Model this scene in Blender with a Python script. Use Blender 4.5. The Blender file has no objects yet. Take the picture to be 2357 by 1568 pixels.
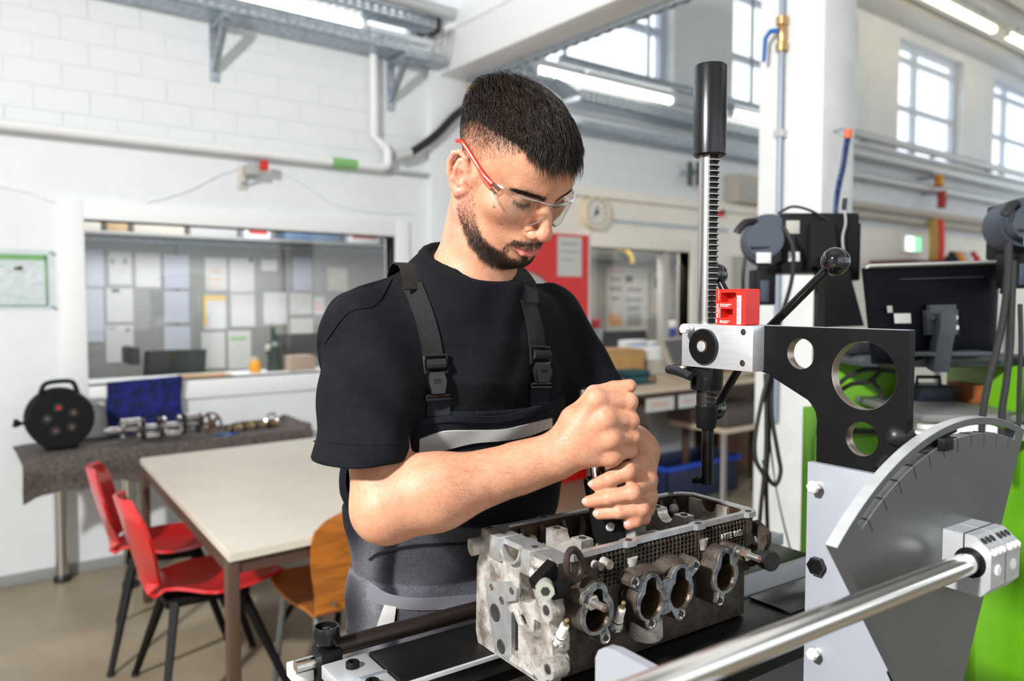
import bpy, bmesh, math, random
import numpy as np
from mathutils import Vector, Matrix
from math import sin, cos, pi, radians, sqrt, atan2, hypot
SC = bpy.context.scene
COL = SC.collection
random.seed(7)
# ------------------------------------------------------------------ camera
F, CX, CY, H = 1790.0, 1178.5, 784.0, 1.4
PITCH = math.atan(94 / F)
ROT = {'R': 0.0, 'M': radians(-2.55), 'L': radians(-37.55)}   # room, machine and person frames share the point under the camera
AZ = {'R': radians(52.45), 'M': radians(55.0), 'L': radians(90)}
cam = bpy.data.cameras.new('camera'); camo = bpy.data.objects.new('camera', cam); COL.objects.link(camo)
camo.location = (0, 0, H); camo.rotation_euler = (pi / 2 - PITCH, 0, ROT['L'])
cam.sensor_width = 36; cam.lens = 36 * F / 2357; cam.clip_start = .02
cam.dof.use_dof = True; cam.dof.focus_distance = 1.10; cam.dof.aperture_fstop = 3.2
SC.camera = camo
# ------------------------------------------------------------------ light
w = bpy.data.worlds.new('world'); SC.world = w; w.use_nodes = True
w.node_tree.nodes['Background'].inputs[0].default_value = (.88, .945, 1, 1)
w.node_tree.nodes['Background'].inputs[1].default_value = 1.6
def area(name, loc, target, size, power, col=(1, 1, 1), sy=None):
    l = bpy.data.lights.new(name, 'AREA'); l.energy = power; l.color = col; l.size = size
    if sy: l.shape = 'RECTANGLE'; l.size_y = sy
    o = bpy.data.objects.new(name, l); COL.objects.link(o); o.location = loc
    o.rotation_euler = (Vector(target) - Vector(loc)).to_track_quat('-Z', 'Y').to_euler()
    return o
def LV(r, f, z):                      # camera-levelled coordinates -> world
    a = ROT['L']; return Vector((cos(a) * r - sin(a) * f, sin(a) * r + cos(a) * f, z))
area('strobe_lamp', LV(-2.0, -1.0, 3.0), LV(.05, 1.2, 1.2), .26, 240, (1, .99, .985))
area('office_fill_lamp', (1.5, 4.95, 2.28), (1.5, 5.3, 0), 1.6, 30, (.95, .97, 1), .5)  # unseen area light added to brighten the office behind the wide window
area('office_fill_lamp', (4.9, 4.88, 2.30), (4.9, 4.88, 0), 1.2, 26, (1, .97, .93), .4)  # the same added fill for the far office, without a fitting
SC.view_settings.view_transform = 'Standard'; SC.view_settings.look = 'None'
SC.view_settings.exposure = 0.2; SC.view_settings.gamma = 1.0; SC.view_settings.use_curve_mapping = False
# ------------------------------------------------------------------ measuring: photograph pixel -> point on a real plane
def ray(px, py):
    x = (px - CX) / F; v = (CY - py) / F
    return (x, cos(PITCH) + v * sin(PITCH), v * cos(PITCH) - sin(PITCH))
def P(px, py, fr, ax, val):
    r, f, u = ray(px, py); a = AZ[fr]
    d = (r * sin(a) + f * cos(a), -r * cos(a) + f * sin(a), u); i = 'xyz'.index(ax)
    t = (val - (0, 0, H)[i]) / d[i]
    return Vector((t * d[0], t * d[1], H + t * d[2]))
def D(px, py, dep):                   # levelled camera frame, at forward distance dep
    r, f, u = ray(px, py); return Vector((r * dep / f, dep, H + u * dep / f))
# ------------------------------------------------------------------ materials
MATS = {}
def mat(name, col, rough=.5, metal=0, noise=0, nscale=8, ncol=None, bump=0, bscale=60, trans=0, emit=0, spec=.5, coat=0, stretch=None, sss=0, nlo=.42, nhi=.62, aniso=0):
    if name in MATS: return MATS[name]
    m = bpy.data.materials.new(name); m.use_nodes = True; nt = m.node_tree; b = nt.nodes['Principled BSDF']; I = b.inputs
    c = (*col, 1); I['Base Color'].default_value = c; I['Roughness'].default_value = rough; I['Metallic'].default_value = metal
    I['Specular IOR Level'].default_value = spec; I['Coat Weight'].default_value = coat; I['Coat Roughness'].default_value = .1
    if aniso: I['Anisotropic'].default_value = aniso
    if trans: I['Transmission Weight'].default_value = trans
    if emit: I['Emission Color'].default_value = c; I['Emission Strength'].default_value = emit
    if sss:
        I['Subsurface Weight'].default_value = sss; I['Subsurface Radius'].default_value = (1, .35, .2); I['Subsurface Scale'].default_value = .006
    tc = nt.nodes.new('ShaderNodeTexCoord'); mp = nt.nodes.new('ShaderNodeMapping')
    nt.links.new(tc.outputs['Object'], mp.inputs[0])
    if stretch: mp.inputs['Scale'].default_value = stretch
    if noise or ncol:
        n = nt.nodes.new('ShaderNodeTexNoise'); n.inputs['Scale'].default_value = nscale; n.inputs['Detail'].default_value = 6; n.inputs['Roughness'].default_value = .65
        nt.links.new(mp.outputs[0], n.inputs['Vector'])
        r = nt.nodes.new('ShaderNodeValToRGB'); nt.links.new(n.outputs['Fac'], r.inputs[0])
        c2 = ncol or tuple(x * (1 - noise) for x in col)
        r.color_ramp.elements[0].position = nlo; r.color_ramp.elements[1].position = nhi
        r.color_ramp.elements[0].color = (*c2, 1); r.color_ramp.elements[1].color = c
        nt.links.new(r.outputs[0], I['Base Color'])
    if bump:
        n2 = nt.nodes.new('ShaderNodeTexNoise'); n2.inputs['Scale'].default_value = bscale; n2.inputs['Detail'].default_value = 5
        nt.links.new(mp.outputs[0], n2.inputs['Vector'])
        bp = nt.nodes.new('ShaderNodeBump'); bp.inputs['Strength'].default_value = bump; bp.inputs['Distance'].default_value = .004
        nt.links.new(n2.outputs['Fac'], bp.inputs['Height']); nt.links.new(bp.outputs[0], I['Normal'])
    MATS[name] = m; return m
def glass(name, tint=(.95, .98, .98), refl=1.0, rough=0.0):
    if name in MATS: return MATS[name]
    m = bpy.data.materials.new(name); m.use_nodes = True; nt = m.node_tree
    for n in list(nt.nodes):
        if n.type == 'BSDF_PRINCIPLED': nt.nodes.remove(n)
    out = [n for n in nt.nodes if n.type == 'OUTPUT_MATERIAL'][0]
    t = nt.nodes.new('ShaderNodeBsdfTransparent'); t.inputs[0].default_value = (*tint, 1)
    g = nt.nodes.new('ShaderNodeBsdfGlossy'); g.inputs['Roughness'].default_value = rough
    fr = nt.nodes.new('ShaderNodeLayerWeight'); fr.inputs[0].default_value = .5      # Schlick: .04 + .96 * facing^5
    pw = nt.nodes.new('ShaderNodeMath'); pw.operation = 'POWER'; pw.inputs[1].default_value = 5; nt.links.new(fr.outputs['Facing'], pw.inputs[0])
    mu = nt.nodes.new('ShaderNodeMath'); mu.operation = 'MULTIPLY_ADD'; mu.inputs[1].default_value = .9 * refl; mu.inputs[2].default_value = .04 * refl; nt.links.new(pw.outputs[0], mu.inputs[0])
    mx = nt.nodes.new('ShaderNodeMixShader'); nt.links.new(mu.outputs[0], mx.inputs[0]); nt.links.new(t.outputs[0], mx.inputs[1]); nt.links.new(g.outputs[0], mx.inputs[2])
    nt.links.new(mx.outputs[0], out.inputs[0]); MATS[name] = m; return m
# ------------------------------------------------------------------ mesh building
def BM(): return bmesh.new()
def box(bm, a, b, bev=0, seg=2):
    x0, y0, z0 = (min(a[i], b[i]) for i in range(3)); x1, y1, z1 = (max(a[i], b[i]) for i in range(3))
    v = [bm.verts.new(p) for p in ((x0,y0,z0),(x1,y0,z0),(x1,y1,z0),(x0,y1,z0),(x0,y0,z1),(x1,y0,z1),(x1,y1,z1),(x0,y1,z1))]
    f = [bm.faces.new([v[i] for i in q]) for q in ((3,2,1,0),(4,5,6,7),(0,1,5,4),(1,2,6,5),(2,3,7,6),(3,0,4,7))]
    if bev:
        bmesh.ops.bevel(bm, geom=list({e for q in f for e in q.edges}), offset=bev, segments=seg, affect='EDGES', profile=.5)
    return bm
def basis(d):
    d = Vector(d).normalized(); u = Vector((0, 0, 1)) if abs(d.z) < .9 else Vector((1, 0, 0))
    s = u.cross(d).normalized(); return s, d.cross(s).normalized()
def tube(bm, pts, r, n=12, caps=True, sq=None):
    """a swept round tube; r a number or one per point"""
    pts = [Vector(p) for p in pts]; k = len(pts); rs = r if isinstance(r, (list, tuple)) else [r] * k
    rings = []; s = None
    for i, p in enumerate(pts):
        d = (pts[min(i + 1, k - 1)] - pts[max(i - 1, 0)]).normalized()
        if s is None: s, t = basis(d)
        else:
            s = (s - d * s.dot(d)).normalized(); t = d.cross(s)
        ring = []
        for j in range(n):
            a = 2 * pi * j / n + (pi / 4 if n == 4 else 0)
            ca, sa = cos(a), sin(a)
            if sq: ca *= sq
            ring.append(bm.verts.new(p + (s * ca + t * sa) * rs[i]))
        rings.append(ring)
    for a, b in zip(rings, rings[1:]):
        for j in range(n): bm.faces.new((a[j], a[(j + 1) % n], b[(j + 1) % n], b[j]))
    if caps:
        bm.faces.new(rings[0][::-1]); bm.faces.new(rings[-1])
    return bm
def cyl(bm, a, b, r, r2=None, n=24, caps=True): return tube(bm, [a, b], [r, r if r2 is None else r2], n, caps)
def lathe(bm, prof, origin=(0,0,0), axis=(0,0,1), n=32):
    """prof: (radius, height) pairs along axis; radius 0 closes"""
    o = Vector(origin); d = Vector(axis).normalized(); s, t = basis(d); rings = []
    for r, h in prof:
        if r < 1e-6: rings.append([bm.verts.new(o + d * h)])
        else: rings.append([bm.verts.new(o + d * h + (s * cos(2*pi*j/n) + t * sin(2*pi*j/n)) * r) for j in range(n)])
    for a, b in zip(rings, rings[1:]):
        for j in range(n):
            q = [a[j % len(a)], a[(j+1) % n % len(a)], b[(j+1) % n % len(b)], b[j % len(b)]]
            q = list(dict.fromkeys(q))
            if len(q) > 2: bm.faces.new(q)
    return bm
def sphere(bm, c, r, n=20, m=12, sc=(1,1,1)):
    R0 = bmesh.ops.create_uvsphere(bm, u_segments=n, v_segments=m, radius=1)
    for v in R0['verts']: v.co = Vector((v.co.x * r * sc[0], v.co.y * r * sc[1], v.co.z * r * sc[2])) + Vector(c)
    return bm
def plate(bm, outer, holes, mapf, t0, t1, bev=0):
    """a flat plate of any outline with holes: 2-D loops mapped by mapf(u, v, t)"""
    tmp = bmesh.new(); es = []
    for lp in [outer] + list(holes):
        vs = [tmp.verts.new((u, v, 0)) for u, v in lp]
        es += [tmp.edges.new((vs[i], vs[(i + 1) % len(vs)])) for i in range(len(vs))]
    bmesh.ops.triangle_fill(tmp, use_beauty=True, use_dissolve=False, edges=es)
    tmp.verts.index_update(); n = len(tmp.verts)
    A = [bm.verts.new(mapf(v.co.x, v.co.y, t0)) for v in tmp.verts]; B = [bm.verts.new(mapf(v.co.x, v.co.y, t1)) for v in tmp.verts]
    for f in tmp.faces:
        ids = [v.index for v in f.verts]
        bm.faces.new([A[i] for i in ids][::-1]); bm.faces.new([B[i] for i in ids])
    nf = []
    for e in tmp.edges:
        if len(e.link_faces) == 1:
            i, j = e.verts[0].index, e.verts[1].index; nf.append(bm.faces.new((A[i], A[j], B[j], B[i])))
    tmp.free(); return bm
def circ(u, v, r, n=32, ru=None): return [(u + (ru or r) * cos(2*pi*i/n), v + r * sin(2*pi*i/n)) for i in range(n)]
def rrect(u0, v0, u1, v1, r, n=5):
    o = []
    for cx, cy, a0 in ((u1-r, v1-r, 0), (u0+r, v1-r, pi/2), (u0+r, v0+r, pi), (u1-r, v0+r, 3*pi/2)):
        o += [(cx + r*cos(a0 + pi/2*i/n), cy + r*sin(a0 + pi/2*i/n)) for i in range(n + 1)]
    return o
def bez(pts, n=24):
    """smooth curve through points (Catmull-Rom)"""
    p = [Vector(q) for q in pts]; p = [2*p[0] - p[1]] + p + [2*p[-1] - p[-2]]; o = []
    seg = len(p) - 3; per = max(2, n // seg)
    for i in range(seg):
        a, b, c, d = p[i:i+4]
        for k in range(per):
            t = k / per
            o.append(.5 * ((2*b) + (c - a)*t + (2*a - 5*b + 4*c - d)*t*t + (3*b - a - 3*c + d)*t**3))
    o.append(p[-2]); return o
def grid(bm, nu, nv, f, closed_u=False, thick=0):
    V = [[bm.verts.new(f(i / (nu - (0 if closed_u else 1)), j / (nv - 1))) for j in range(nv)] for i in range(nu)]
    for i in range(nu if closed_u else nu - 1):
        for j in range(nv - 1):
            a, b = V[i], V[(i + 1) % nu]; bm.faces.new((a[j], b[j], b[j+1], a[j+1]))
    if thick:
        bm.normal_update(); bmesh.ops.solidify(bm, geom=list(bm.faces), thickness=thick)
    return bm
# ------------------------------------------------------------------ objects
BASE = {}
def thing(name, label, cat, base, fr='R', rot=0.0, group=None):
    o = bpy.data.objects.new(name, None); COL.objects.link(o); o.empty_display_size = .05
    a = ROT[fr]; b = Vector(base); o.location = Matrix.Rotation(a, 3, 'Z') @ b; o.rotation_euler = (0, 0, a + rot)
    o['label'] = label; o['category'] = cat
    if group: o['group'] = group
    BASE[o.name] = b; return o
def tag(o, label, cat, group=None):
    o['label'] = label; o['category'] = cat
    if group: o['group'] = group
    return o
def base_of(o):
    while o is not None:
        if o.name in BASE: return BASE[o.name]
        o = o.parent
    return Vector((0, 0, 0))
def obj(name, bm, m, parent=None, fr='R', smooth=35, local=False, kind=None, mods=None):
    me = bpy.data.meshes.new(name)
    if isinstance(bm, bmesh.types.BMesh):
        bmesh.ops.recalc_face_normals(bm, faces=bm.faces)
        if parent is None:
            lo = [min(v.co[i] for v in bm.verts) for i in range(3)]; hi = [max(v.co[i] for v in bm.verts) for i in range(3)]
            b = Vector(((lo[0]+hi[0])/2, (lo[1]+hi[1])/2, lo[2]))
        else: b = Vector((0,0,0)) if local else base_of(parent)
        if b.length: bmesh.ops.translate(bm, verts=bm.verts, vec=-b)
        for f in bm.faces: f.smooth = True
        bm.to_mesh(me); bm.free()
        if smooth and smooth < 180: me.set_sharp_from_angle(angle=radians(smooth))
        elif not smooth:
            for p in me.polygons: p.use_smooth = False
    for k in (m if isinstance(m, (list, tuple)) else [m]): me.materials.append(k)
    o = bpy.data.objects.new(name, me); COL.objects.link(o)
    if parent is None:
        a = ROT[fr]; o.location = Matrix.Rotation(a, 3, 'Z') @ b; o.rotation_euler = (0, 0, a); BASE[o.name] = b
    else: o.parent = parent
    if kind: o['kind'] = kind
    return o
def npmesh(name, V, Fq, m, parent=None, smooth=True, sub=None):
    me = bpy.data.meshes.new(name); V = np.asarray(V, np.float32); Fq = np.asarray(Fq, np.int32); k = Fq.shape[1]
    if sub is not None: V = V - np.asarray(sub, np.float32)
    me.vertices.add(len(V)); me.vertices.foreach_set('co', V.ravel())
    me.loops.add(Fq.size); me.loops.foreach_set('vertex_index', Fq.ravel())
    me.polygons.add(len(Fq)); me.polygons.foreach_set('loop_start', np.arange(0, Fq.size, k, dtype=np.int32))
    me.polygons.foreach_set('use_smooth', np.full(len(Fq), smooth)); me.update(calc_edges=True)
    for q in (m if isinstance(m, (list, tuple)) else [m]): me.materials.append(q)
    o = bpy.data.objects.new(name, me); COL.objects.link(o)
    if parent: o.parent = parent
    return o
def twin(o, parent=None, loc=None):
    """another piece that shares the mesh of o"""
    c = o.copy(); COL.objects.link(c)
    if parent: c.parent = parent
    if loc is not None: c.location = loc
    return c
def dup(root, loc, rz, label=None, group=None):
    r = root.copy(); COL.objects.link(r); r.location = loc; r.rotation_euler = (0, 0, rz)
    if label: r['label'] = label
    if group: r['group'] = group
    for ch in list(root.children):
        c = ch.copy(); COL.objects.link(c); c.parent = r
        for g in list(ch.children):
            d = g.copy(); COL.objects.link(d); d.parent = c
    return r
def text(name, s, size, m, parent, loc, rot, ext=.0003, bold=False, align='LEFT'):
    """raised flat print: a text laid out by the built-in font, kept as one mesh"""
    cu = bpy.data.curves.new(name, 'FONT'); cu.body = s; cu.size = size; cu.extrude = ext; cu.resolution_u = 2; cu.align_x = align
    if bold: cu.offset = size * .018
    t = bpy.data.objects.new(name + '_tmp', cu); COL.objects.link(t)
    bpy.context.view_layer.update()
    me = bpy.data.meshes.new_from_object(t.evaluated_get(bpy.context.evaluated_depsgraph_get()))
    bpy.data.objects.remove(t); bpy.data.curves.remove(cu)
    me.transform(Matrix.Translation(Vector(loc) - base_of(parent)) @ rot.to_4x4()); me.materials.clear(); me.materials.append(m)
    o = bpy.data.objects.new(name, me); COL.objects.link(o); o.parent = parent
    return o
# ================================================================== the room
W = 4.459                                                     # distance of the long wall
M_wall = mat('painted_wall', (.80, .825, .84), .55, noise=.05, nscale=3, bump=.03, bscale=90)
M_brick = mat('painted_block', (.80, .82, .835), .6, noise=.04, nscale=4, bump=.08, bscale=120)
M_mortar = mat('painted_mortar', (.78, .80, .815), .7)
M_cream = mat('warm_lit_cream', (.88, .83, .735), .5, noise=.04, nscale=3)  # cream tone carries the warm lamp light on the lower wall
M_white = mat('white_lacquer', (.85, .86, .86), .4)
M_floor = mat('floor_coating', (.345, .285, .195), .42, noise=.22, nscale=1.7, bump=.02, bscale=200)
M_grey = mat('grey_plastic', (.30, .31, .31), .5)
M_zinc = mat('galvanised_steel', (.50, .57, .63), .42, metal=.75, noise=.25, nscale=30)
M_pipe = mat('painted_pipe', (.82, .82, .82), .4, bump=.15, bscale=90)
M_pipegrey = mat('grey_pipe', (.52, .54, .54), .4, metal=.3)
M_black = mat('black_plastic', (.012, .012, .014), .42)
M_rubber = mat('black_rubber', (.015, .015, .016), .6)
M_brass = mat('brass', (.55, .35, .16), .35, metal=.9)
M_lamp = mat('lamp_tube', (1, .97, .9), emit=6)
M_lampw = mat('lamp_tube_warm', (1, .80, .48), emit=6)
M_glass = glass('window_glass', (.96, .97, .97), 1.0)
M_pane = glass('clear_pane', (.99, .99, 1), .5)
# floor, ceiling -------------------------------------------------------------------------
fl = obj('floor', box(BM(), (-2.6, -2.2, -.06), (14, 6.6, 0)), M_floor, kind='structure')
bm = BM(); prof = []; y = -2.4                                   # trapezoid sheet, ribs along the hall
while y < W + .1:
    prof += [(y, 4.51), (y + .11, 4.51), (y + .15, 4.63), (y + .26, 4.63)]; y += .30
prof += [(W + .2, 4.51)]
for (a, b) in zip(prof, prof[1:]):
    q = [bm.verts.new((x, p[0], p[1] + dz)) for p, x, dz in ((a, -2.6, 0), (a, 14, 0), (b, 14, 0), (b, -2.6, 0))]; bm.faces.new(q)
bmesh.ops.remove_doubles(bm, verts=bm.verts, dist=1e-4)
obj('ceiling', bm, mat('ceiling_sheet', (.60, .61, .60), .5), kind='structure', smooth=0)
bm = BM()                                                      # the hall's other walls: a window band behind the photographer, a plain end wall
for x0, x1, z0, z1 in ((-2.6, 14, 0, 1.0), (-2.6, 14, 3.0, 4.6), (-2.6, -1.6, 1.0, 3.0), (1.2, 1.6, 1.0, 3.0), (4.4, 4.8, 1.0, 3.0), (7.6, 8.0, 1.0, 3.0), (10.8, 11.2, 1.0, 3.0)): box(bm, (x0, -2.3, z0), (x1, -2.2, z1))
obj('wall_front', bm, mat('hall_wall', (.62, .62, .61), .6), kind='structure', smooth=0)
obj('wall_left', box(BM(), (-2.7, -2.3, 0), (-2.6, W, 4.6)), mat('hall_wall', (.62, .62, .61), .6), kind='structure', smooth=0)
bm = BM(); [box(bm, (14, y0, z0), (14.1, y1, z1)) for y0, y1, z0, z1 in ((-2.3, W + .2, 0, 1.0), (-2.3, W + .2, 4.0, 4.6), (-2.3, -1.9, 1, 4), (.9, 1.3, 1, 4), (4.2, W + .2, 1, 4))]; obj('wall_right', bm, mat('hall_wall', (.62, .62, .61), .6), kind='structure', smooth=0)
# the long wall: lower panels around the office windows, blocks above, piers between the clerestory windows
w1 = (.694, 2.472, .956, 1.806); w2 = (4.18, 5.38, .80, 1.812); XA, XB = -2.6, 14.0
bm = BM()
for x0, x1, z0, z1 in ((XA, w1[0], 0, 2.207), (w1[0], w1[1], 0, w1[2]), (w1[0], w1[1], w1[3], 2.207), (w1[1], 3.02, 0, 2.207)):
    box(bm, (x0, W, z0), (x1, W + .12, z1))
wl = obj('wall_back', bm, M_wall, kind='structure', smooth=0)
bm = BM()
for x0, x1, z0, z1 in ((3.02, w2[0], 0, 2.207), (w2[0], w2[1], 0, w2[2]), (w2[0], w2[1], w2[3], 2.207), (w2[1], XB, 0, 2.207)):
    box(bm, (x0, W, z0), (x1, W + .12, z1))
obj('panel', bm, M_cream, wl, smooth=0)['label'] = 'lower wall panel coloured cream for warm lamp light'
obj('mortar_bed', box(BM(), (XA, W + .0045, 2.207), (XB, W + .12, 3.05)), M_mortar, wl, smooth=0)
bm = BM(); box(bm, (-.1212, 0, 0), (.1212, .03, .1176), .0022, 1)
me0 = None; nb = 0; far = BM()
for row in range(7):
    z = 2.207 + .12 * row; off = .496 + (0 if row % 2 else .1225)
    for k in range(-12, 56):
        x = off + k * .245 + .1225
        if x < XA + .1 or x > XB - .1: continue
        dy = random.uniform(-.0012, .0012)
        if -.45 < x < 9.2 and nb < 299:
            if me0 is None: me0 = obj('brick', bm, M_brick, wl, local=True); base0 = base_of(wl)
            o = me0 if nb == 0 else twin(me0, wl)
            o.location = Vector((x, W + dy, z + .0012)) - base0; nb += 1
        else: box(far, (x - .1212, W + dy, z + .001), (x + .1212, W + .03, z + .1186))
obj('brick_courses', far, M_brick, wl, smooth=0, kind='stuff')
cler = [(-2.3, -.35), (-.05, 2.72), (3.02, 5.15), (5.95, 8.10), (9.0, 10.68), (11.6, 13.4)]
bm = BM(); xs = XA
for a, b in cler + [(XB, XB)]:
    if a > xs: box(bm, (xs, W + .0, 3.05), (a, W + .2, 4.40))
    xs = b
box(bm, (XA, W - .0, 4.40), (XB, W + .2, 4.60)); box(bm, (XA, W - .05, 3.05), (XB, W + .2, 3.09))
obj('wall_upper', bm, M_wall, kind='structure', smooth=0)
M_wframe = mat('window_frame', (.62, .68, .76), .45)
for i, (a, b) in enumerate(cler):
    bm = BM(); y0, y1 = W + .10, W + .16; c = a + (b - a) * .36
    for x in (a + .03, c, b - .03): box(bm, (x - .035, y0, 3.09), (x + .035, y1, 4.40))
    for z in (3.12, 3.66, 4.22, 4.37): box(bm, (a, y0 + .005, z - .03), (b, y1 - .005, z + .03))
    wf = obj('window_%d' % (i + 1), bm, M_wframe, kind='structure', smooth=0)
    for x0, x1 in ((a + .065, c - .035), (c + .035, b - .065)):
        for z0, z1 in ((3.15, 3.63), (3.69, 4.19), (4.25, 4.34)):
            obj('pane', box(BM(), (x0, W + .125, z0), (x1, W + .131, z1)), M_pane, wf, smooth=0)
obj('trim_2', box(BM(), (XA, W - .34, 4.505), (XB, W, 4.64), .01), mat('ceiling_sheet', (.60, .61, .60), .5), kind='structure')
# pilaster under the beam, beam, column
obj('trim_1', box(BM(), (2.72, W - .05, 0), (3.04, W + .02, 3.05), .004), M_wall, kind='structure')
bm = BM(); box(bm, (2.78, -2.0, 2.87), (2.99, W - .0, 3.62), .006); box(bm, (2.768, -2.0, 3.12), (2.78, W, 3.63))
obj('beam', bm, M_white, kind='structure')
col_o = obj('column', box(BM(), (2.80, 1.678, 0), (3.035, 1.965, 2.87), .006), mat('column_paint', (.80, .81, .80), .5, noise=.08, nscale=5, bump=.05, bscale=40), kind='structure')
# baseboard
bm = BM(); box(bm, (XA, W - .012, 0), (2.72, W, .058), .003); obj('baseboard_back', bm, M_grey, kind='structure')
# office windows (window_7 and window_8): casing, pane, sill
for n, wd, mm in ((7, w1, M_white), (8, w2, M_cream)):
    x0, x1, z0, z1 = wd; bm = BM()
    box(bm, (x0 - .11, W - .02, z0 - .10), (x0, W + .13, z1 + .10), .004); box(bm, (x1, W - .02, z0 - .10), (x1 + .10, W + .13, z1 + .10), .004)
    box(bm, (x0 - .0, W - .02, z1), (x1, W + .13, z1 + .10), .004); box(bm, (x0, W - .02, z0 - .10), (x1, W + .13, z0), .004)
    wf = obj('window_%d' % n, bm, mm, kind='structure')
    obj('pane', box(BM(), (x0, W + .05, z0), (x1, W + .056, z1)), M_glass, wf, smooth=0)
    if n == 8: obj('window_frame', box(BM(), (5.08, W + .03, z0), (5.16, W + .10, z1), .004), mat('grey_frame', (.5, .48, .44), .5), wf)
# office behind the wall ---------------------------------------------------------------------
M_board = mat('grey_board', (.30, .295, .275), .6, noise=.08, nscale=3); M_off = mat('office_wall', (.42, .40, .37), .7)
YB = W + 1.45
bm = BM(); box(bm, (-.6, YB + .03, 0), (7.6, YB + .1, 2.4)); box(bm, (-.6, W + .12, 2.34), (7.6, YB + .1, 2.42)); box(bm, (-.7, W + .12, 0), (-.6, YB + .1, 2.4)); box(bm, (7.6, W + .12, 0), (7.7, YB + .1, 2.4))
box(bm, (3.45, W + .12, 0), (3.53, YB + .05, 2.34))
obj('wall_office', bm, M_off, kind='structure', smooth=0)
ob_ = thing('pin_board', 'wide grey pin board covered with sheets of paper behind the office glass', 'board', (1.9, YB, .7))
for k, (x0, x1) in enumerate(((-.1, .72), (.73, 1.50), (1.51, 2.30), (2.31, 3.30))):
    obj('panel', box(BM(), (x0, YB, .72), (x1, YB + .03, 1.80), .002), M_board, ob_)
obj('frame', box(BM(), (-.1, YB - .012, 1.80), (3.3, YB + .03, 1.825), .002), M_zinc, ob_)
papers = [(580,280,705,530,'pale blue sheet at the very edge of the pin board, upper one'),(582,545,708,905,'pale blue tall sheet at the very edge of the pin board, lower one'),
 (735,290,895,520,'white sheet with two small dark pictures near the board edge'),(720,540,905,770,'white sheet with one black bar near its top'),(715,795,910,1040,'lowest sheet of the first full column with a grey heading'),
 (916,300,1090,535,'single white sheet above the bare patch of the board'),(1110,310,1285,545,'bluish sheet below the board top, above a bluish sheet'),(1110,560,1285,775,'middle bluish sheet of a column of three'),(1112,800,1292,985,'lowest bluish sheet, behind the black chair back'),
 (1390,330,1540,555,'white sheet printed in orange lines'),(1378,590,1535,820,'white sheet with a yellow border at its top'),(1365,840,1530,1080,'plain white sheet low on the board below the yellow bordered one'),
 (1555,335,1725,570,'bright white sheet with a dark pin in its upper corner'),(1565,580,1730,800,'middle white sheet between two sheets of one column'),(1545,830,1705,1085,'white sheet with a green heading above the orange jar'),
 (1770,345,1880,425,'small bright white note alone on grey board'),(1785,570,1945,785,'white sheet with grey print above the dark bottle'),(1985,330,2120,560,'tall bluish sheet in the last full column'),
 (1965,572,2120,720,'short white sheet below the tall bluish one'),(1970,745,2125,890,'lowest short white sheet of the last column'),(2130,600,2200,720,'narrow sheet with pink marks'),(2222,400,2357,560,'pale beige framed sheet by the worker\'s shoulder')]
M_pap = [mat('paper_white', (.66, .65, .62), .7, noise=.14, nscale=55, stretch=(1, 1, 3)), mat('paper_blue', (.55, .56, .63), .7, noise=.14, nscale=55, stretch=(1, 1, 3)), mat('paper_beige', (.62, .58, .5), .7, noise=.2, nscale=20)]
M_ink = {k: mat('ink_' + k, c, .7) for k, c in dict(black=(.05,.05,.06), grey=(.3,.3,.32), orange=(.75,.35,.15), yellow=(.75,.50,.12), green=(.25,.50,.15), pink=(.75,.25,.28)).items()}
def sheet(name, x0, z0, x1, z1, yy, m, label, cat='paper', marks=(), group=None, th=.0015):
    o = obj(name, box(BM(), (x0, yy - th, z0), (x1, yy, z1)), m, smooth=0); tag(o, label, cat, group)
    for (u0, v0, u1, v1, ink) in marks:
        obj('print', box(BM(), (x0 + (x1-x0)*u0, yy - th - .0006, z0 + (z1-z0)*v0), (x0 + (x1-x0)*u1, yy - th, z0 + (z1-z0)*v1)), M_ink[ink] if isinstance(ink, str) else ink, o, smooth=0)
    return o
mk = {2:[(.08,.62,.24,.78,'grey'),(.62,.62,.8,.8,'grey')], 3:[(.2,.88,.5,.97,'black')], 4:[(.05,.9,.4,.95,'grey'),(.7,.82,.9,.93,'grey')], 9:[(.2,.55,.7,.6,'orange'),(.15,.3,.75,.34,'orange'),(.2,.1,.6,.14,'orange')],
      10:[(0,.86,1,1,'yellow'),(0,.1,.12,.86,'yellow')], 12:[(.8,.9,.95,1,'black')], 14:[(.1,.76,.8,.83,'green')], 20:[(.1,.3,.7,.45,'pink'),(.1,.6,.8,.7,'pink')]}
for i, (x0, y0, x1, y1, lab) in enumerate(papers):
    a = P(x0 / 2.946, 480 + y0 / 2.946, 'R', 'y', YB - .004); b = P(x1 / 2.946, 480 + y1 / 2.946, 'R', 'y', YB - .004)
    blue = i in (0, 1, 6, 7, 8, 17)
    sheet('paper', a.x, b.z, b.x, a.z, YB - .003 if i not in (1,) else YB - .006, M_pap[1 if blue else 2 if i == 21 else 0], lab, marks=mk.get(i, ()), group='sheets on the office pin board')
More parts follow.
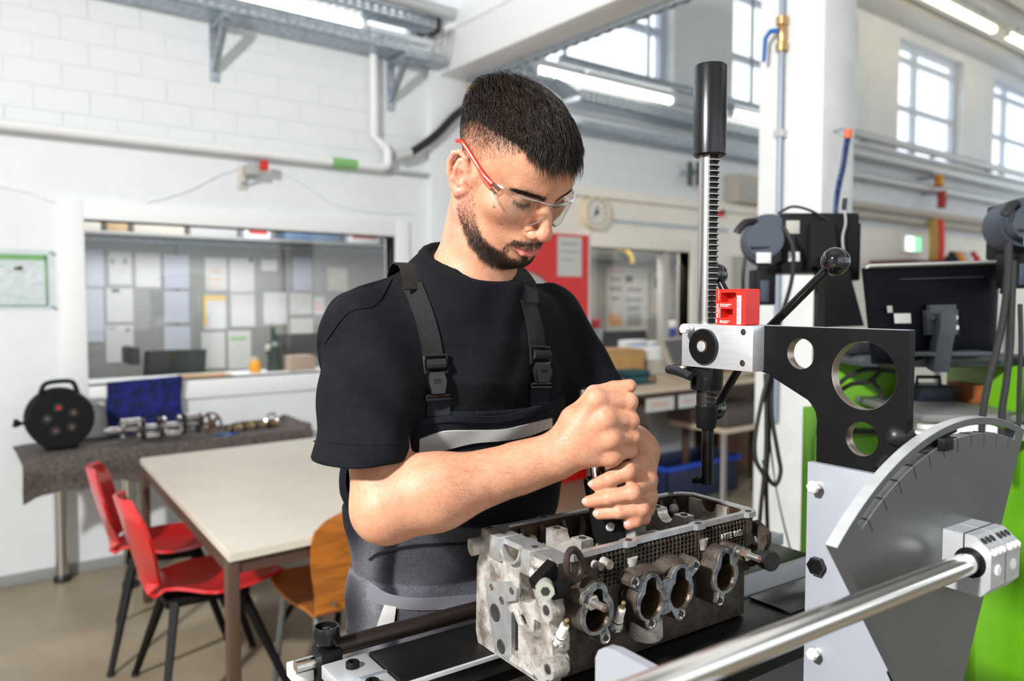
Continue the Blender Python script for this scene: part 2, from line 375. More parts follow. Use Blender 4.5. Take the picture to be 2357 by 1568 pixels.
# shelf above the board with boxes and trays
sh = thing('wall_shelf', 'long grey shelf above the office pin board', 'shelf', (1.6, YB - .1, 1.83))
obj('plank', box(BM(), (-.2, YB - .26, 1.83), (3.4, YB + .03, 1.85), .002), M_board, sh)
for x in (.3, 1.5, 2.7): obj('bracket', box(BM(), (x, YB - .24, 1.826), (x + .02, YB + .03, 1.83)), M_zinc, sh)
M_card = mat('cardboard', (.44, .27, .12), .75, noise=.15, nscale=12); M_red = mat('red_gloss', (.62, .018, .016), .35); M_navy = mat('navy_plastic', (.03, .06, .14), .5)
def carton(name, x0, x1, y0, y1, z0, z1, m, label, cat='box', band=None, rot=0, lid=True, fr='R'):
    t = thing(name, label, cat, ((x0+x1)/2, (y0+y1)/2, z0), fr, rot)
    cx, cy = (x0+x1)/2, (y0+y1)/2
    obj('body', box(BM(), (x0-cx, y0-cy, 0), (x1-cx, y1-cy, (z1-z0)*(.9 if lid else 1)), .003), m, t, local=True)
    if lid: obj('lid', box(BM(), (x0-cx-.002, y0-cy-.002, (z1-z0)*.9), (x1-cx+.002, y1-cy+.002, z1-z0), .003), m, t, local=True)
    if band: obj('label_strip', box(BM(), (x0-cx+.02, y0-cy-.004, (z1-z0)*.3), (x1-cx-.02, y0-cy-.0005, (z1-z0)*.62)), band, t, local=True)
    return t
M_beige = mat('beige_card', (.50, .45, .38), .7); M_gbox = mat('grey_card', (.42, .42, .41), .6)
for x0, x1, h, m, b, l in ((.36,.62,.19,M_navy,None,'dark navy box at the window edge on the office shelf'), (.66,.98,.13,M_beige,None,'beige carton beside the dark navy box on the office shelf'), (1.02,1.14,.07,M_card,None,'low brown carton on the office shelf'),
    (1.18,1.50,.20,M_beige,M_red,'beige carton with a red label on the office shelf'), (1.54,1.86,.20,M_gbox,M_white,'grey carton with a white label on the office shelf'),
    (1.92,2.10,.09,M_white,M_red,'small white carton with a red strip on the office shelf'),(2.74,3.0,.12,M_white,M_red,'white carton with a red strip near the shelf end')):
    carton('storage_carton', x0, x1, YB - .25, YB - .04, 1.85, 1.85 + h, m, l, band=b)
for k in range(3): carton('letter_tray', 2.22, 2.66, YB - .25, YB - .02, 1.852 + .06*k, 1.902 + .06*k, M_navy if k % 2 else mat('steel_blue', (.12, .2, .33), .5), ('bottom', 'middle', 'top')[k] + ' blue letter tray of the stack on the office shelf', 'tray', lid=False)
# desk inside the window with its things
dk = thing('office_desk', 'white topped office desk just inside the wide office window', 'desk', (1.5, W + .42, 0))
obj('top', box(BM(), (.72, W + .16, .90), (3.35, W + .70, .93), .004), M_white, dk)
for x in (.80, 3.25): obj('panel', box(BM(), (x, W + .2, 0), (x + .03, W + .66, .90), .003), M_white, dk)
def wpx(x, y, yy): return P(x / 2.946, 480 + y / 2.946, 'R', 'y', yy)
t = thing('office_chair', 'black office chair back showing over the desk in the wide window', 'chair', (1.38, W + .95, 0))
bm = BM(); a = wpx(1000, 1150, W + .85); b = wpx(1365, 985, W + .85)
grid(bm, 14, 8, lambda u, v: Vector((a.x + (b.x - a.x) * (u + (v - .5) * .05), W + .85 + .05 * (2*u - 1) ** 2 * -1, .86 + (b.z - .83) * v)), thick=.05); obj('backrest', bm, M_rubber, t)
obj('seat', box(BM(), (a.x + .03, W + .82, .46), (b.x - .03, W + 1.25, .53), .03), M_rubber, t); obj('post', cyl(BM(), (1.38, W + 1.0, .05), (1.38, W + 1.0, .46), .03), M_black, t)
for k in range(5):
    obj('leg', tube(BM(), [(1.38, W + 1.0, .09), (1.38 + .28*cos(k*1.2566), W + 1.0 + .28*sin(k*1.2566), .03)], [.025, .018]), M_black, t)
obj('armrest', box(BM(), (a.x - .10, W + .84, .99), (a.x - .04, W + 1.1, 1.10), .012), M_black, t)
c = wpx(1730, 1060, W + .45)
t = thing('orange_jar', 'orange jar with a pale lid on the office desk', 'jar', (c.x, W + .45, .93))
obj('glass_body', lathe(BM(), [(0,0),(.030,0),(.034,.02),(.034,.07),(.028,.085),(0,.085)], (c.x, W+.45, .93)), mat('orange_glass', (.80, .33, .01), .25), t); obj('lid', cyl(BM(), (c.x, W+.45, 1.015), (c.x, W+.45, 1.035), .022), M_beige, t)
c = wpx(1865, 1000, W + .50)
t = thing('bench_microscope', 'dark green upright device with a thin neck on the office desk', 'device', (c.x, W + .5, .93)); M_dg = mat('dark_green', (.012, .03, .02), .4)
obj('body', lathe(BM(), [(0,0),(.055,0),(.045,.10),(.06,.13),(.06,.17),(.03,.20),(0,.20)], (c.x, W+.5, .93), n=16), M_dg, t); obj('neck', cyl(BM(), (c.x-.005, W+.5, 1.12), (c.x-.015, W+.5, 1.22), .018, .012), M_dg, t); obj('cap', cyl(BM(), (c.x-.015, W+.5, 1.22), (c.x-.017, W+.5, 1.245), .011), M_brass, t)
obj('knob', cyl(BM(), (c.x-.07, W+.47, 1.09), (c.x-.05, W+.47, 1.09), .022), M_beige, t)
c = wpx(2030, 1070, W + .42); carton('carton', c.x - .085, c.x + .085, W + .36, W + .5, .93, 1.035, mat('tan_card', (.40, .29, .22), .8), 'small tan carton on the office desk beside the dark device')
t = thing('office_monitor', 'dark screen standing on the office desk behind the small tan carton', 'monitor', (c.x + .12, W + .62, .93))
obj('screen', box(BM(), (c.x - .10, W + .60, 1.0), (c.x + .38, W + .63, 1.17), .006), mat('dark_screen', (.05, .05, .055), .3), t); obj('stand', box(BM(), (c.x + .1, W + .61, .93), (c.x + .16, W + .64, 1.0), .004), M_black, t)
a = wpx(1235, 1160, W + .25); b = wpx(1560, 1105, W + .25)
t = thing('flat_parcel', 'flat brown parcel with a red sticker on the office desk', 'parcel', ((a.x+b.x)/2, W + .28, .93)); obj('body', box(BM(), (a.x, W + .2, .93), (b.x, W + .36, .958), .003), M_card, t)
obj('sticker', box(BM(), (b.x - .12, W + .198, .935), (b.x - .08, W + .2, .955)), mat('sticker_red', (.8, .12, .05), .5), t)
for k in range(3): tag(obj('desk_paper', box(BM(), (b.x + .06 + .19*k, W + .2 + .03*k, .931), (b.x + .27 + .16*k, W + .44, .936 + .002*k)), M_pap[0]), ('first', 'second', 'third')[k] + ' loose white sheet on the office desk, counted from the brown parcel', 'paper', 'loose sheets on the office desk')
# wall fittings ----------------------------------------------------------------------------------
nb_ = thing('notice_board', 'clear acrylic sheet with a green bordered site plan on the white wall', 'notice', (.40, W - .02, 1.33))
a = P(-60, 570, 'R', 'y', W - .02); b = P(128, 712, 'R', 'y', W - .02)
obj('acrylic_sheet', box(BM(), (a.x, W - .022, b.z), (b.x, W - .018, a.z), .001), glass('acrylic', (.95, .97, .97), .8), nb_)
p0 = P(-45, 583, 'R', 'y', W - .012); p1 = P(109, 703, 'R', 'y', W - .012)
obj('plan_sheet', box(BM(), (p0.x, W - .013, p1.z), (p1.x, W - .011, p0.z)), mat('plan_paper', (.80, .83, .84), .6, noise=.12, nscale=30), nb_, smooth=0)
M_grn = mat('plan_green', (.22, .48, .16), .6)
obj('print', box(BM(), (p0.x, W - .0136, p0.z - .026), (p1.x, W - .013, p0.z)), M_grn, nb_, smooth=0); obj('print', box(BM(), (p1.x - .007, W - .0136, p1.z), (p1.x, W - .013, p0.z)), M_grn, nb_, smooth=0); obj('print', box(BM(), (p0.x, W - .0136, p1.z), (p1.x, W - .013, p1.z + .003)), M_grn, nb_, smooth=0)
random.seed(3)
for k in range(12):
    x = random.uniform(p0.x + .02, p1.x - .06); z = random.uniform(p1.z + .02, p0.z - .06)
    obj('print', box(BM(), (x, W - .0134, z), (x + random.uniform(.01, .05), W - .013, z + random.uniform(.004, .02))), mat(*random.choice([('plan_grey', (.62, .65, .67)), ('plan_grey', (.62, .65, .67)), ('plan_pale_green', (.55, .68, .52)), ('plan_pale_pink', (.74, .60, .60))])), nb_, smooth=0)
for x in (a.x + .02, b.x - .012):
    for z in (a.z - .012, b.z + .012): obj('standoff', cyl(BM(), (x, W - .026, z), (x, W, z), .008, n=12), M_zinc, nb_)
# insulated pipe with elbow, riser and green mark
pz = P(400, 331, 'R', 'y', W - .07).z; xe = P(893, 380, 'R', 'y', W - .07).x; xr = P(864, 200, 'R', 'y', W - .07).x
pp = thing('insulated_pipe', 'white insulated pipe along the block wall with an elbow and a riser', 'pipe', (1.2, W - .07, pz - .03))
obj('run', tube(BM(), [(-.6, W - .07, pz), (xe - .05, W - .07, pz), (xe - .012, W - .07, pz + .012), (xe, W - .07, pz + .05), (xe, W - .07, pz + .115)], .028, 16), M_pipe, pp)
obj('riser', tube(BM(), [(xe, W - .07, pz + .115), (xe - .03, W - .055, pz + .15), (xr, W - .05, pz + .19), (xr, W - .05, 3.05)], .026, 16), M_pipe, pp)
g0 = P(763, 372, 'R', 'y', W - .07).x; g1 = P(820, 378, 'R', 'y', W - .07).x
obj('flow_mark', cyl(BM(), (g0, W - .07, pz), (g1, W - .07, pz), .0292), M_grn, pp)['label'] = 'green flow mark'
for x in (.2, 1.1, 2.0): obj('clamp', tube(BM(), [(x, W - .07, pz), (x, W, pz)], .008, 8), M_zinc, pp)
c = P(572, 388, 'R', 'y', W - .06)
al = thing('alarm_box', 'small beige wall bracket with a red lamp under the insulated pipe', 'alarm', (c.x, W - .05, c.z - .1))
obj('back_plate', box(BM(), (c.x - .05, W - .02, c.z - .11), (c.x, W, c.z + .02), .004), mat('bone', (.66, .64, .56), .5), al)
obj('body', box(BM(), (c.x - .02, W - .11, c.z - .04), (c.x + .06, W - .01, c.z + .02), .008), M_gbox, al); obj('arm', tube(BM(), [(c.x - .03, W - .02, c.z - .09), (c.x + .03, W - .09, c.z - .03)], .008, 8), M_zinc, al)
obj('lamp', box(BM(), (c.x + .045, W - .135, c.z - .012), (c.x + .09, W - .10, c.z + .045), .008), M_red, al)
obj('hanger', tube(BM(), [(c.x + .01, W - .05, c.z + .02), (c.x + .01, W - .06, pz - .03)], .006, 8), M_zinc, al)
sag = [P(x, y, 'R', 'y', W - .006) for x, y in ((-30, 425), (60, 442), (130, 466), (230, 474), (330, 468), (430, 440), (500, 405), (548, 388))]
tag(obj('bell_wire', tube(BM(), bez(sag, 40), .0035, 6), M_wall), 'thin white wire sagging along the wall towards the alarm bracket', 'wire')
sag = [P(x, y, 'R', 'y', W - .006) for x, y in ((600, 388), (650, 400), (710, 432), (770, 470), (850, 488), (950, 492))]
tag(obj('bell_wire', tube(BM(), bez(sag, 40), .0035, 6), M_wall), 'thin white wire falling from the alarm bracket above the wide window', 'wire')
# dark rail below the pipe, hose, cable tray brackets
z = P(1000, 405, 'R', 'y', W - .03).z
tag(obj('wall_conduit', tube(BM(), [(xe + .02, W - .03, z), (4.05, W - .03, z)], .013, 10), M_pipegrey), 'grey conduit running from the pipe elbow behind the worker\'s head', 'conduit')
hs = [P(x, y, 'R', 'y', W - .10) for x, y in ((945, 352), (975, 333), (1010, 305), (1045, 268), (1082, 240), (1110, 215))]
t = thing('black_hose', 'thick black hose curving along the wall behind the worker\'s head', 'hose', hs[0])
obj('tube', tube(BM(), bez(hs, 24), .026, 14), M_rubber, t); obj('end_sleeve', tube(BM(), [hs[0] + Vector((-.10, 0, -.03)), hs[0]], .028, 14), mat('sleeve_grey', (.6, .6, .58), .5), t); obj('wall_stub', tube(BM(), [hs[0] + Vector((-.10, 0, -.03)), hs[0] + Vector((-.11, .1, -.03))], .02, 10), M_zinc, t)
vp = [P(x, y, 'R', 'y', W - .12) for x, y in ((1082, 245), (1081, 198), (1092, 188), (1120, 178))]
t = thing('air_drop_line', 'thin dark air line with a brass joint under the beam end', 'pipe', vp[0]); obj('line', tube(BM(), vp, .012, 10), M_pipegrey, t); obj('joint', cyl(BM(), vp[1] - Vector((0,0,.05)), vp[1] + Vector((0,0,.01)), .02, n=14), M_brass, t); obj('clip', tube(BM(), [vp[0], vp[0] + Vector((0, .12, 0))], .008, 8), M_zinc, t)
def tray(x0, x1, yf, yb, z, h, label, lip=True):
    t = thing('cable_tray', label, 'cable tray', ((x0+x1)/2, (yf+yb)/2, z), group=None); L = x1 - x0; n = max(3, int(L / .055))
    for yy in (yf, yb):
        holes = [[(x0 + (k+.25)*L/n, z + h*q), (x0 + (k+.75)*L/n, z + h*q), (x0 + (k+.75)*L/n, z + h*(q+.12)), (x0 + (k+.25)*L/n, z + h*(q+.12))] for k in range(n) for q in (.28, .62)]
        obj('side_wall', plate(BM(), [(x0, z), (x1, z), (x1, z + h), (x0, z + h)], holes, lambda u, v, t_: (u, t_, v), yy, yy + .003), M_zinc, t, smooth=0)
    holes = [[(x0 + (k+.2)*L/n, yf + (yb-yf)*q), (x0 + (k+.75)*L/n, yf + (yb-yf)*q), (x0 + (k+.75)*L/n, yf + (yb-yf)*(q+.1)), (x0 + (k+.2)*L/n, yf + (yb-yf)*(q+.1))] for k in range(n) for q in (.12, .36, .60, .82)]
    obj('floor_strip', plate(BM(), [(x0, yf), (x1, yf), (x1, yb), (x0, yb)], holes, lambda u, v, t_: (u, v, t_), z, z + .003), M_zinc, t, smooth=0)
    return t
t1 = tray(.2, P(945, 120, 'R', 'y', 4.24).x, 4.24, 4.42, 2.915, .085, 'long perforated galvanised cable tray on the block wall, lower of two')
tray(P(945, 120, 'R', 'y', 4.24).x + .01, 2.76, 4.27, 4.41, 2.90, .06, 'short galvanised tray end piece meeting the white beam')
tray(1.2, 2.66, 4.24, 4.36, 3.10, .07, 'upper galvanised cable tray crossing the clerestory window')
for px in (512, 925):
    xb = P(px, 60, 'R', 'y', 4.3).x
    b_ = thing('tray_bracket', 'slanted steel bracket under the long cable tray, ' + ('at the bare block wall' if px < 600 else 'beside the pipe riser'), 'bracket', (xb, W, 2.65))
    obj('arm', box(BM(), (xb - .018, 4.22, 2.885), (xb + .018, W, 2.912), .002), M_zinc, b_); obj('strut', tube(BM(), [(xb, 4.24, 2.885), (xb, W - .01, 2.66)], .022, 4), M_zinc, b_); obj('wall_foot', box(BM(), (xb - .025, W - .012, 2.60), (xb + .025, W, 2.91), .002), M_zinc, b_)
def lamp(x0, x1, y, z, label, m=M_lamp, r=.022, hang=4.5):
    t = thing('strip_light', label, 'strip light', ((x0+x1)/2, y, z))
    obj('housing', box(BM(), (x0, y - .035, z + .035), (x1, y + .035, z + .085), .004), M_white, t)
    obj('tube', cyl(BM(), (x0 + .05, y, z + .01), (x1 - .05, y, z + .01), r, n=14), m, t)
    for x in (x0, x1 - .04): obj('end_cap', box(BM(), (x, y - .03, z - .015), (x + .04, y + .03, z + .04), .004), M_white, t)
    for x in (x0 + .3, x1 - .3): obj('hanger', box(BM(), (x - .01, y - .01, z + .085), (x + .01, y + .01, hang)), M_zinc, t)
xl = P(850, 65, 'R', 'y', 4.36).x
lamp(xl - 1.5, xl, 4.405, P(850, 66, 'R', 'y', 4.405).z, 'lit strip light above the long cable tray on the block wall')
lamp(P(1225, 143, 'R', 'y', 4.25).x, P(1550, 238, 'R', 'y', 4.25).x, 4.25, P(1550, 238, 'R', 'y', 4.25).z, 'lit strip light behind the beam near the tall window')
lamp(P(1680, 262, 'R', 'y', 4.25).x, P(1680, 262, 'R', 'y', 4.25).x + 1.5, 4.25, P(1680, 262, 'R', 'y', 4.25).z, 'lit strip light beside the white column')
a = P(2290, 68, 'R', 'z', 4.38); lamp(a.x - 1.9, a.x, a.y, 4.36, 'warm lit ceiling strip with a glowing end under the ribbed roof', M_lampw, .04, 4.52)
a = P(2318, 78, 'R', 'z', 4.38); lamp(a.x, a.x + 1.6, a.y, 4.36, 'warm lit ceiling strip continuing beyond the first one', M_lampw, .04, 4.52)
# cables by the beam end, packing above it
random.seed(11)
for k in range(5):
    pts = [P(x + k*8 - 14 + random.uniform(-6, 6), y + random.uniform(-5, 5), 'R', 'y', 4.33 - .03*k) for x, y in ((1036, 62), (1018, 88), (1004, 118), (988, 142))]
    tag(obj('grey_cable', tube(BM(), bez(pts, 16), .006, 8), mat('cable_grey', (.42, .41, .38), .6)), 'grey cable of the bundle that drops past the beam end into the tray', 'cable', 'grey cables past the beam end')
a = P(990, 25, 'R', 'y', 4.40); tag(obj('wall_hatch', box(BM(), (a.x, 4.36, a.z - .14), (2.775, W + .1, a.z), .004), mat('hatch_dark', (.10, .085, .07), .7)), 'dark stuffed duct opening above the beam end', 'duct')
b0 = P(760, 0, 'R', 'y', 4.2); tag(obj('upper_conduit', tube(BM(), [(b0.x, 4.2, P(985, 18, 'R', 'y', 4.2).z), (2.775, 4.2, P(985, 18, 'R', 'y', 4.2).z)], .04, 12), M_pipegrey), 'thick grey conduit high under the roof, ending at the beam', 'conduit')
# beam-side rail
rl = thing('beam_rail', 'perforated steel rail fixed under the edge of the white beam', 'rail', (2.99, 1.2, 2.84))
obj('channel', box(BM(), (2.985, -1.9, 2.842), (3.025, W - .08, 2.875), .002), M_zinc, rl)
hb = BM()
for k in range(70): box(hb, (2.993, -1.8 + k*.088, 2.832), (3.013, -1.765 + k*.088, 2.845))
obj('teeth', hb, mat('dark_zinc', (.25, .27, .29), .4, metal=.6), rl, smooth=0, kind='stuff')
# ================================================================== bench by the wall, table, chairs
M_felt = mat('grey_felt', (.15, .122, .108), .95, noise=.65, nscale=75, bump=.5, bscale=220, ncol=(.045, .037, .034), nlo=.36, nhi=.66)
M_chrome = mat('chrome_leg', (.62, .62, .60), .18, metal=1)
M_navyc = mat('blue_cloth', (.004, .016, .20), .85, noise=.6, nscale=18, bump=.3, bscale=80, ncol=(.002, .005, .05))
M_steel = mat('worn_steel', (.55, .53, .50), .3, metal=.9, noise=.35, nscale=25)
M_dsteel = mat('dark_steel', (.05, .045, .045), .45, metal=.6)
M_rust = mat('rusty_steel', (.16, .10, .065), .55, metal=.5, noise=.5, nscale=30)
M_gold = mat('brassy_steel', (.50, .36, .18), .35, metal=.9)
ZB = .69
wb = thing('wall_bench', 'long narrow bench along the wall, draped with grey felt, on chrome legs', 'bench', (1.05, 4.24, 0))
obj('top', box(BM(), (.43, 4.06, ZB - .03), (1.70, W - .005, ZB - .006), .003), M_white, wb)
def felt(u, v):                                        # v runs from the wall over the front edge and down
    x = .36 + 1.36 * u + .006 * sin(23*u)
    if v < .55: y = W - .006 - (W - .006 - 4.045) * v / .55; z = ZB + .004 * sin(14*u + 9*v) * (v > .1) + .003
    else:
        q = (v - .55) / .45; y = 4.045 - .016 * sin(pi * min(1, q*1.3)) + .010 * sin(31*u) * q; z = ZB + .002 - .165 * q * (1 + .06 * sin(17*u) + .05*sin(41*u))
    if u < .04 : z -= (.04 - u) * .9 * (.2 + v)
    if u > .96: z += .03 * (u - .96) / .04
    return Vector((x, y, z))
tag(obj('felt_blanket', grid(BM(), 60, 26, felt, thick=-.007), M_felt), 'grey recycled felt blanket hanging over the front edge of the wall bench', 'blanket')
for x, y in ((.545, 4.385), (.80, 4.10), (1.62, 4.385), (1.62, 4.10)):
    l = obj('leg', cyl(BM(), (x, y, .03), (x, y, ZB - .03), .030, n=20), M_chrome, wb); obj('foot', lathe(BM(), [(0,0),(.040,0),(.040,.02),(.030,.035),(0,.035)], (x, y, 0), n=20), M_black, l)
# cable reel
c = P(137, 962, 'R', 'y', 4.22); R0 = c.z - ZB - .006
cr = thing('cable_reel', 'black cable reel with a carrying handle standing on the felt bench', 'cable reel', (c.x, 4.22, ZB + .006))
M_bk = mat('reel_black', (.006, .006, .0065), .55, spec=.2)
obj('drum', lathe(BM(), [(0,-.055),(R0*.93,-.055),(R0,-.04),(R0,-.03),(R0*.8,-.028),(R0*.8,.028),(R0,.03),(R0,.045),(R0*.93,.055),(0,.055)], (c.x, 4.22, c.z), (0,1,0), 40), M_bk, cr)
obj('foot', box(BM(), (c.x - .07, 4.17, ZB + .004), (c.x + .07, 4.27, ZB + .05), .01), M_bk, cr)
hp = [Vector((c.x + a, 4.19, c.z + b)) for a, b in ((-.100, .045), (-.078, .125), (-.060, .165), (-.02, .176), (.045, .174), (.065, .150), (.085, .075), (.098, .04))]
obj('handle', tube(BM(), bez(hp, 28), .011, 10), M_bk, cr)
for k in range(5):
    a = k * 1.2566 + .5; s_ = obj('socket', cyl(BM(), (c.x + .058*cos(a), 4.158, c.z + .058*sin(a)), (c.x + .058*cos(a), 4.168, c.z + .058*sin(a)), .022, n=16), M_rubber, cr); obj('contact', cyl(BM(), (c.x + .058*cos(a), 4.156, c.z + .058*sin(a)), (c.x + .058*cos(a), 4.160, c.z + .058*sin(a)), .005, n=8), M_brass, s_)
obj('reset_button', cyl(BM(), (c.x - .01, 4.155, c.z + .055), (c.x - .01, 4.166, c.z + .055), .008, n=10), M_red, cr)
obj('plug', tube(BM(), bez([(c.x - .10, 4.18, c.z + .03), (c.x - .135, 4.17, c.z + .0), (c.x - .165, 4.17, c.z - .005), (c.x - .19, 4.17, c.z)], 12), [.008]*8 + [.012, .016, .020, .020, .018], 10), M_bk, cr)
# blue cloth panel
a = P(244, 880, 'R', 'y', 4.40); b = P(418, 866, 'R', 'y', 4.40)
bt = thing('blue_cloth_panel', 'upright board covered in deep blue cloth, leaning on the wall behind the crankshaft', 'panel', ((a.x+b.x)/2, 4.40, ZB + .006))
obj('board', box(BM(), (a.x + .004, 4.405, ZB + .008), (b.x - .004, 4.415, a.z - .004)), M_card, bt)
obj('cloth', grid(BM(), 24, 24, lambda u, v: Vector((a.x + (b.x - a.x)*u + .004*sin(9*v), 4.398 + .004*sin(11*u + 5*v) - .003*cos(13*v), ZB + .006 + (a.z - ZB - .006 + .012*u)*v)), thick=.004), M_navyc, bt)
# crankshaft: journals, webs
x0 = P(250, 990, 'R', 'y', 4.16).x; x1 = P(470, 990, 'R', 'y', 4.16).x; zc = ZB + .072
ck = thing('crankshaft', 'bright four throw crankshaft lying on the felt bench before the blue cloth', 'crankshaft', ((x0+x1)/2, 4.16, ZB + .01))
bm = BM(); cyl(bm, (x0, 4.16, zc), (x1, 4.16, zc), .019, n=18); cyl(bm, (x0 - .02, 4.16, zc), (x0 + .05, 4.16, zc), .012, n=14); obj('main_journal', bm, M_steel, ck)
L = (x1 - x0 - .06) / 4
for k in range(4):
    sgn = 1 if k in (0, 3) else -1; xa = x0 + .05 + L*k; ang = .35*sgn
    dv = Vector((0, -.55, sgn*.83)).normalized() * .046
    obj('crank_pin', cyl(BM(), (xa + .010, 4.16 + dv.y, zc + dv.z), (xa + L - .022, 4.16 + dv.y, zc + dv.z), .020, n=18), M_steel, ck)
    for xw in (xa, xa + L - .024):
        bm = BM(); out = []
        for q in range(28):
            t_ = 2*pi*q/28; r = .034 + .030*max(0, cos(t_)) ** 2 + (.018 if cos(t_) < -.2 else 0)
            e = dv.normalized(); f_ = Vector((0, -e.z, e.y)); out.append(e*r*cos(t_) + f_*r*.95*sin(t_))
        A_ = [bm.verts.new(Vector((xw, 4.16, zc)) + p) for p in out]; B_ = [bm.verts.new(Vector((xw + .013, 4.16, zc)) + p) for p in out]
        bm.faces.new(A_); bm.faces.new(B_[::-1])
        for q in range(28): bm.faces.new((A_[q], A_[(q+1)%28], B_[(q+1)%28], B_[q]))
        obj('crank_web', bm, M_dsteel if k % 2 else M_steel, ck)
# sprocket
c = P(487, 985, 'R', 'y', 4.14); rs = .060
sp = thing('cam_sprocket', 'rusty spoked sprocket wheel propped on the felt beside the crankshaft', 'sprocket', (c.x, 4.14, ZB + .006))
zc = ZB + .006 + rs
mf = lambda u, v, t_: (c.x + u*.92, 4.14 + t_ + v*.25, zc + v)
gear = [((rs if k % 2 else rs*.93) * cos(2*pi*k/60), (rs if k % 2 else rs*.93) * sin(2*pi*k/60)) for k in range(60)]
spk = [[(rs*.80*cos(a0 + q), rs*.80*sin(a0 + q)) for q in (-.42, -.2, 0, .2, .42)] + [(rs*.38*cos(a0 + q), rs*.38*sin(a0 + q)) for q in (.28, -.28)] for a0 in (k * 2*pi/5 for k in range(5))]
obj('wheel', plate(BM(), gear, spk + [circ(0, 0, rs*.16, 14)], mf, -.006, .006), M_rust, sp); obj('hub', cyl(BM(), mf(0,0,-.014), mf(0,0,.014), rs*.3, n=18), M_rust, sp)
# camshaft with lobes, chain and a clamp
x0 = P(520, 998, 'R', 'y', 4.16).x; x1 = P(648, 968, 'R', 'y', 4.16).x
cs = thing('camshaft', 'brassy camshaft with a row of lobes on the felt bench', 'camshaft', ((x0+x1)/2, 4.15, ZB + .006)); zz = ZB + .030
obj('shaft', cyl(BM(), (x0, 4.12, zz), (x1, 4.2, zz), .010, n=12), M_gold, cs)
for k in range(8):
    u = (k + .6) / 8.4; a = Vector((x0 + (x1-x0)*u, 4.12 + .08*u, zz)); s_ = 1 if k % 2 else -1
    bm = BM(); cyl(bm, a - Vector((.007,0,0)), a + Vector((.007,0,0)), .019, n=14); cyl(bm, a - Vector((.007,0,0)) + Vector((0,-.004,.008*s_)), a + Vector((.007,0,0)) + Vector((0,-.004,.008*s_)), .014, n=12); obj('lobe', bm, M_gold if k % 2 else M_dsteel, cs)
ch = thing('timing_chain', 'dark timing chain lying behind the camshaft', 'chain', (x0 + .16, 4.27, ZB + .006)); pts = bez([(x0 + .03, 4.26, ZB + .016), (x0 + .10, 4.29, ZB + .03), (x0 + .2, 4.27, ZB + .035), (x0 + .3, 4.29, ZB + .03)], 30)
for q, p in enumerate(pts): obj('link', box(BM(), (p.x - .006, p.y - .007 + .003*(q % 2), p.z - .006), (p.x + .007, p.y + .007 - .003*(q % 2), p.z + .006), .002, 1), M_rust, ch)
c = P(625, 957, 'R', 'y', 4.22); cp = thing('pipe_clip', 'shiny round hose clip standing behind the camshaft', 'clip', (c.x, 4.22, ZB + .006))
obj('band', tube(BM(), [(c.x + .032*cos(a), 4.22 + .01*sin(a), ZB + .042 + .032*sin(a)) for a in [2*pi*k/24 for k in range(25)]], .006, 6), M_chrome, cp); obj('screw', box(BM(), (c.x - .012, 4.205, ZB + .07), (c.x + .02, 4.235, ZB + .086), .003), M_chrome, cp)
c = P(545, 1012, 'R', 'z', ZB + .006); tag(obj('blue_rag', grid(BM(), 12, 8, lambda u, v: Vector((c.x - .06 + .12*u, 4.075 + .05*v, ZB + .010 + .004*sin(9*u + 7*v))), thick=.002), mat('blue_rag', (.03, .09, .32), .8)), 'small blue rag on the felt beside the camshaft', 'rag')
# table -------------------------------------------------------------------------------------------
ZT = .67
ta = P(322, 1055, 'R', 'z', ZT); tb = P(527, 1275, 'R', 'z', ZT)
tr = tb + Vector((.86, .03, 0)); tq = ta + Vector((.86, .02, 0))
tt = thing('work_table', 'pale topped table with a brown steel frame between the red chairs', 'table', ((ta.x + tr.x)/2, (ta.y + tb.y)/2, 0))
def quadprism(bm, q, z0, z1, ins=0):
    cc = sum(q, Vector()) / 4; q = [p + (cc - p).normalized() * ins for p in q]
    A_ = [bm.verts.new((p.x, p.y, z0)) for p in q]; B_ = [bm.verts.new((p.x, p.y, z1)) for p in q]
    f = [bm.faces.new(A_[::-1]), bm.faces.new(B_)] + [bm.faces.new((A_[i], A_[(i+1)%4], B_[(i+1)%4], B_[i])) for i in range(4)]
    return list({e for k in f for e in k.edges})
M_tt = mat('table_laminate', (.70, .645, .55), .38, noise=.06, nscale=5); M_brown = mat('brown_steel', (.085, .045, .03), .45)
bm = BM(); bmesh.ops.bevel(bm, geom=quadprism(bm, [ta, tb, tr, tq], ZT - .028, ZT), offset=.003, segments=2, affect='EDGES'); obj('table_top', bm, M_tt, tt)
Q = [ta, tb, tr, tq]; cc = sum(Q, Vector()) / 4; I_ = [p + (cc - p).normalized() * .03 for p in Q]
for i in range(4):
    p, q = I_[i], I_[(i + 1) % 4]; n = Vector((-(q - p).y, (q - p).x, 0)).normalized() * .0125
    bm = BM(); quadprism(bm, [p + n, p - n, q - n, q + n], ZT - .068, ZT - .028); obj('apron', bm, M_brown, tt)
    obj('leg', box(BM(), (p.x - .018, p.y - .018, 0), (p.x + .018, p.y + .018, ZT - .028), .003), M_brown, tt)
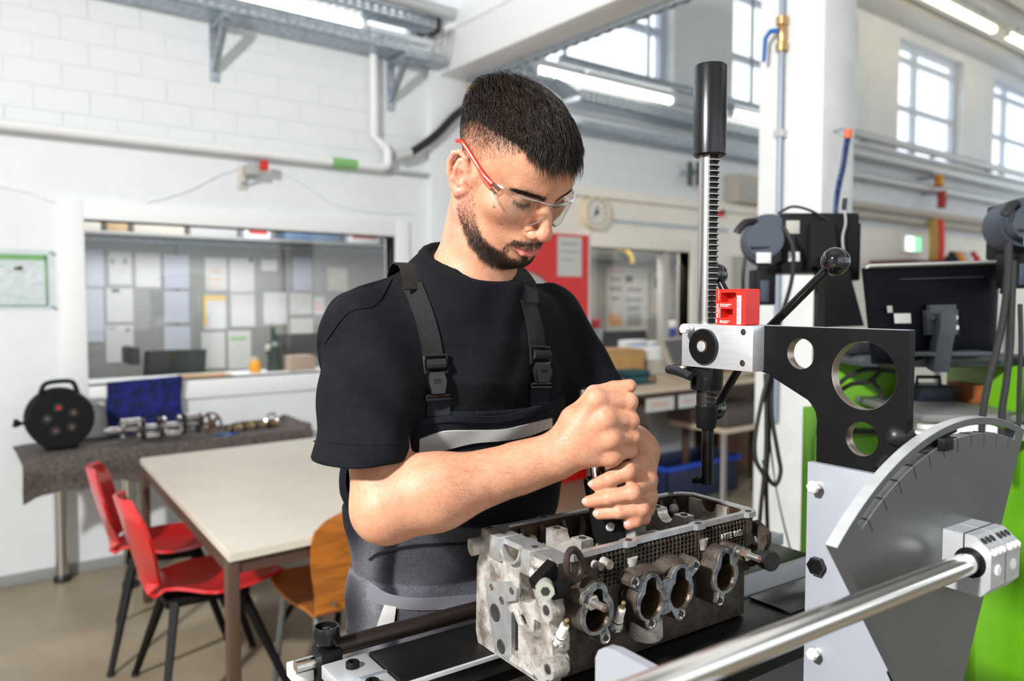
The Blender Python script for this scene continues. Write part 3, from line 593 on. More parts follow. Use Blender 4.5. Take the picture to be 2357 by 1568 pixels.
# chairs -------------------------------------------------------------------------------------------
def shell(sw, wa, bw, sd, zs, zt, lean, th, dish=.02):
    """one-piece seat and back, local: bend at origin, seat runs +x, back rises and leans to -x"""
    bm = BM(); prof = []
    for k in range(25):
        t = k / 24
        if t < .48:
            q = t / .48; x = sd * (1 - q); z = zs + .012 * (1 - q) ** 2 * 2 - .018 * sin(pi * min(1, q*1.2)); ww = sw * (1 - .10*(1-q)**3) * (1 - q) + wa * q if q > .55 else sw * (1 - .06*(1-q)**3)
            if q > .55: k2 = (q - .55) / .45; ww = sw + (wa - sw) * (k2*k2*(3-2*k2))
        elif t < .58:
            q = (t - .48) / .10; a = q * (pi/2 + .05); x = -.045 * sin(a); z = zs + .045 * (1 - cos(a)); ww = wa
        else:
            q = (t - .58) / .42; x = -.045 - lean * q; z = zs + .045 + (zt - zs - .045) * q; k2 = min(1, q / .5); ww = wa + (bw - wa) * (k2*k2*(3-2*k2))
            if q > .7: ww *= sqrt(max(.05, 1 - ((q - .7) / .3) ** 2 * .82))
        prof.append((x, z, ww, t))
    V = []
    for x, z, ww, t in prof:
        row = []
        for j in range(13):
            v = j / 12 * 2 - 1; d = dish * v * v
            row.append(bm.verts.new((x + (d if t > .58 else 0), v * ww / 2, z + (d * .5 if t < .48 else 0))))
        V.append(row)
    for a, b in zip(V, V[1:]):
        for j in range(12): bm.faces.new((a[j], b[j], b[j+1], a[j+1]))
    bm.normal_update(); bmesh.ops.solidify(bm, geom=list(bm.faces), thickness=th); return bm
M_redc = mat('red_shell', (.56, .012, .014), .22, spec=.6, coat=.3)
M_legb = mat('black_steel_leg', (.006, .0055, .0055), .55, spec=.15)
def leg(bm, a, b, w0, w1): return tube(bm, [a, b], [w0, w1], 4)
def red_chair(label, loc, rz):
    t = thing('red_chair', label, 'chair', (0, 0, 0), group='red shell chairs at the pale table'); t.location = loc; t.rotation_euler = (0, 0, rz)
    obj('shell', shell(.40, .20, .41, .39, .405, .745, .075, .011, .045), M_redc, t, local=True)
    obj('seat_frame', box(BM(), (.02, -.085, .355), (.30, .085, .385), .006), M_legb, t, local=True)
    for xa, xb, s in ((.05, -.03, 1), (.05, -.03, -1), (.27, .40, 1), (.27, .40, -1)):
        l = obj('leg', leg(BM(), (xa, .08*s, .372), (xb, .265*s, .01), .019, .012), M_legb, t, local=True); obj('foot', cyl(BM(), (xb, .265*s, 0), (xb, .265*s, .014), .014, n=10), M_rubber, l, local=True)
    return t
c1 = red_chair('red shell chair tucked under the table near its brown leg', (.625, 2.83, 0), -.06)
dup(c1, (.63, 3.40, 0), -.24, 'red shell chair nearest the felt covered wall bench')
dup(c1, (1.60, 2.92, 0), pi, 'red shell chair on the far long side of the table, mostly hidden')
M_ply = mat('orange_plywood', (.50, .155, .018), .35, noise=.35, nscale=6, stretch=(1.2, 1.2, 9), coat=.25); M_legg = mat('grey_steel_leg', (.10, .11, .10), .4)
wc = thing('plywood_chair', 'orange brown plywood chair pushed up to the end of the table', 'chair', (0, 0, 0)); wc.location = (1.165, 2.30, 0); wc.rotation_euler = (0, 0, pi/2 + .03)
obj('shell', shell(.40, .40, .44, .38, .395, .745, .03, .012, .012), M_ply, wc, local=True)
for s in (1, -1):
    obj('leg', tube(BM(), [(.06, .155*s, .375), (.04, .165*s, .36), (-.10, .185*s, .0)], .012, 10), M_legg, wc, local=True); obj('leg', tube(BM(), [(.27, .155*s, .375), (.30, .165*s, .36), (.36, .185*s, 0)], .012, 10), M_legg, wc, local=True)
    obj('side_rail', tube(BM(), [(.04, .155*s, .37), (.30, .155*s, .37)], .011, 10), M_legg, wc, local=True); obj('screw', cyl(BM(), (-.045, .15*s, .445), (-.052, .15*s, .445), .008, n=10), M_chrome, wc, local=True)
# ================================================================== red door, clock, far bench
M_redd = mat('red_door_paint', (.68, .008, .006), .35)
dx1 = 4.137; dx0 = 3.12
c = P(1196, 690, 'R', 'y', W - .04); rr_ = P(1278, 690, 'R', 'y', W - .04).x - c.x
bm = plate(BM(), [(dx0, .005), (dx1, .005), (dx1, 1.893), (dx0, 1.893)], [circ(c.x, c.z, .215, 40, ru=rr_)], lambda u, v, t: (u, t, v), W - .045, W - .005)
dr = obj('door_1', bm, M_redd, kind='structure', smooth=20)
obj('round_panel', plate(BM(), circ(c.x, c.z, .213, 40, ru=rr_ - .002), [], lambda u, v, t: (u, t, v), W - .020, W - .008), mat('grey_panel', (.47, .46, .43), .5), dr)
obj('door_frame', box(BM(), (dx1 + .005, W - .03, 0), (dx1 + .035, W, 1.93), .003), M_cream, dr)
a = P(1284, 543, 'R', 'y', W - .05); b = P(1340, 637, 'R', 'y', W - .05)
sheet('notice_sheet', a.x, b.z, b.x - .005, a.z, W - .047, M_pap[0], 'white printed sheet taped to the red door', marks=[(.15,.8,.8,.84,'grey'),(.15,.6,.85,.63,'grey'),(.15,.4,.7,.43,'grey')])
c = P(1370, 490, 'R', 'y', W - .03); R_ = P(1370, 450, 'R', 'y', W - .03).z - c.z
ck_ = thing('wall_clock', 'round wall clock with a pale wooden rim above the red door', 'clock', (c.x, W - .03, c.z - R_))
obj('rim', lathe(BM(), [(R_*.84,-.02),(R_*.86,-.035),(R_*.97,-.035),(R_,-.02),(R_,.028),(0,.028)], (c.x, W - .03, c.z), (0,1,0), 40), mat('clock_rim', (.80, .70, .52), .5), ck_)
obj('dial', cyl(BM(), (c.x, W - .045, c.z), (c.x, W - .03, c.z), R_*.85, n=36), mat('clock_dial', (.76, .73, .66), .5), ck_)
M_hand = mat('clock_hand', (.03, .05, .10), .5)
for dx, dz, w_ in ((.05, .35, .022), (-.25, -.28, .014)): obj('clock_hand', tube(BM(), [(c.x, W - .048, c.z), (c.x + dx*R_, W - .048, c.z + dz*R_)], R_*w_*2, 6), M_hand, ck_)
obj('hub', cyl(BM(), (c.x, W - .055, c.z), (c.x, W - .044, c.z), R_*.13, n=16), M_hand, ck_)
for k in range(12): obj('hour_mark', box(BM(), (c.x + R_*.7*sin(k*pi/6) - .004, W - .047, c.z + R_*.7*cos(k*pi/6) - .008), (c.x + R_*.7*sin(k*pi/6) + .004, W - .0445, c.z + R_*.7*cos(k*pi/6) + .008)), M_hand, ck_)
z0 = P(1450, 452, 'R', 'y', W - .05).z
tag(obj('cable_duct', box(BM(), (3.05, W - .055, z0 - .035), (7.9, W - .0, z0 + .04), .004), M_cream), 'cream cable duct running along the wall above the clock', 'cable duct')
z0 = P(1500, 515, 'R', 'y', W - .01).z
tag(obj('wall_strip', box(BM(), (4.45, W - .012, z0 - .02), (5.9, W, z0 + .012), .002), mat('strip_bluegrey', (.47, .52, .56), .5)), 'thin blue grey strip on the cream wall beside the clock', 'strip')
# behind the far office window: board, poster, shelf things
YC = W + .75
M_dk = mat('dark_panel', (.05, .05, .048), .6)
obj('wall_office', box(BM(), (3.6, YC, 0), (6.6, YC + .03, 2.3)), mat('office_grey', (.34, .33, .30), .7), kind='structure', smooth=0)
a = P(1358, 572, 'R', 'y', YC - .02); b = P(1600, 612, 'R', 'y', YC - .02)
tag(obj('dark_shelf', box(BM(), (a.x - .3, YC - .25, b.z), (b.x, YC - .005, a.z + .1), .004), M_dk), 'dark hanging cupboard at the top of the far office window', 'cupboard')
a = P(1397, 615, 'R', 'y', YC - .004); b = P(1490, 765, 'R', 'y', YC - .004)
mks = [(.12,.93,.4,.97,'pink'),(.1,.79,.32,.85,'grey'),(.45,.78,.62,.88,'black'),(.08,.64,.35,.72,'grey'),(.5,.63,.85,.70,'grey'),(.1,.50,.3,.56,'grey'),(.45,.48,.85,.54,'grey'),(.05,.12,.35,.3,'orange'),(.5,.1,.85,.3,'grey'),(.5,.33,.8,.42,'grey')]
sheet('wall_poster', a.x, b.z, b.x, a.z, YC - .002, M_pap[0], 'white wall chart with small dark pictures in the far office window', 'poster', mks)
a = P(1502, 625, 'R', 'y', YC - .004); b = P(1545, 720, 'R', 'y', YC - .004)
sheet('wall_poster', a.x, b.z, b.x, a.z, YC - .002, M_pap[2], 'beige notice with dark pictures beside the white wall chart', 'poster', [(.1,.6,.8,.85,'black'),(.2,.2,.7,.45,'grey'),(.1,.05,.5,.15,'orange')])
yp = [P(x, y, 'R', 'y', YC - .28) for x, y in ((1428, 572), (1442, 580), (1452, 592), (1455, 606))]
tag(obj('yellow_hose', tube(BM(), bez(yp, 16), .022, 10), mat('yellow_rubber', (.55, .36, .04), .5)), 'bent yellow hose hanging at the top of the far office window', 'hose')
# far bench ----------------------------------------------------------------------------------------
ZF = .83
M_ftop = mat('bench_wood_top', (.66, .55, .40), .4, noise=.08, nscale=5)
M_fbrown = mat('dark_wood', (.085, .04, .022), .5, noise=.3, nscale=12)
fa = P(1457, 905, 'R', 'z', ZF)
fb = thing('far_workbench', 'wooden workbench under the far office window with papers hung on its front', 'workbench', (fa.x + 1.0, fa.y + .5, 0))
X0, Y0, X1, Y1 = 3.22, fa.y, 4.93, W - .04
obj('top', box(BM(), (X0, Y0, ZF - .035), (X1, Y1, ZF), .004), M_ftop, fb); obj('edge_band', box(BM(), (X0 - .003, Y0 - .006, ZF - .036), (X1 + .003, Y0 - .0005, ZF - .014), .001), M_fbrown, fb)
for x in (X0 + .04, X1 - .10):
    for y in (Y0 + .05, Y1 - .10): obj('leg', box(BM(), (x, y, 0), (x + .06, y + .06, ZF - .035), .004), M_fbrown, fb)
obj('cabinet_side', box(BM(), (4.30, Y0 + .62, .02), (4.82, Y1 - .06, ZF - .036), .004), mat('pale_cabinet', (.50, .50, .48), .5), fb); obj('apron', box(BM(), (X0 + .1, Y0 + .06, ZF - .10), (X1 - .1, Y0 + .08, ZF - .035), .003), M_fbrown, fb)
def onb(px, py, yy): return P(px, py, 'R', 'y', yy)
for q, (x0, x1, l) in enumerate(((1487, 1552, 'first white notice on the front of the far workbench'), (1562, 1608, 'second white notice on the front of the far workbench'))):
    a = onb(x0, 918, Y0 - .01); b = onb(x1, 945, Y0 - .01)
    sheet('bench_notice', a.x, ZF - .13, b.x, ZF - .045, Y0 - .008, M_pap[0], l, marks=[(.2,.3,.8,.7,mat('faint_pink', (.62, .45, .40), .7))])
# things on the far bench
a = onb(1357, 858, 4.18); b = onb(1452, 858, 4.18)
carton('cardboard_box', a.x, b.x, 4.05, 4.33, ZF, ZF + .20, mat('kraft_box', (.52, .30, .11), .7, noise=.12, nscale=9), 'plain brown cardboard box on the far workbench', rot=-.12)
t = thing('paper_stack', 'stack of white boxes and papers beside the cardboard box', 'papers', (b.x + .26, 4.2, ZF))
obj('lower_box', box(BM(), (b.x + .08, 4.0, ZF), (b.x + .52, 4.36, ZF + .11), .004), M_beige, t); obj('upper_box', box(BM(), (b.x + .06, 4.02, ZF + .11), (b.x + .44, 4.36, ZF + .19), .004), M_white, t)
a = onb(1470, 890, 3.62); t = thing('tool_case', 'dark teal tool case on the far workbench edge', 'case', (a.x, 3.62, ZF)); M_teal = mat('teal_plastic', (.008, .06, .075), .5)
obj('body', box(BM(), (a.x - .12, 3.58, ZF), (a.x + .14, 3.78, ZF + .055), .012), M_teal, t); obj('lid', box(BM(), (a.x - .10, 3.60, ZF + .055), (a.x + .10, 3.76, ZF + .095), .014), M_teal, t); obj('badge', box(BM(), (a.x + .06, 3.574, ZF + .02), (a.x + .11, 3.582, ZF + .045), .002), mat('badge_copper', (.4, .16, .08), .5), t)
a = onb(1405, 885, 3.66); t = thing('grey_bundle', 'pale grey bundle of paper between the worker and the teal case', 'papers', (a.x - .1, 3.68, ZF)); obj('pad', box(BM(), (a.x - .30, 3.58, ZF), (a.x + .06, 3.82, ZF + .045), .01), M_gbox, t); obj('cover', box(BM(), (a.x - .28, 3.59, ZF + .045), (a.x + .03, 3.80, ZF + .06), .005), M_pap[0], t)
a = onb(1560, 840, 3.95); t = thing('far_monitor', 'small cream framed monitor tilted back on the far workbench', 'monitor', (a.x, 3.95, ZF))
tl, tR = onb(1520, 780, 3.99), onb(1604, 770, 3.99); bl, br = onb(1545, 845, 3.93), onb(1612, 845, 3.93)
def slab(pts, th):
    bm = BM(); n = (pts[1] - pts[0]).cross(pts[3] - pts[0]).normalized() * th; A_ = [bm.verts.new(p) for p in pts]; B_ = [bm.verts.new(p + n) for p in pts]
    bm.faces.new(A_); bm.faces.new(B_[::-1])
    for i in range(4): bm.faces.new((A_[i], B_[i], B_[(i+1)%4], A_[(i+1)%4]))
    return bm
obj('case', slab([bl, br, tR, tl], -.03), M_beige, t); cc = (bl + br + tR + tl) / 4
obj('screen', slab([cc + (p - cc)*.84 + Vector((0, -.004, 0)) for p in (bl, br, tR, tl)], .002), mat('grey_screen', (.10, .09, .08), .3), t); obj('foot', box(BM(), (a.x - .02, 3.93, ZF), (a.x + .14, 4.08, ZF + .02), .005), M_beige, t)
def blob(name, px0, px1, py0, py1, yy, m, label, cat, dep=.08, zb=None, cap=None):
    a = onb(px0, py1, yy); b = onb(px1, py0, yy); z0 = ZF if zb is None else zb
    t = thing(name, label, cat, ((a.x+b.x)/2, yy, z0)); h = max(.03, b.z - z0)
    obj('body', box(BM(), (a.x, yy - dep/2, z0), (b.x, yy + dep/2, z0 + h*(.82 if cap else 1)), .006), m, t)
    if cap: obj('cap', box(BM(), (a.x + .01, yy - dep/2 + .008, z0 + h*.82), (b.x - .01, yy + dep/2 - .008, z0 + h), .004), cap, t)
    return t
M_blue = mat('bright_blue', (.02, .14, .45), .5); M_lblue = mat('light_blue', (.18, .33, .55), .5)
# on the sill inside the far office window
zs = w2[2] + .0
blob('spray_bottle', 1363, 1380, 735, 830, W + .20, mat('bottle_grey', (.42, .46, .52), .4), 'slim bottle with a red cap inside the far office window', 'bottle', .07, .83, M_redd)
tag(obj('office_shelf', box(BM(), (4.0, W + .14, .80), (6.2, W + .60, .83), .003), M_off), 'plain shelf just inside the far office window', 'shelf')
blob('black_monitor', 1388, 1488, 760, 830, W + .45, M_black, 'black screen inside the far office window', 'monitor', .04, .83, M_rubber)
blob('white_bag', 1432, 1480, 782, 830, W + .25, M_white, 'crumpled white bag on the sill of the far office window', 'bag', .1, .83)
blob('blue_pack', 1458, 1486, 795, 830, W + .19, M_blue, 'bright blue pack on the sill of the far office window', 'box', .06, .83)
blob('light_blue_carton', 1487, 1522, 785, 830, W + .25, M_lblue, 'light blue carton on the sill of the far office window', 'box', .1, .83, M_white)
blob('blue_folder', 1543, 1555, 738, 830, W + .25, mat('folder_blue', (.015, .04, .25), .5), 'upright dark blue folder at the frame of the far office window', 'folder', .1, .83, M_white)
# below the bench: crate, dark boxes
a = P(1500, 1110, 'R', 'z', .02)
t = thing('blue_crate', 'open blue crate full of parts on the floor under the far workbench', 'crate', (4.55, 3.85, 0)); M_crate = mat('crate_blue', (.010, .018, .07), .45)
cx0, cx1, cy0, cy1, ch = 4.02, 4.80, 3.50, 3.84, .26
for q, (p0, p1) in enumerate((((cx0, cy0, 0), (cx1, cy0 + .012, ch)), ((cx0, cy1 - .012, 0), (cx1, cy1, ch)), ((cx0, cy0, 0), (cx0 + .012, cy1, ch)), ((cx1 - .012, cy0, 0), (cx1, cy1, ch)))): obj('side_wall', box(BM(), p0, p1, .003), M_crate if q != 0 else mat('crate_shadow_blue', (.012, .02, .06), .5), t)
obj('base', box(BM(), (cx0 + .012, cy0 + .012, 0), (cx1 - .012, cy1 - .012, .012)), M_crate, t); bm = BM()
for p0, p1 in (((cx0 - .015, cy0 - .015, ch - .03), (cx1 + .015, cy0 - .0005, ch)), ((cx0 - .015, cy1 + .0005, ch - .03), (cx1 + .015, cy1 + .015, ch)), ((cx0 - .015, cy0 - .0005, ch - .03), (cx0 - .0005, cy1 + .0005, ch)), ((cx1 + .0005, cy0 - .0005, ch - .03), (cx1 + .015, cy1 + .0005, ch))): box(bm, p0, p1)
obj('rim', bm, mat('rim_blue', (.01, .07, .55), .4), t, smooth=0)
random.seed(5)
for k in range(7):
    x = cx0 + .10 + .105*k; z = random.uniform(.09, .2); tag(obj('spare_part', lathe(BM(), [(0,0),(.035,0),(.038,.03),(.02,.045),(.02,.08),(0,.08)], (x, (cy0+cy1)/2 + random.uniform(-.06,.06), .015), (random.uniform(-.15,.15),random.uniform(-.15,.15),1), 14), [M_gold, M_steel, M_rust][k % 3]), 'small metal part lying in the open blue crate', 'part', 'metal parts in the blue crate')
carton('dark_case', 4.02, 4.28, 3.90, 4.22, 0, .34, mat('dark_teal_case', (.012, .025, .028), .5), 'dark tool case on the floor behind the blue crate', 'case', band=M_gold)
carton('black_case', 4.04, 4.26, 3.92, 4.2, .342, .46, M_black, 'black case standing on the dark tool case', 'case')
# second felt bench and brown cupboard beside the column
a = P(1662, 1150, 'R', 'z', 0)
t = thing('felt_side_bench', 'low side bench with a grey felt pad and a chrome leg beside the column', 'bench', (4.75, 3.5, 0))
obj('top', box(BM(), (4.28, 3.22, .50), (5.3, 3.72, .54), .004), M_ftop, t); obj('felt_pad', box(BM(), (4.24, 3.19, .541), (5.3, 3.72, .66), .03, 3), M_felt, t)
for x, y in ((a.x, a.y), (5.2, 3.3), (5.2, 3.66), (4.4, 3.66)): obj('leg', cyl(BM(), (x, y, 0), (x, y, .50), .028, n=16), M_chrome if (x, y) == (a.x, a.y) else M_fbrown, t)
t = thing('brown_cupboard', 'dark brown wooden cupboard partly hidden by the white column', 'cupboard', (5.1, 3.95, 0))
obj('body', box(BM(), (4.98, 3.78, 0), (5.42, 4.12, .80), .004), M_fbrown, t); obj('top', box(BM(), (4.95, 3.76, .801), (5.45, 4.13, .83), .004), M_ftop, t); obj('door', box(BM(), (5.0, 3.768, .03), (5.40, 3.779, .78), .003), mat('brown_door', (.14, .06, .03), .5), t)
carton('brown_case', 5.0, 5.35, 3.80, 4.05, .831, .99, mat('tan_case', (.22, .09, .04), .6), 'reddish brown case on top of the dark cupboard by the column', 'case')
# ================================================================== fittings on the column
c0 = P(1803, 0, 'R', 'x', 2.785); c1_ = P(1793, 500, 'R', 'x', 2.785)
t = thing('column_conduit', 'grey conduit with a brass tap and blue lever on the white column', 'conduit', (2.785, c0.y, .9)); M_cond = mat('conduit_grey', (.28, .33, .40), .4, metal=.3)
obj('pipe', cyl(BM(), (2.780, c0.y, .9), (2.780, c0.y, 2.86), .012, n=14), M_cond, t)
v0, v1 = P(1800, 118, 'R', 'x', 2.78).z, P(1800, 40, 'R', 'x', 2.78).z
obj('tap_body', lathe(BM(), [(.012,0),(.024,0),(.024,.03),(.016,.035),(.020,.06),(.020,v1-v0-.05),(.016,v1-v0-.035),(.024,v1-v0-.03),(.024,v1-v0),(.012,v1-v0)], (2.780, c0.y, v0), (0,0,1), 14), M_brass, t)
M_lever = mat('blue_lever', (.02, .12, .42), .4); zl = (v0 + v1)/2
obj('tap_lever', tube(BM(), [(2.76, c0.y, zl + .01), (2.745, c0.y + .03, zl + .012), (2.745, c0.y + .052, zl - .01), (2.745, c0.y + .058, zl - .10)], [.012, .010, .009, .008], 8), M_lever, t)
for z in (1.2, 2.05): obj('clip', box(BM(), (2.762, c0.y - .02, z), (2.80, c0.y + .02, z + .03), .003), M_pipegrey, t)
hs = [D(x, y, 3.02) for x, y in ((1952, 312), (1946, 345), (1940, 385), (1932, 420), (1926, 455), (1921, 505), (1915, 560))]
ctr = bez(hs, 60); sp_ = []
for k in range(len(ctr) * 8):
    i = min(len(ctr) - 2, k // 8); f_ = (k % 8) / 8; p = ctr[i].lerp(ctr[i+1], f_); a = 2*pi*k/13
    sp_.append(p + Vector((cos(a)*.0085, sin(a)*.0085, 0)))
t = thing('spiral_air_hose', 'blue coiled air hose with an orange end hanging from the white column', 'hose', hs[-1], 'L'); obj('coil', tube(BM(), sp_, .0040, 6), mat('hose_blue', (.004, .04, .18), .4), t); obj('end_grip', cyl(BM(), hs[0] - Vector((0,0,.01)), hs[0] + Vector((0,0,.022)), .014, n=14), mat('orange_plastic', (.9, .12, .01), .4), t)
obj('wall_hook', tube(BM(), [hs[0] + Vector((0,0,.02)), hs[0] + Vector((-.01,.02,.03)), hs[0] + Vector((-.06,.16,.03))], .005, 8), M_zinc, t)
# ================================================================== grey extraction unit, hanging cables
M_slate = mat('slate_plastic', (.045, .058, .082), .5, bump=.05, bscale=300); M_unit = mat('unit_black', (.009, .0095, .011), .55, spec=.2, bump=.05, bscale=300); M_lab = mat('label_white', (.72, .72, .70), .6); M_glab = mat('label_grey', (.45, .44, .40), .6)
def unit(name, label, px, py, dep, sx, cord):
    """round slate cover facing the camera, black box and slanted support behind"""
    s = dep / F; o = D(px, py, dep); f = lambda u, v, w_: Vector((o.x + u*s, dep + w_, o.z - v*s)); R_ = 58
    t = thing(name, label, 'machine', f(60, 0, .1), 'L')
    cv = obj('round_cover', lathe(BM(), [(0,-.012),(R_*s*.72,-.012),(R_*s*.70,-.008),(R_*s*.70,.05),(0,.05)], f(0, 0, 0), (0.25,1,0), 40), M_slate, t)
    obj('cover_seam', lathe(BM(), [(0,-.0135),(R_*s*.70,-.0135),(0,-.0125)], f(0,0,0), (.25,1,0), 40), M_slate, cv)
    obj('drum', lathe(BM(), [(0,.0),(R_*s*.98,.0),(R_*s*1.05,.02),(R_*s*1.05,.12),(0,.12)], f(22, -4, .045), (0.25,1,0), 44), M_slate, t)
    obj('cover_band', box(BM(), f(-38, 16, -.0165), f(38, 20, -.0125), .0005), M_rubber, cv)
    obj('label', box(BM(), f(-22, 30, -.020), f(10, 54, -.013), .001), M_lab, cv)
    obj('body', box(BM(), f(50, -64, .03), f(50 + sx, 74, .26), .006), M_unit, t)
    obj('back_box', box(BM(), f(50 + sx, -44, .06), f(66 + sx, 92, .20), .006), M_unit, t)
    obj('label', box(BM(), f(57, -46, .0275), f(88, -16, .0297), .0004), M_glab, t); obj('label', box(BM(), f(63, 26, .0275), f(90, 48, .0297), .0004), M_lab, t)
    obj('tilted_panel', slab([f(104, 60, .012), f(176, 66, .012), f(160, -44, .022), f(108, -38, .022)], .012), M_unit, t)
    obj('support', slab([f(124, 200, .0), f(214, 196, .0), f(168, 40, .0), f(124, 40, .0)], .05), M_unit, t)
    obj('lower_bracket', box(BM(), f(-6, 66, .04), f(40, 150, .12), .006), M_unit, t); obj('lower_label', box(BM(), f(2, 92, .0365), f(22, 142, .0395), .0004), mat('label_dark', (.05, .06, .09), .4), t)
    obj('handle', tube(BM(), bez([f(-16, -44, .03), f(-45, -38, .0), f(-62, -22, -.01), (f(-66, -14, -.01))], 10), [.010]*4 + [.013]*20 if False else .011, 10), M_rubber, t)
    obj('pen_holder', cyl(BM(), f(187, -70, .02), f(189, -96, .02), .0065, n=10), M_rubber, t); obj('pen_cord', tube(BM(), bez([f(188, -72, .02), f(190, -40, .015), f(182, 0, .01), f(190, 60, .005), f(205, 150, .0)], 20), .0035, 6), M_grey, t)
    obj('cable', tube(BM(), bez([f(44, -64, .05), f(70, -78, .03), f(105, -70, .02), f(140, -52, .018), f(152, -46, .015)], 20), .004, 6), M_rubber, t)
    obj('cable', tube(BM(), bez([f(36, -30, -.02), f(56, 20, -.03), f(58, 90, -.02), f(46, 160, .0), f(40, 215, .03)], 24), .006, 8), M_rubber, t)
    obj('cable', tube(BM(), bez([f(-44, 40, .0), f(-48, 80, .0), f(-42, 130, .02), f(-30, 160, .05)], 20), .005, 8), M_rubber, t)
    obj('mount_post', cyl(BM(), (f(189, 0, .2).x, dep + .17, 0), (f(189, 0, .2).x, dep + .17, f(0, 40, 0).z), .022, n=14), M_rubber, t)
    return t
unit('extraction_unit', 'dark slate machine head with round cover and labels before the white column', 1760, 552, 2.15, 178, True)
unit('extraction_unit', 'second dark slate machine head cut by the picture edge beside the monitor', 2372, 512, 1.85, 150, True)
for k, pts in enumerate(([(1772, 850), (1752, 930), (1738, 1010), (1740, 1060), (1756, 1090), (1762, 1110)], [(1762, 860), (1764, 960), (1762, 1060), (1752, 1160), (1745, 1250), (1742, 1300)], [(1778, 850), (1776, 950), (1790, 1040), (1797, 1085), (1786, 1116), (1768, 1100), (1758, 1060)], [(1768, 850), (1770, 1000), (1764, 1100), (1766, 1200), (1770, 1300)], [(1772, 1010), (1784, 1110), (1805, 1210), (1832, 1310)])):
    tag(obj('hanging_cable', tube(BM(), bez([D(x, y, 2.28 + .012*k) for x, y in pts], 30), .0065 if k != 4 else .003, 8), M_rubber if k != 4 else M_grey, fr='L'), ('black cable looping widest to one side', 'black cable hanging straight down', 'black cable ending in a hanging loop', 'black cable straight beside the looped one', 'thin grey cord slanting to the floor')[k] + ' before the white column', 'cable', 'cables hanging before the column')
# ================================================================== green cart, monitor, shelf things
M_green = mat('green_lacquer', (.14, .40, .012), .4); M_shelf = mat('shelf_grey', (.20, .20, .20), .45, noise=.1, nscale=20); M_mon = mat('monitor_back', (.003, .0035, .0055), .55, spec=.08); M_stand = mat('stand_grey', (.045, .055, .065), .45); M_sil = mat('silver_edge', (.62, .61, .58), .35, metal=.4)
def LX(px, py, dep): return D(px, py, dep)
gc = thing('green_cart', 'green machine cart with grey shelves carrying the monitor', 'cart', LX(2090, 1000, 2.0).xy.to_3d(), 'L')
xl, xr = LX(1867, 1000, 2.12).x, LX(2300, 1000, 2.0).x
obj('back_panel', box(BM(), (LX(1912, 900, 2.16).x, 2.16, .12), (LX(2075, 900, 2.16).x, 2.19, LX(1900, 800, 2.16).z), .006), M_green, gc); obj('side_strip', box(BM(), (xl, 2.16, .12), (LX(1911, 900, 2.16).x, 2.19, LX(1866, 938, 2.16).z), .006), M_green, gc)
obj('door', box(BM(), (xl + .02, 2.148, .16), (LX(2070, 900, 2.15).x, 2.159, LX(1990, 1005, 2.15).z), .004), M_green, gc)
obj('gap_strip', box(BM(), (xl + .03, 2.150, LX(1990, 1000, 2.15).z), (LX(2070, 900, 2.15).x, 2.158, LX(1990, 988, 2.15).z), .001), M_rubber, gc)
zt = LX(2000, 812, 2.0).z
obj('upper_shelf', box(BM(), (LX(1938, 812, 2.0).x, 1.90, zt - .03), (LX(2300, 812, 2.0).x, 2.16, zt), .01), M_stand, gc)
zm = LX(2200, 935, 1.95).z
obj('middle_shelf', box(BM(), (LX(2075, 935, 1.9).x, 1.80, zm - .018), (LX(2310, 935, 1.9).x, 2.20, zm), .004), M_shelf, gc)
obj('front_strip', box(BM(), (LX(2075, 965, 1.9).x, 1.802, zm - .062), (LX(2300, 965, 1.9).x, 1.83, zm - .024), .003), M_white, gc)
obj('side_panel', box(BM(), (LX(2298, 900, 1.95).x, 1.74, .12), (LX(2345, 900, 1.95).x + .03, 2.2, LX(2300, 842, 1.85).z), .02, 3), M_green, gc); obj('side_cap', box(BM(), (LX(2292, 900, 1.95).x, 1.735, LX(2300, 842, 1.85).z), (LX(2345, 900, 1.95).x + .04, 2.2, LX(2300, 826, 1.85).z), .012, 3), M_rubber, gc)
obj('lower_panel', box(BM(), (LX(2230, 1300, 1.9).x, 1.86, .12), (LX(2400, 1300, 1.9).x, 1.9, zm - .08), .004), M_green, gc); obj('base', box(BM(), (xl, 1.76, .05), (LX(2400, 900, 1.95).x, 2.2, .12), .01), M_rubber, gc)
for x in (xl + .06, LX(2390, 900, 1.95).x - .05):
    for y in (1.82, 2.14): obj('caster', cyl(BM(), (x - .015, y, .028), (x + .015, y, .028), .028, n=16), M_rubber, gc)
for k, pts in enumerate(([(1925, 890), (1955, 865), (2000, 850), (2060, 856)], [(1925, 905), (1960, 885), (2000, 878), (2030, 852)], [(2010, 878), (2025, 900), (2035, 930), (2040, 960)])):
    tag(obj('cart_cable', tube(BM(), bez([D(x, y, 2.02 + .02*k) for x, y in pts], 20), .006, 8), M_rubber, fr='L'), ('upper', 'lower', 'downward bending')[k] + ' black cable behind the large round hole of the arm plate', 'cable', 'cables before the green cart')
t = thing('camera_module', 'small black device with a shiny clip lying on the cart shelf behind the arm plate', 'device', (LX(1985, 805, 1.94).x, 1.94, zt), 'L'); c = LX(1985, 800, 1.94)
obj('body', box(BM(), (c.x - .05, 1.92, zt), (c.x + .05, 1.98, zt + .03), .01), M_rubber, t); obj('clip', cyl(BM(), (c.x + .02, 1.915, zt + .02), (c.x + .05, 1.915, zt + .028), .009, n=12), M_chrome, t)
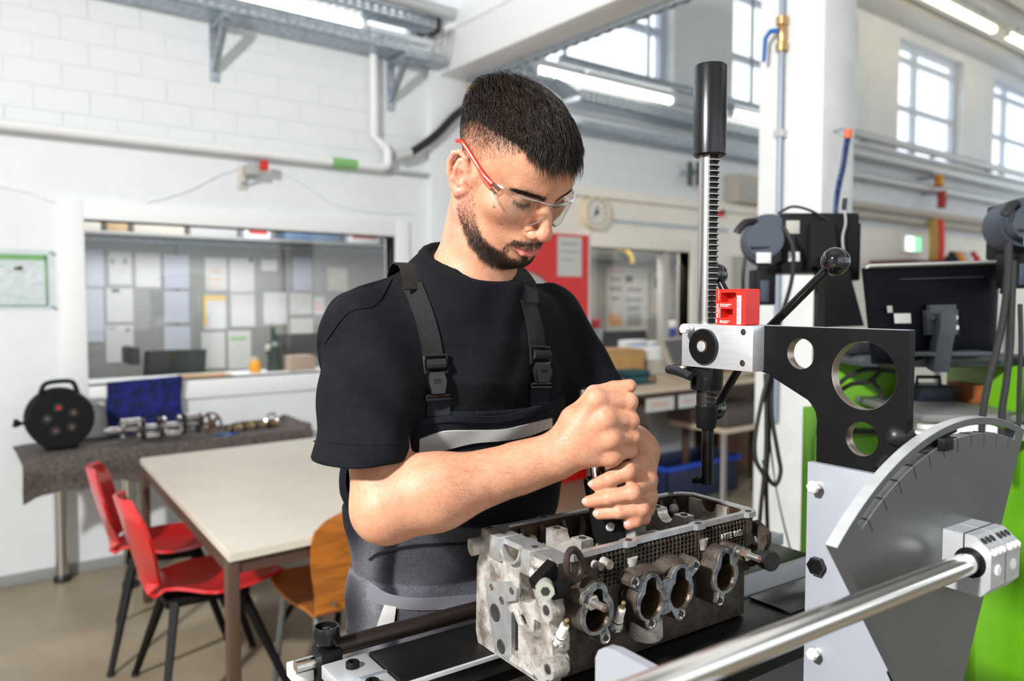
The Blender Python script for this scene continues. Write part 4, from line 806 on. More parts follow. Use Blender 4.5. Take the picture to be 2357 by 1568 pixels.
# monitor seen from behind
mp = [LX(2006, 800, 1.86), LX(2280, 925, 2.02), LX(2302, 607, 2.02), LX(1992, 617, 1.86)]; mp[0] = LX(2015, 838, 1.86); mp[1] = LX(2290, 838, 2.02)
mn = thing('monitor', 'large black monitor seen from behind on the green cart', 'monitor', LX(2130, 840, 1.92), 'L')
ccm = sum(mp, Vector())/4
bm = BM(); nrm = (mp[1]-mp[0]).cross(mp[3]-mp[0]).normalized(); nrm = nrm if nrm.y < 0 else -nrm
def mgrid(u, v):
    p = mp[0].lerp(mp[1], u).lerp(mp[3].lerp(mp[2], u), v); e = min(u, 1-u, v, 1-v); return p + nrm * .028 * min(1, e/.16) ** .6
obj('back_shell', grid(bm, 22, 16, mgrid), M_mon, mn, smooth=60)
obj('bezel', slab([p - nrm*.012 for p in mp], .012), M_mon, mn); up = (mp[3] - mp[0]).normalized()
obj('top_edge', slab([mp[3] - up*.002 + nrm*.002, mp[2] - up*.002 + nrm*.002, mp[2] + up*.004 + nrm*.0, mp[3] + up*.004], .014), M_sil, mn)
def onm(u, v, h): return mp[0].lerp(mp[1], u).lerp(mp[3].lerp(mp[2], u), v) + nrm*h
def patch(u0, v0, u1, v1, h, th): return slab([onm(u0, v0, h), onm(u1, v0, h), onm(u1, v1, h), onm(u0, v1, h)], th)
obj('vent_slot', patch(.16, .86, .78, .875, .0285, .0015), M_rubber, mn); obj('label', patch(.10, .42, .22, .52, .0285, .0012), M_lab, mn); obj('label', patch(.06, .53, .095, .60, .0265, .0012), M_glab, mn)
obj('mount_plate', patch(.31, .30, .55, .55, .030, .012), M_stand, mn); obj('mount_block', patch(.33, .46, .53, .60, .034, .010), M_stand, mn)
for u, v in ((.34, .47), (.52, .47), (.525, .37)): obj('screw', cyl(BM(), onm(u, v, .042), onm(u, v, .048), .006, n=10), M_chrome, mn)
st = [onm(.42, .50, .05), onm(.40, .36, .055), onm(.385, .20, .05), onm(.38, .05, .045), onm(.38, -.06, .04)]
obj('stand_arm', tube(BM(), bez(st, 16), .026, 4), M_stand, mn); obj('stand_foot', box(BM(), (st[-1].x - .09, 1.86, zt), (st[-1].x + .12, 2.05, zt + .012), .004), M_stand, mn)
t = thing('orange_box', 'orange brown box on the middle shelf of the green cart', 'box', (LX(2252, 925, 2.05).x, 2.05, zm), 'L'); a, b = LX(2213, 930, 2.05), LX(2292, 888, 2.05)
obj('body', box(BM(), (a.x, 2.0, zm), (b.x, 2.12, b.z), .003), mat('rust_card', (.36, .09, .02), .6), t); obj('lid', box(BM(), (a.x - .002, 1.998, b.z), (b.x + .002, 2.122, b.z + .006), .002), mat('rust_card_lid', (.42, .12, .03), .6), t)
t = thing('dark_tool_box', 'dark navy tool box on the middle shelf under the monitor', 'box', (LX(2140, 925, 2.08).x, 2.08, zm), 'L'); a, b = LX(2092, 930, 2.08), LX(2180, 885, 2.08); obj('body', box(BM(), (a.x, 2.03, zm), (b.x, 2.14, b.z), .006), mat('dark_navy', (.008, .010, .03), .5), t); obj('handle', tube(BM(), [(a.x + .02, 2.08, b.z), (a.x + .02, 2.08, b.z + .02), (b.x - .02, 2.08, b.z + .02), (b.x - .02, 2.08, b.z)], .005, 8), M_rubber, t)
for k, pts in enumerate(([(2322, 560), (2318, 660), (2300, 780), (2275, 880), (2262, 955), (2258, 1040)], [(2332, 600), (2328, 720), (2325, 800), (2316, 880), (2306, 950), (2304, 1040)], [(2348, 700), (2350, 800), (2346, 900), (2344, 1000)])):
    tag(obj('machine_cable', tube(BM(), bez([D(x, y, 1.70) for x, y in pts], 30), .0075 if k < 2 else .005, 8), M_rubber, fr='L'), ('black cable swinging down past the monitor to the sector plate', 'black cable hanging before the green side panel', 'thin black cable at the picture edge before the green side panel')[k], 'cable', 'cables below the second machine head')
# ================================================================== far pipes, shelves and bits along the cream wall
for k, (p0, rad, m, lab) in enumerate((((1965, 306), .045, M_pipegrey, 'thick grey pipe crossing below the clerestory windows, uppermost'), ((1965, 350), .06, M_pipegrey, 'thick grey duct pipe below the uppermost far pipe'), ((1965, 402), .045, M_pipegrey, 'third grey pipe down on the far wall'), ((1965, 470), .04, M_beige, 'beige rail pipe on the far wall, upper of two'), ((1965, 492), .035, M_beige, 'beige rail pipe on the far wall, lower of two'))):
    c = P(*p0, 'R', 'y', W - .14); t = thing('far_pipe', lab, 'pipe', (c.x + 3, W - .14, c.z - rad)); xe_ = min(13.5, c.x + (7.5, 7, 4.6, 4, 4.2)[k])
    obj('run', cyl(BM(), (c.x - 1.2, W - .14, c.z), (xe_, W - .14, c.z), rad, n=14), m, t)
    for q in range(3): obj('holder', box(BM(), (c.x + .4 + 1.6*q, W - .14, c.z - .02), (c.x + .46 + 1.6*q, W, c.z + .02)), M_zinc, t)
for px, py0, py1, m, lab in ((2163, 505, 612, mat('red_hose', (.72, .05, .02), .5), 'red hose hanging on the far cream wall'), (2147, 505, 608, mat('ochre_hose', (.48, .27, .05), .5), 'ochre hose beside the red hose'), (2167, 440, 478, mat('dark_red', (.42, .03, .02), .5), 'short dark red pipe piece above the red hose'), (2160, 404, 428, mat('orange_tag', (.85, .35, .03), .5), 'orange tag between two far pipes')):
    a = P(px, py0, 'R', 'y', W - .22); b = P(px, py1, 'R', 'y', W - .22); t = thing('wall_hose', lab, 'hose', b); obj('tube', tube(BM(), [a, a.lerp(b, .5) + Vector((.02, 0, 0)), b], .05, 10), m, t); obj('hook', box(BM(), (a.x - .03, W - .2, a.z - .03), (a.x + .03, W, a.z), .004), M_zinc, t)
c = P(2100, 562, 'R', 'y', W - .05); t = thing('exit_sign', 'small glowing green and white exit sign on the far wall', 'sign', (c.x, W - .05, c.z - .08)); obj('housing', box(BM(), (c.x - .20, W - .06, c.z - .1), (c.x + .22, W, c.z + .1), .01), M_white, t); obj('lit_face', box(BM(), (c.x - .18, W - .064, c.z - .085), (c.x + .02, W - .06, c.z + .085)), mat('sign_white', (.9, 1, .92), emit=1.3), t); obj('lit_face', box(BM(), (c.x + .02, W - .064, c.z - .085), (c.x + .20, W - .06, c.z + .085)), mat('sign_green', (.25, .75, .40), emit=1.0), t)
a = P(2062, 598, 'R', 'y', W - .3); b = P(2290, 598, 'R', 'y', W - .3)
t = thing('far_shelf', 'dark maroon shelf board on the far wall above the monitor', 'shelf', ((a.x+b.x)/2, W - .3, a.z - .06)); obj('plank', box(BM(), (a.x, W - .5, a.z - .16), (a.x + 1.6, W, a.z), .01), mat('maroon', (.10, .025, .022), .5), t); obj('bracket', box(BM(), (a.x + .3, W - .4, a.z - .2), (a.x + .34, W, a.z - .16)), M_zinc, t)
for px, m, lab in ((2205, mat('orange_cap', (.9, .35, .02), .5), 'orange bottle above the monitor top'), (2190, M_rubber, 'black helmet shape above the monitor top'), (2222, M_white, 'white bottle above the monitor top'), (2240, M_redd, 'small red can above the monitor top')):
    c = P(px, 602, 'R', 'y', W - .6); t = thing('far_bottle', lab, 'bottle', (c.x, W - .6, c.z - .10)); obj('body', lathe(BM(), [(0,0),(.08,0),(.08,.12),(.05,.17),(0,.17)], (c.x, W - .6, c.z - .10), n=16), m, t); obj('cap', cyl(BM(), (c.x, W - .6, c.z + .07), (c.x, W - .6, c.z + .11), .035, n=12), m, t)
xa = P(2190, 600, 'R', 'y', W - .6).x; zc = P(2190, 602, 'R', 'y', W - .6).z - .10
t = thing('far_rack', 'grey steel rack carrying the bottles above the monitor', 'rack', (xa + .5, W - .6, 0)); obj('plank', box(BM(), (xa - .3, W - .8, zc - .03), (xa + 1.6, W - .4, zc - .001)), M_shelf, t)
for x in (xa - .28, xa + 1.55): obj('leg', box(BM(), (x, W - .62, 0), (x + .04, W - .58, zc - .03)), M_shelf, t)
a = P(1690, 590, 'R', 'y', W - .02); t = thing('electric_cabinet', 'grey wall cabinet on the cream wall beside the column', 'cabinet', (a.x + .2, W - .1, a.z - .7)); b = P(1735, 750, 'R', 'y', W - .1); obj('body', box(BM(), (a.x, W - .12, b.z), (a.x + .5, W, a.z), .006), mat('cabinet_grey', (.40, .40, .39), .5), t); obj('door', box(BM(), (a.x + .015, W - .132, b.z + .015), (a.x + .485, W - .121, a.z - .015), .004), mat('cabinet_grey', (.40, .40, .39), .5), t)
a = P(1710, 435, 'R', 'y', W - .1); t = thing('wall_heater', 'small beige vent box high on the cream wall beside the column', 'vent', (a.x, W - .1, a.z - .1)); obj('body', box(BM(), (a.x - .15, W - .16, a.z - .13), (a.x + .3, W, a.z + .12), .01), M_beige, t); obj('grille', box(BM(), (a.x - .12, W - .166, a.z - .1), (a.x + .27, W - .161, a.z + .05), .003), M_gbox, t)
c = P(1663, 487, 'R', 'y', W - .05); t = thing('red_button_box', 'small red alarm button on the cream wall behind the rack post', 'button', (c.x, W - .05, c.z - .03)); obj('body', box(BM(), (c.x - .04, W - .05, c.z - .04), (c.x + .04, W, c.z + .04), .008), M_redd, t); obj('button', cyl(BM(), (c.x, W - .062, c.z), (c.x, W - .05, c.z), .02, n=14), M_rubber, t)
for px, lab in ((1588, 'dark upright fitting on the wall beside the rack post'), (1608, 'second dark upright fitting beside the rack post')):
    a = P(px, 395, 'R', 'y', W - .1); t = thing('wall_fitting', lab, 'fitting', (a.x, W - .1, a.z - .2)); obj('rod', cyl(BM(), (a.x, W - .1, a.z - .12), (a.x, W - .1, a.z + .08), .022, n=10), M_black, t); obj('mount', box(BM(), (a.x - .02, W - .1, a.z - .02), (a.x + .02, W, a.z + .02)), M_zinc, t)
# trays beyond the beam
def zat(px, py, y): return P(px, py, 'R', 'y', y)
a = zat(1335, 225, 4.24); b = zat(1740, 300, 4.24)
tray(a.x, b.x + .4, 4.24, 4.42, a.z - .02, .085, 'perforated cable tray beyond the beam, upper of two')
a2 = zat(1340, 288, 4.30); tray(a2.x, b.x + .6, 4.30, 4.42, a2.z - .03, .07, 'perforated cable tray beyond the beam, lower of two')
tray(3.05, a.x - .25, 4.24, 4.42, zat(1200, 175, 4.24).z, .085, 'short cable tray piece right behind the beam')
s0 = Vector((a.x - .24, 4.33, zat(1200, 175, 4.24).z + .04)); s1 = Vector((a.x, 4.33, a.z + .02))
tag(obj('tray_bend', slab([s0 + Vector((0,-.09,0)), s1 + Vector((0,-.09,0)), s1 + Vector((0,.09,0)), s0 + Vector((0,.09,0))], .02), M_zinc), 'sloping joint plate between two cable trays beyond the beam', 'cable tray')
a = zat(1290, 133, 4.1); b = zat(1740, 243, 4.1); t = thing('support_rail', 'long steel rail in front of the tall window beyond the beam', 'rail', ((a.x+b.x)/2, 4.1, a.z)); obj('channel', box(BM(), (a.x, 4.08, a.z - .03), (b.x + .3, 4.13, a.z + .02), .003), M_zinc, t)
for x in (a.x + .3, b.x - .2): obj('arm', box(BM(), (x, 4.13, a.z - .02), (x + .03, W, a.z + .01)), M_zinc, t)
# ================================================================== cylinder head bench (machine frame M)
M_alu = mat('milled_aluminium', (.66, .68, .70), .34, metal=.55, noise=.10, nscale=14, stretch=(1, 1, 14))
M_alup = mat('anodised_plate', (.35, .375, .42), .45, metal=.2, noise=.05, nscale=4)
M_sect = mat('sector_grey', (.15, .16, .16), .30, metal=.4, noise=.06, nscale=3)
M_ox = mat('black_oxide', (.0065, .0065, .007), .48, metal=0, spec=.14, noise=.3, nscale=14)
M_ox2 = mat('black_oxide_gloss', (.012, .012, .013), .22, metal=.4)
M_pol = mat('polished_steel', (.72, .70, .67), .16, metal=1)
M_hole = mat('hole_dark', (.02, .018, .016), .6)
M_nylon = mat('nylon_white', (.80, .78, .73), .45)
M_pad = mat('oily_black_plate', (.008, .0075, .007), .36, spec=.3, noise=.5, nscale=9, bump=.06, bscale=40)
M_ball = mat('black_ball', (.004, .004, .005), .06, spec=.6, coat=.5)
ZR = .917
mb = thing('head_bench', 'cylinder head bench with black rails, arm plate, rack post, sector plate and chrome shaft', 'machine', (.85, .80, 0), 'M')
def sub(name, bm, m, parent, **k): return obj(name, bm, m, parent, **k)
# rails
for nm, y0, y1, xa in (('near_rail', .700, .792, .50), ('far_rail', .863, .968, .437)):
    r_ = obj(nm, box(BM(), (xa, y0, ZR - .030), (1.30, y1, ZR), .002), M_pad, mb)
    obj('silver_edge', box(BM(), (xa - .002, y0 - .0035, ZR - .006), (1.30, y0 - .0002, ZR + .0006), .001), M_alu, r_)
    obj('bearer', box(BM(), (xa + .02, y0 + .01, ZR - .075), (1.28, y1 - .02, ZR - .0305), .003), M_ox, r_)
obj('pad_plate', box(BM(), (1.02, .712, ZR + .0005), (1.28, .79, ZR + .004), .001), M_ox2, mb)
obj('rear_deck', box(BM(), (1.02, .80, ZR - .02), (1.36, .862, ZR + .002), .002), M_alup, mb); obj('far_deck', box(BM(), (1.06, .975, ZR - .02), (1.36, 1.06, ZR + .002), .002), M_alup, mb)
obj('cross_plate', box(BM(), (1.15, .969, ZR - .02), (1.36, .974, ZR + .004), .002), M_alup, mb)
obj('guide_tube', cyl(BM(), (.398, 1.0, .921), (1.28, 1.0, .918), .0125, n=24), mat('dark_tube', (.03, .022, .018), .33, metal=.4), mb)
# end fittings beyond the far rail
ep = obj('end_plate', box(BM(), (.372, .842, ZR - .022), (.436, .975, ZR - .003), .002), M_alu, mb)
obj('rail_strip', box(BM(), (.398, .905, ZR - .0028), (.436, .912, ZR - .0018)), M_zinc, ep); obj('side_ledge', box(BM(), (.345, 1.0, ZR - .035), (.372, 1.035, ZR - .015), .002), M_white, ep)
for x, y in ((.404, .945), (.404, .884)):
    b_ = obj('socket_screw', lathe(BM(), [(0,0),(.009,0),(.009,.007),(.008,.008),(.0045,.008),(.0045,.004),(0,.004)], (x, y, ZR - .003), n=20), M_ox, ep)
hw = obj('end_block', box(BM(), (.374, .978, .80), (.405, 1.016, .926), .003), M_ox, mb)
obj('hand_knob', lathe(BM(), [(0,.004),(.006,.004),(.006,.010),(.0145,.010),(.0145,.006),(.016,.0),(.018,.0),(.0185,.004),(.0185,.018),(.017,.021),(.0145,.021),(.0135,.012),(.006,.012),(.005,.018),(0,.019)], (.389, .998, .934), n=40), M_ox2, hw); obj('knob_neck', cyl(BM(), (.389, .998, .926), (.389, .998, .935), .009, n=20), M_ox, hw)
obj('stub_shaft', cyl(BM(), (.346, 1.0, .908), (.374, 1.0, .908), .0095, n=20), M_pol, hw)
# lower frame
fr_ = obj('under_frame', box(BM(), (.52, .70, .12), (.60, .965, ZR - .076), .006), M_alup, mb); obj('frame_leg', box(BM(), (1.12, .70, .12), (1.20, .965, ZR - .076), .006), M_alup, mb); obj('foot_bar', box(BM(), (.45, .55, .0), (1.36, 1.0, .12), .01), M_ox, mb)
# end plates standing across the rails
wp = obj('white_plate', box(BM(), (.926, .476, .12), (.938, .625, 1.181), .0012), M_alup, mb)
def nylon(p, r):
    bm = BM(); cyl(bm, p, Vector(p) - Vector((.012, 0, 0)), r*.62, n=16); lathe(bm, [(0,0),(r,0),(r,.006),(r*.8,.008),(0,.008)], Vector(p) - Vector((.011, 0, 0)), (-1,0,0), 6); return bm
c = P(1886, 1118, 'M', 'x', .926); obj('nylon_screw', nylon(c, .0085), M_nylon, wp); c = P(1884, 1500, 'M', 'x', .926); obj('nylon_screw', nylon(c, .008), M_nylon, wp)
def nut(px, py, r):
    c = P(px, py, 'M', 'x', .926); n_ = obj('hex_nut', lathe(BM(), [(0,0),(r,0),(r,.009),(r*.86,.011),(r*.5,.011),(r*.5,.006),(0,.006)], c, (-1,0,0), 6), M_ox2, wp, smooth=20); obj('bolt_end', cyl(BM(), c - Vector((.004,0,0)), c - Vector((.010,0,0)), r*.42, n=14), M_ox, n_)
nut(1884, 1302, .0125); nut(2072, 1552, .0125)
obj('left_support_plate', plate(BM(), [(.627, .12), (.627, 1.010), (.622, 1.020), (.612, 1.027), (.596, 1.030), (.33, 1.030), (.33, .12)], [], lambda u, v, t: (t, u, v), .550, .562), M_alup, mb)
# sector plate
C0 = (1.02, .835); SR = .4168
def sp_(r, a): return (C0[0] + r*sin(radians(a)), C0[1] + r*cos(radians(a)))
out = [sp_(SR, a) for a in [-42.8 + 64.3*k/60 for k in range(61)]] + [(1.053, .983), (.985, .845), (.97, .80), (1.0, .78), sp_(.06, -42.8)][:1] + [(1.000, .875), (.985, .845), (.960, .845)]
slot = [sp_(.4085, a) for a in [-37.0 + 55*k/50 for k in range(51)]] + [sp_(.397, a) for a in [18 - 55*k/50 for k in range(51)]]
se = obj('sector_plate', plate(BM(), out, [slot], lambda u, v, t: (u, t, v), .460, .474), M_sect, mb, smooth=25)
obj('rim_face', plate(BM(), [sp_(SR + .0005, a) for a in [-42.8 + 64.3*k/60 for k in range(61)]] + [sp_(SR - .001, a) for a in [21.5 - 64.3*k/60 for k in range(61)]], [], lambda u, v, t: (u, t, v), .4602, .474), M_alu, se, smooth=25)
obj('slot_wall', plate(BM(), [sp_(.3973, a) for a in [-37 + 55*k/50 for k in range(51)]] + [sp_(.3962, a) for a in [18 - 55*k/50 for k in range(51)]], [], lambda u, v, t: (u, t, v), .4602, .4738), M_alu, se, smooth=25)
for k in range(12):
    a = -34.75 + 5*k
    if a > 17: continue
    p0, p1 = sp_(.3968, a), sp_(.381, a); q = Vector((p1[0]-p0[0], 0, p1[1]-p0[1])).normalized(); n = Vector((q.z, 0, -q.x)) * .0007
    bm = BM(); A_ = [bm.verts.new((p[0] + s*n.x, y, p[1] + s*n.z)) for y in (.4596, .4606) for p, s in ((p0,1),(p1,1),(p1,-1),(p0,-1))]
    bm.faces.new(A_[:4]); bm.faces.new(A_[4:][::-1]); [bm.faces.new((A_[i], A_[(i+1)%4], A_[4+(i+1)%4], A_[4+i])) for i in range(4)]
    obj('degree_mark', bm, M_hole, se, smooth=0)
    p2, p3 = sp_(.3974, a), sp_(.3974, a)
    obj('slot_notch', tube(BM(), [(p2[0], .4605, p2[1]), (p2[0], .4735, p2[1])], .0009, 6), M_hole, se)
b_ = sp_(.4025, -9.8)
obj('slot_bolt', box(BM(), (b_[0] - .012, .452, b_[1] - .011), (b_[0] + .010, .490, b_[1] + .004), .001), M_ox, se)
obj('slot_slide', slab([Vector((sp_(.404, a)[0], .463, sp_(.404, a)[1])) for a in (-17, -4)] + [Vector((sp_(.404, a)[0], .472, sp_(.404, a)[1])) for a in (-4, -17)], .003), M_ox, se)
k0 = P(2042, 1000, 'M', 'y', .52); k1 = P(2100, 1012, 'M', 'y', .50)
lv = obj('clamp_lever', tube(BM(), [k0 + (k1-k0)*t for t in (0, .08, .25, .6, 1)], [.006, .010, .0125, .014, .013], 16), M_black, mb); obj('lever_arm', tube(BM(), [P(2068, 1020, 'M', 'y', .52), P(2020, 1080, 'M', 'y', .53)], .008, 10), M_ox, lv); obj('lever_foot', box(BM(), k1 + Vector((-.006,-.02,-.016)), k1 + Vector((.02,.012,.012)), .003), M_alu, lv)
# chrome shaft and clamp
sh_ = obj('chrome_shaft', cyl(BM(), (.26, .428, 1.0942), (1.06, .428, 1.0905), .0131, n=48), M_pol, mb)
for k, (xa, xb) in enumerate(((.957, .9925), (.9955, 1.031))):
    out = [(.4598, 1.054), (.4598, 1.124), (.424, 1.124), (.405, 1.109), (.405, 1.066), (.415, 1.054)]
    cb = obj('clamp_block', plate(BM(), out, [circ(.428, 1.0912, .0160, 28)], lambda u, v, t: (t, u, v), xa, xb), M_alu, mb, smooth=20)
    obj('seal_ring', lathe(BM(), [(.0133,0),(.0178,0),(.0178,.0012),(.0133,.0012)], (xa - .0012, .428, 1.0912), (1,0,0), 32), M_ox, cb)
    obj('slit', box(BM(), (xa - .0004, .4345, 1.107), (xb + .0004, .4362, 1.1244)), M_hole, cb)
    for j in range(3):
        x = xa + .007 + .0105*j; d_ = Vector((0, -.62, .785)); q = Vector((x, .4165, 1.1185)); obj('screw_bore', cyl(BM(), q - d_*.004, q + d_*.0005, .0042, n=14), M_hole, cb); obj('screw_cap', sphere(BM(), (x, .4055, 1.1075), .0044, 12, 8), M_white, cb)
    obj('side_screw', lathe(BM(), [(0,.002),(.006,.0015),(.007,0),(0,0)], ((xa+xb)/2, .405, 1.085), (0,-1,0), 18), M_white, cb)
# arm plate
hs_ = [circ(.648, 1.3255, .0215, 36), circ(.556, 1.3025, .0445, 56), circ(.556, 1.2205, .0222, 36)]
out = [(.712, 1.3625), (.498, 1.3625), (.498, 1.15), (.621, 1.15), (.6215, 1.236), (.6235, 1.247), (.629, 1.256), (.636, 1.2625), (.690, 1.2875), (.700, 1.2935), (.712, 1.2955)]
ap = obj('arm_plate', plate(BM(), out, hs_, lambda u, v, t: (t, u, v), .9405, .9545), M_ox, mb, smooth=25)
for cyy, czz, rr in ((.648, 1.3255, .0215), (.556, 1.3025, .0445), (.556, 1.2205, .0222)):
    obj('bore_ring', lathe(BM(), [(rr*.9985, -.0005), (rr*.982, .0005), (rr*.982, .0140), (rr*.9985, .0150)], (.940, cyy, czz), (1,0,0), 56), M_rust if False else mat('bore_steel', (.36, .30, .26), .3, metal=.9), ap)
obj('top_edge', box(BM(), (.9408, .499, 1.3622), (.9542, .711, 1.3630)), M_alup, ap)
# head block with the rack drive
bx = obj('rack_block', box(BM(), (.915, .709, 1.2965), (.982, .8435, 1.3625), .0012), M_alu, mb)
def disc(name, y, z, r, h, m, x0=.915, prof=None, parent=bx): return obj(name, lathe(BM(), prof or [(0,0),(r,0),(r,h*.8),(r-.0015,h),(0,h)], (x0, y, z), (-1,0,0), 48), m, parent)
dk_ = disc('drive_disc', .797, 1.3295, .0268, .007, M_ox2)
disc('bronze_ring', .797, 1.3295, .0103, .0012, mat('bronze', (.60, .30, .12), .3, metal=1), .9082, parent=dk_); disc('pin_end', .797, 1.3295, .0080, .0018, M_alu, .9082, parent=dk_)
for y, z in ((.7255, 1.3535), (.7262, 1.3085)): disc('bolt_recess', y, z, .0046, .0006, M_pol, parent=bx); disc('recess_hole', y - .0006, z, .0032, .0009, M_hole, parent=bx)
c = P(1590, 757, 'M', 'x', .910); obj('nylon_screw', nylon(c, .0078), M_nylon, bx)
# rack post with cut teeth: the ring of each height is clipped by the tooth flank
PX, PY, PR = .9455, .819, .0158
def rack(z0, z1, pitch, r, az, depth):
    V, Fq, mi = [], [], []; n = 40; zs = []; k = 0; z = z0
    while z < z1 - pitch*.5: zs += [(z, 0), (z + pitch*.14, 0), (z + pitch*.17, .22), (z + pitch*.40, depth), (z + pitch*.72, depth), (z + pitch*.97, .22)]; z += pitch
    zs.append((z1, 0)); d = (cos(az), sin(az))
    for z, dp in zs:
        for j in range(n):
            a = 2*pi*j/n; x, y = r*cos(a), r*sin(a); s = x*d[0] + y*d[1]; lim = r*(1 - .52*dp)
            if s > lim: x -= d[0]*(s - lim); y -= d[1]*(s - lim)
            V.append((x, y, z))
    for i in range(len(zs) - 1):
        for j in range(n):
            a, b = i*n + j, i*n + (j+1) % n; Fq.append((a, b, b + n, a + n)); am = 2*pi*(j + .5)/n
            mi.append(1 if (max(zs[i][1], zs[i+1][1]) > .2 and cos(am - az) > .50) else 0)
    return np.array(V), np.array(Fq), mi
def rackobj(name, z0, z1, m0, m1):
    V, Fq, mi = rack(z0, z1, .00865, PR, radians(-77), 1.0)
    o = npmesh(name, V + np.array([PX, PY, 0]) - np.array(base_of(mb)), Fq, [m0, m1], mb); o.data.polygons.foreach_set('material_index', mi); o.data.set_sharp_from_angle(angle=radians(30)); return o
rackobj('rack_post', 1.3626, 1.626, mat('ground_steel', (.48, .47, .46), .3, metal=.95), M_hole); rackobj('lower_rack', 1.232, 1.276, mat('dark_polished', (.10, .095, .09), .25, metal=.9), M_hole)
obj('post_cap', lathe(BM(), [(0,0),(.0215,0),(.0250,.0035),(.0250,.136),(.0236,.1385),(0,.1385)], (PX, PY, 1.620), n=48), mat('cap_gunmetal', (.035, .035, .037), .26, metal=.75), mb)
co = obj('spindle_collar', lathe(BM(), [(0,-.016),(.0245,-.016),(.0252,-.014),(.0252,.0205),(0,.0205)], (PX, PY, 1.276), n=40), M_ox2, mb)
obj('spindle_sleeve', lathe(BM(), [(0,0),(.0145,0),(.0168,.012),(.0172,.034),(.0165,.035),(0,.035)], (PX, PY, 1.199), n=36), M_ox, co)
bm = BM()
prof = [(.0094*cos(a), .0094*sin(a)) for a in [2*pi*k/19 for k in range(19)]]
A_ = [bm.verts.new((PX + x + .002, PY + y - .002, 1.110)) for x, y in prof]; B_ = [bm.verts.new((PX + x + .002, PY + y - .002, 1.205)) for x, y in prof]
bm.faces.new(A_); bm.faces.new(B_[::-1]); [bm.faces.new((A_[i], A_[(i+1) % 19], B_[(i+1) % 19], B_[i])) for i in range(19)]
obj('spindle_bar', bm, M_ox2, co); obj('spindle_hook', lathe(BM(), [(.004,0),(.0085,0),(.0085,.007),(.007,.008),(.004,.008)], (PX - .005, PY + .012, 1.1105), n=24), M_ox, co); obj('hook_neck', box(BM(), (PX - .006, PY - .006, 1.1106), (PX + .006, PY + .010, 1.1175), .002), M_ox, co)
c = P(1553, 853, 'M', 'x', .93)
bl_ = obj('clamp_handle', tube(BM(), [P(1590, 868, 'M', 'x', .905), P(1578, 862, 'M', 'x', .905), P(1556, 853, 'M', 'x', .915), P(1540, 850, 'M', 'x', .922)], [.0062, .0068, .0078, .0075], 12), M_black, mb); obj('handle_hub', tube(BM(), [P(1540, 852, 'M', 'x', .918), P(1560, 846, 'M', 'x', .925), P(1600, 848, 'M', 'x', .94)], [.0072, .0068, .006], 12), M_black, bl_); obj('bronze_collar', cyl(BM(), P(1570, 848, 'M', 'x', .93), P(1577, 848, 'M', 'x', .932), .0085, n=16), MATS['bronze'], bl_)
# star handle behind the block
hub = Vector((1.02, .797, 1.3295)); obj('handle_hub', cyl(BM(), (.982, .797, 1.3295), (1.035, .797, 1.3295), .018, n=28), M_ox, mb)
for (px, py), r in (((1923, 602), .0205), ((1646, 942), .0195), ((1648, 632), .0195)):
    e = P(px, py, 'M', 'x', 1.03); d = (e - Vector((1.03, .797, 1.3295)))
    l_ = obj('handle_rod', cyl(BM(), Vector((1.03, .797, 1.3295)) + d*.05, e - d.normalized()*.012, .0068, n=20), M_ox2, mb); obj('ball_knob', sphere(BM(), e, r, 32, 20), M_ball, l_)
# red magnetiser on the block -------------------------------------------------------------------------
M_mag = mat('magnetiser_red', (.66, .022, .014), .42, bump=.08, bscale=400); M_prt = mat('print_white', (.85, .80, .78), .6)
mg = thing('tool_magnetiser', 'small red tool magnetiser block with white print standing on the silver arm block', 'magnetiser', (.932, .752, 1.3627), 'M')
xf, xb, ya, yb_, za, zb_ = .918, .950, .725, .7795, 1.3629, 1.4155
hl = [(.7345, 1.3955), (.7345, 1.4010), (.7425, 1.4035), (.7425, 1.4095), (.7580, 1.4095), (.7700, 1.4095), (.7700, 1.3950)]
hole1 = [(.7700, 1.4105), (.7700, 1.3965), (.7520, 1.3965), (.7520, 1.3985), (.7490, 1.3985), (.7490, 1.4005), (.7460, 1.4005), (.7460, 1.4035), (.7425, 1.4035), (.7425, 1.4065), (.7425, 1.4105)]
hole2 = [(.7700, 1.3865), (.7475, 1.3865), (.7475, 1.3735), (.7700, 1.3735)]
md = obj('body', plate(BM(), rrect(ya, za, yb_, zb_, .0030, 4), [hole1, hole2], lambda u, v, t: (t, u, v), xf, xb), M_mag, mg, smooth=25)
obj('inner_step', box(BM(), (xf + .018, ya + .006, za + .008), (xb - .001, yb_ - .006, zb_ - .003)), mat('magnetiser_inner', (.50, .012, .010), .5), mg)
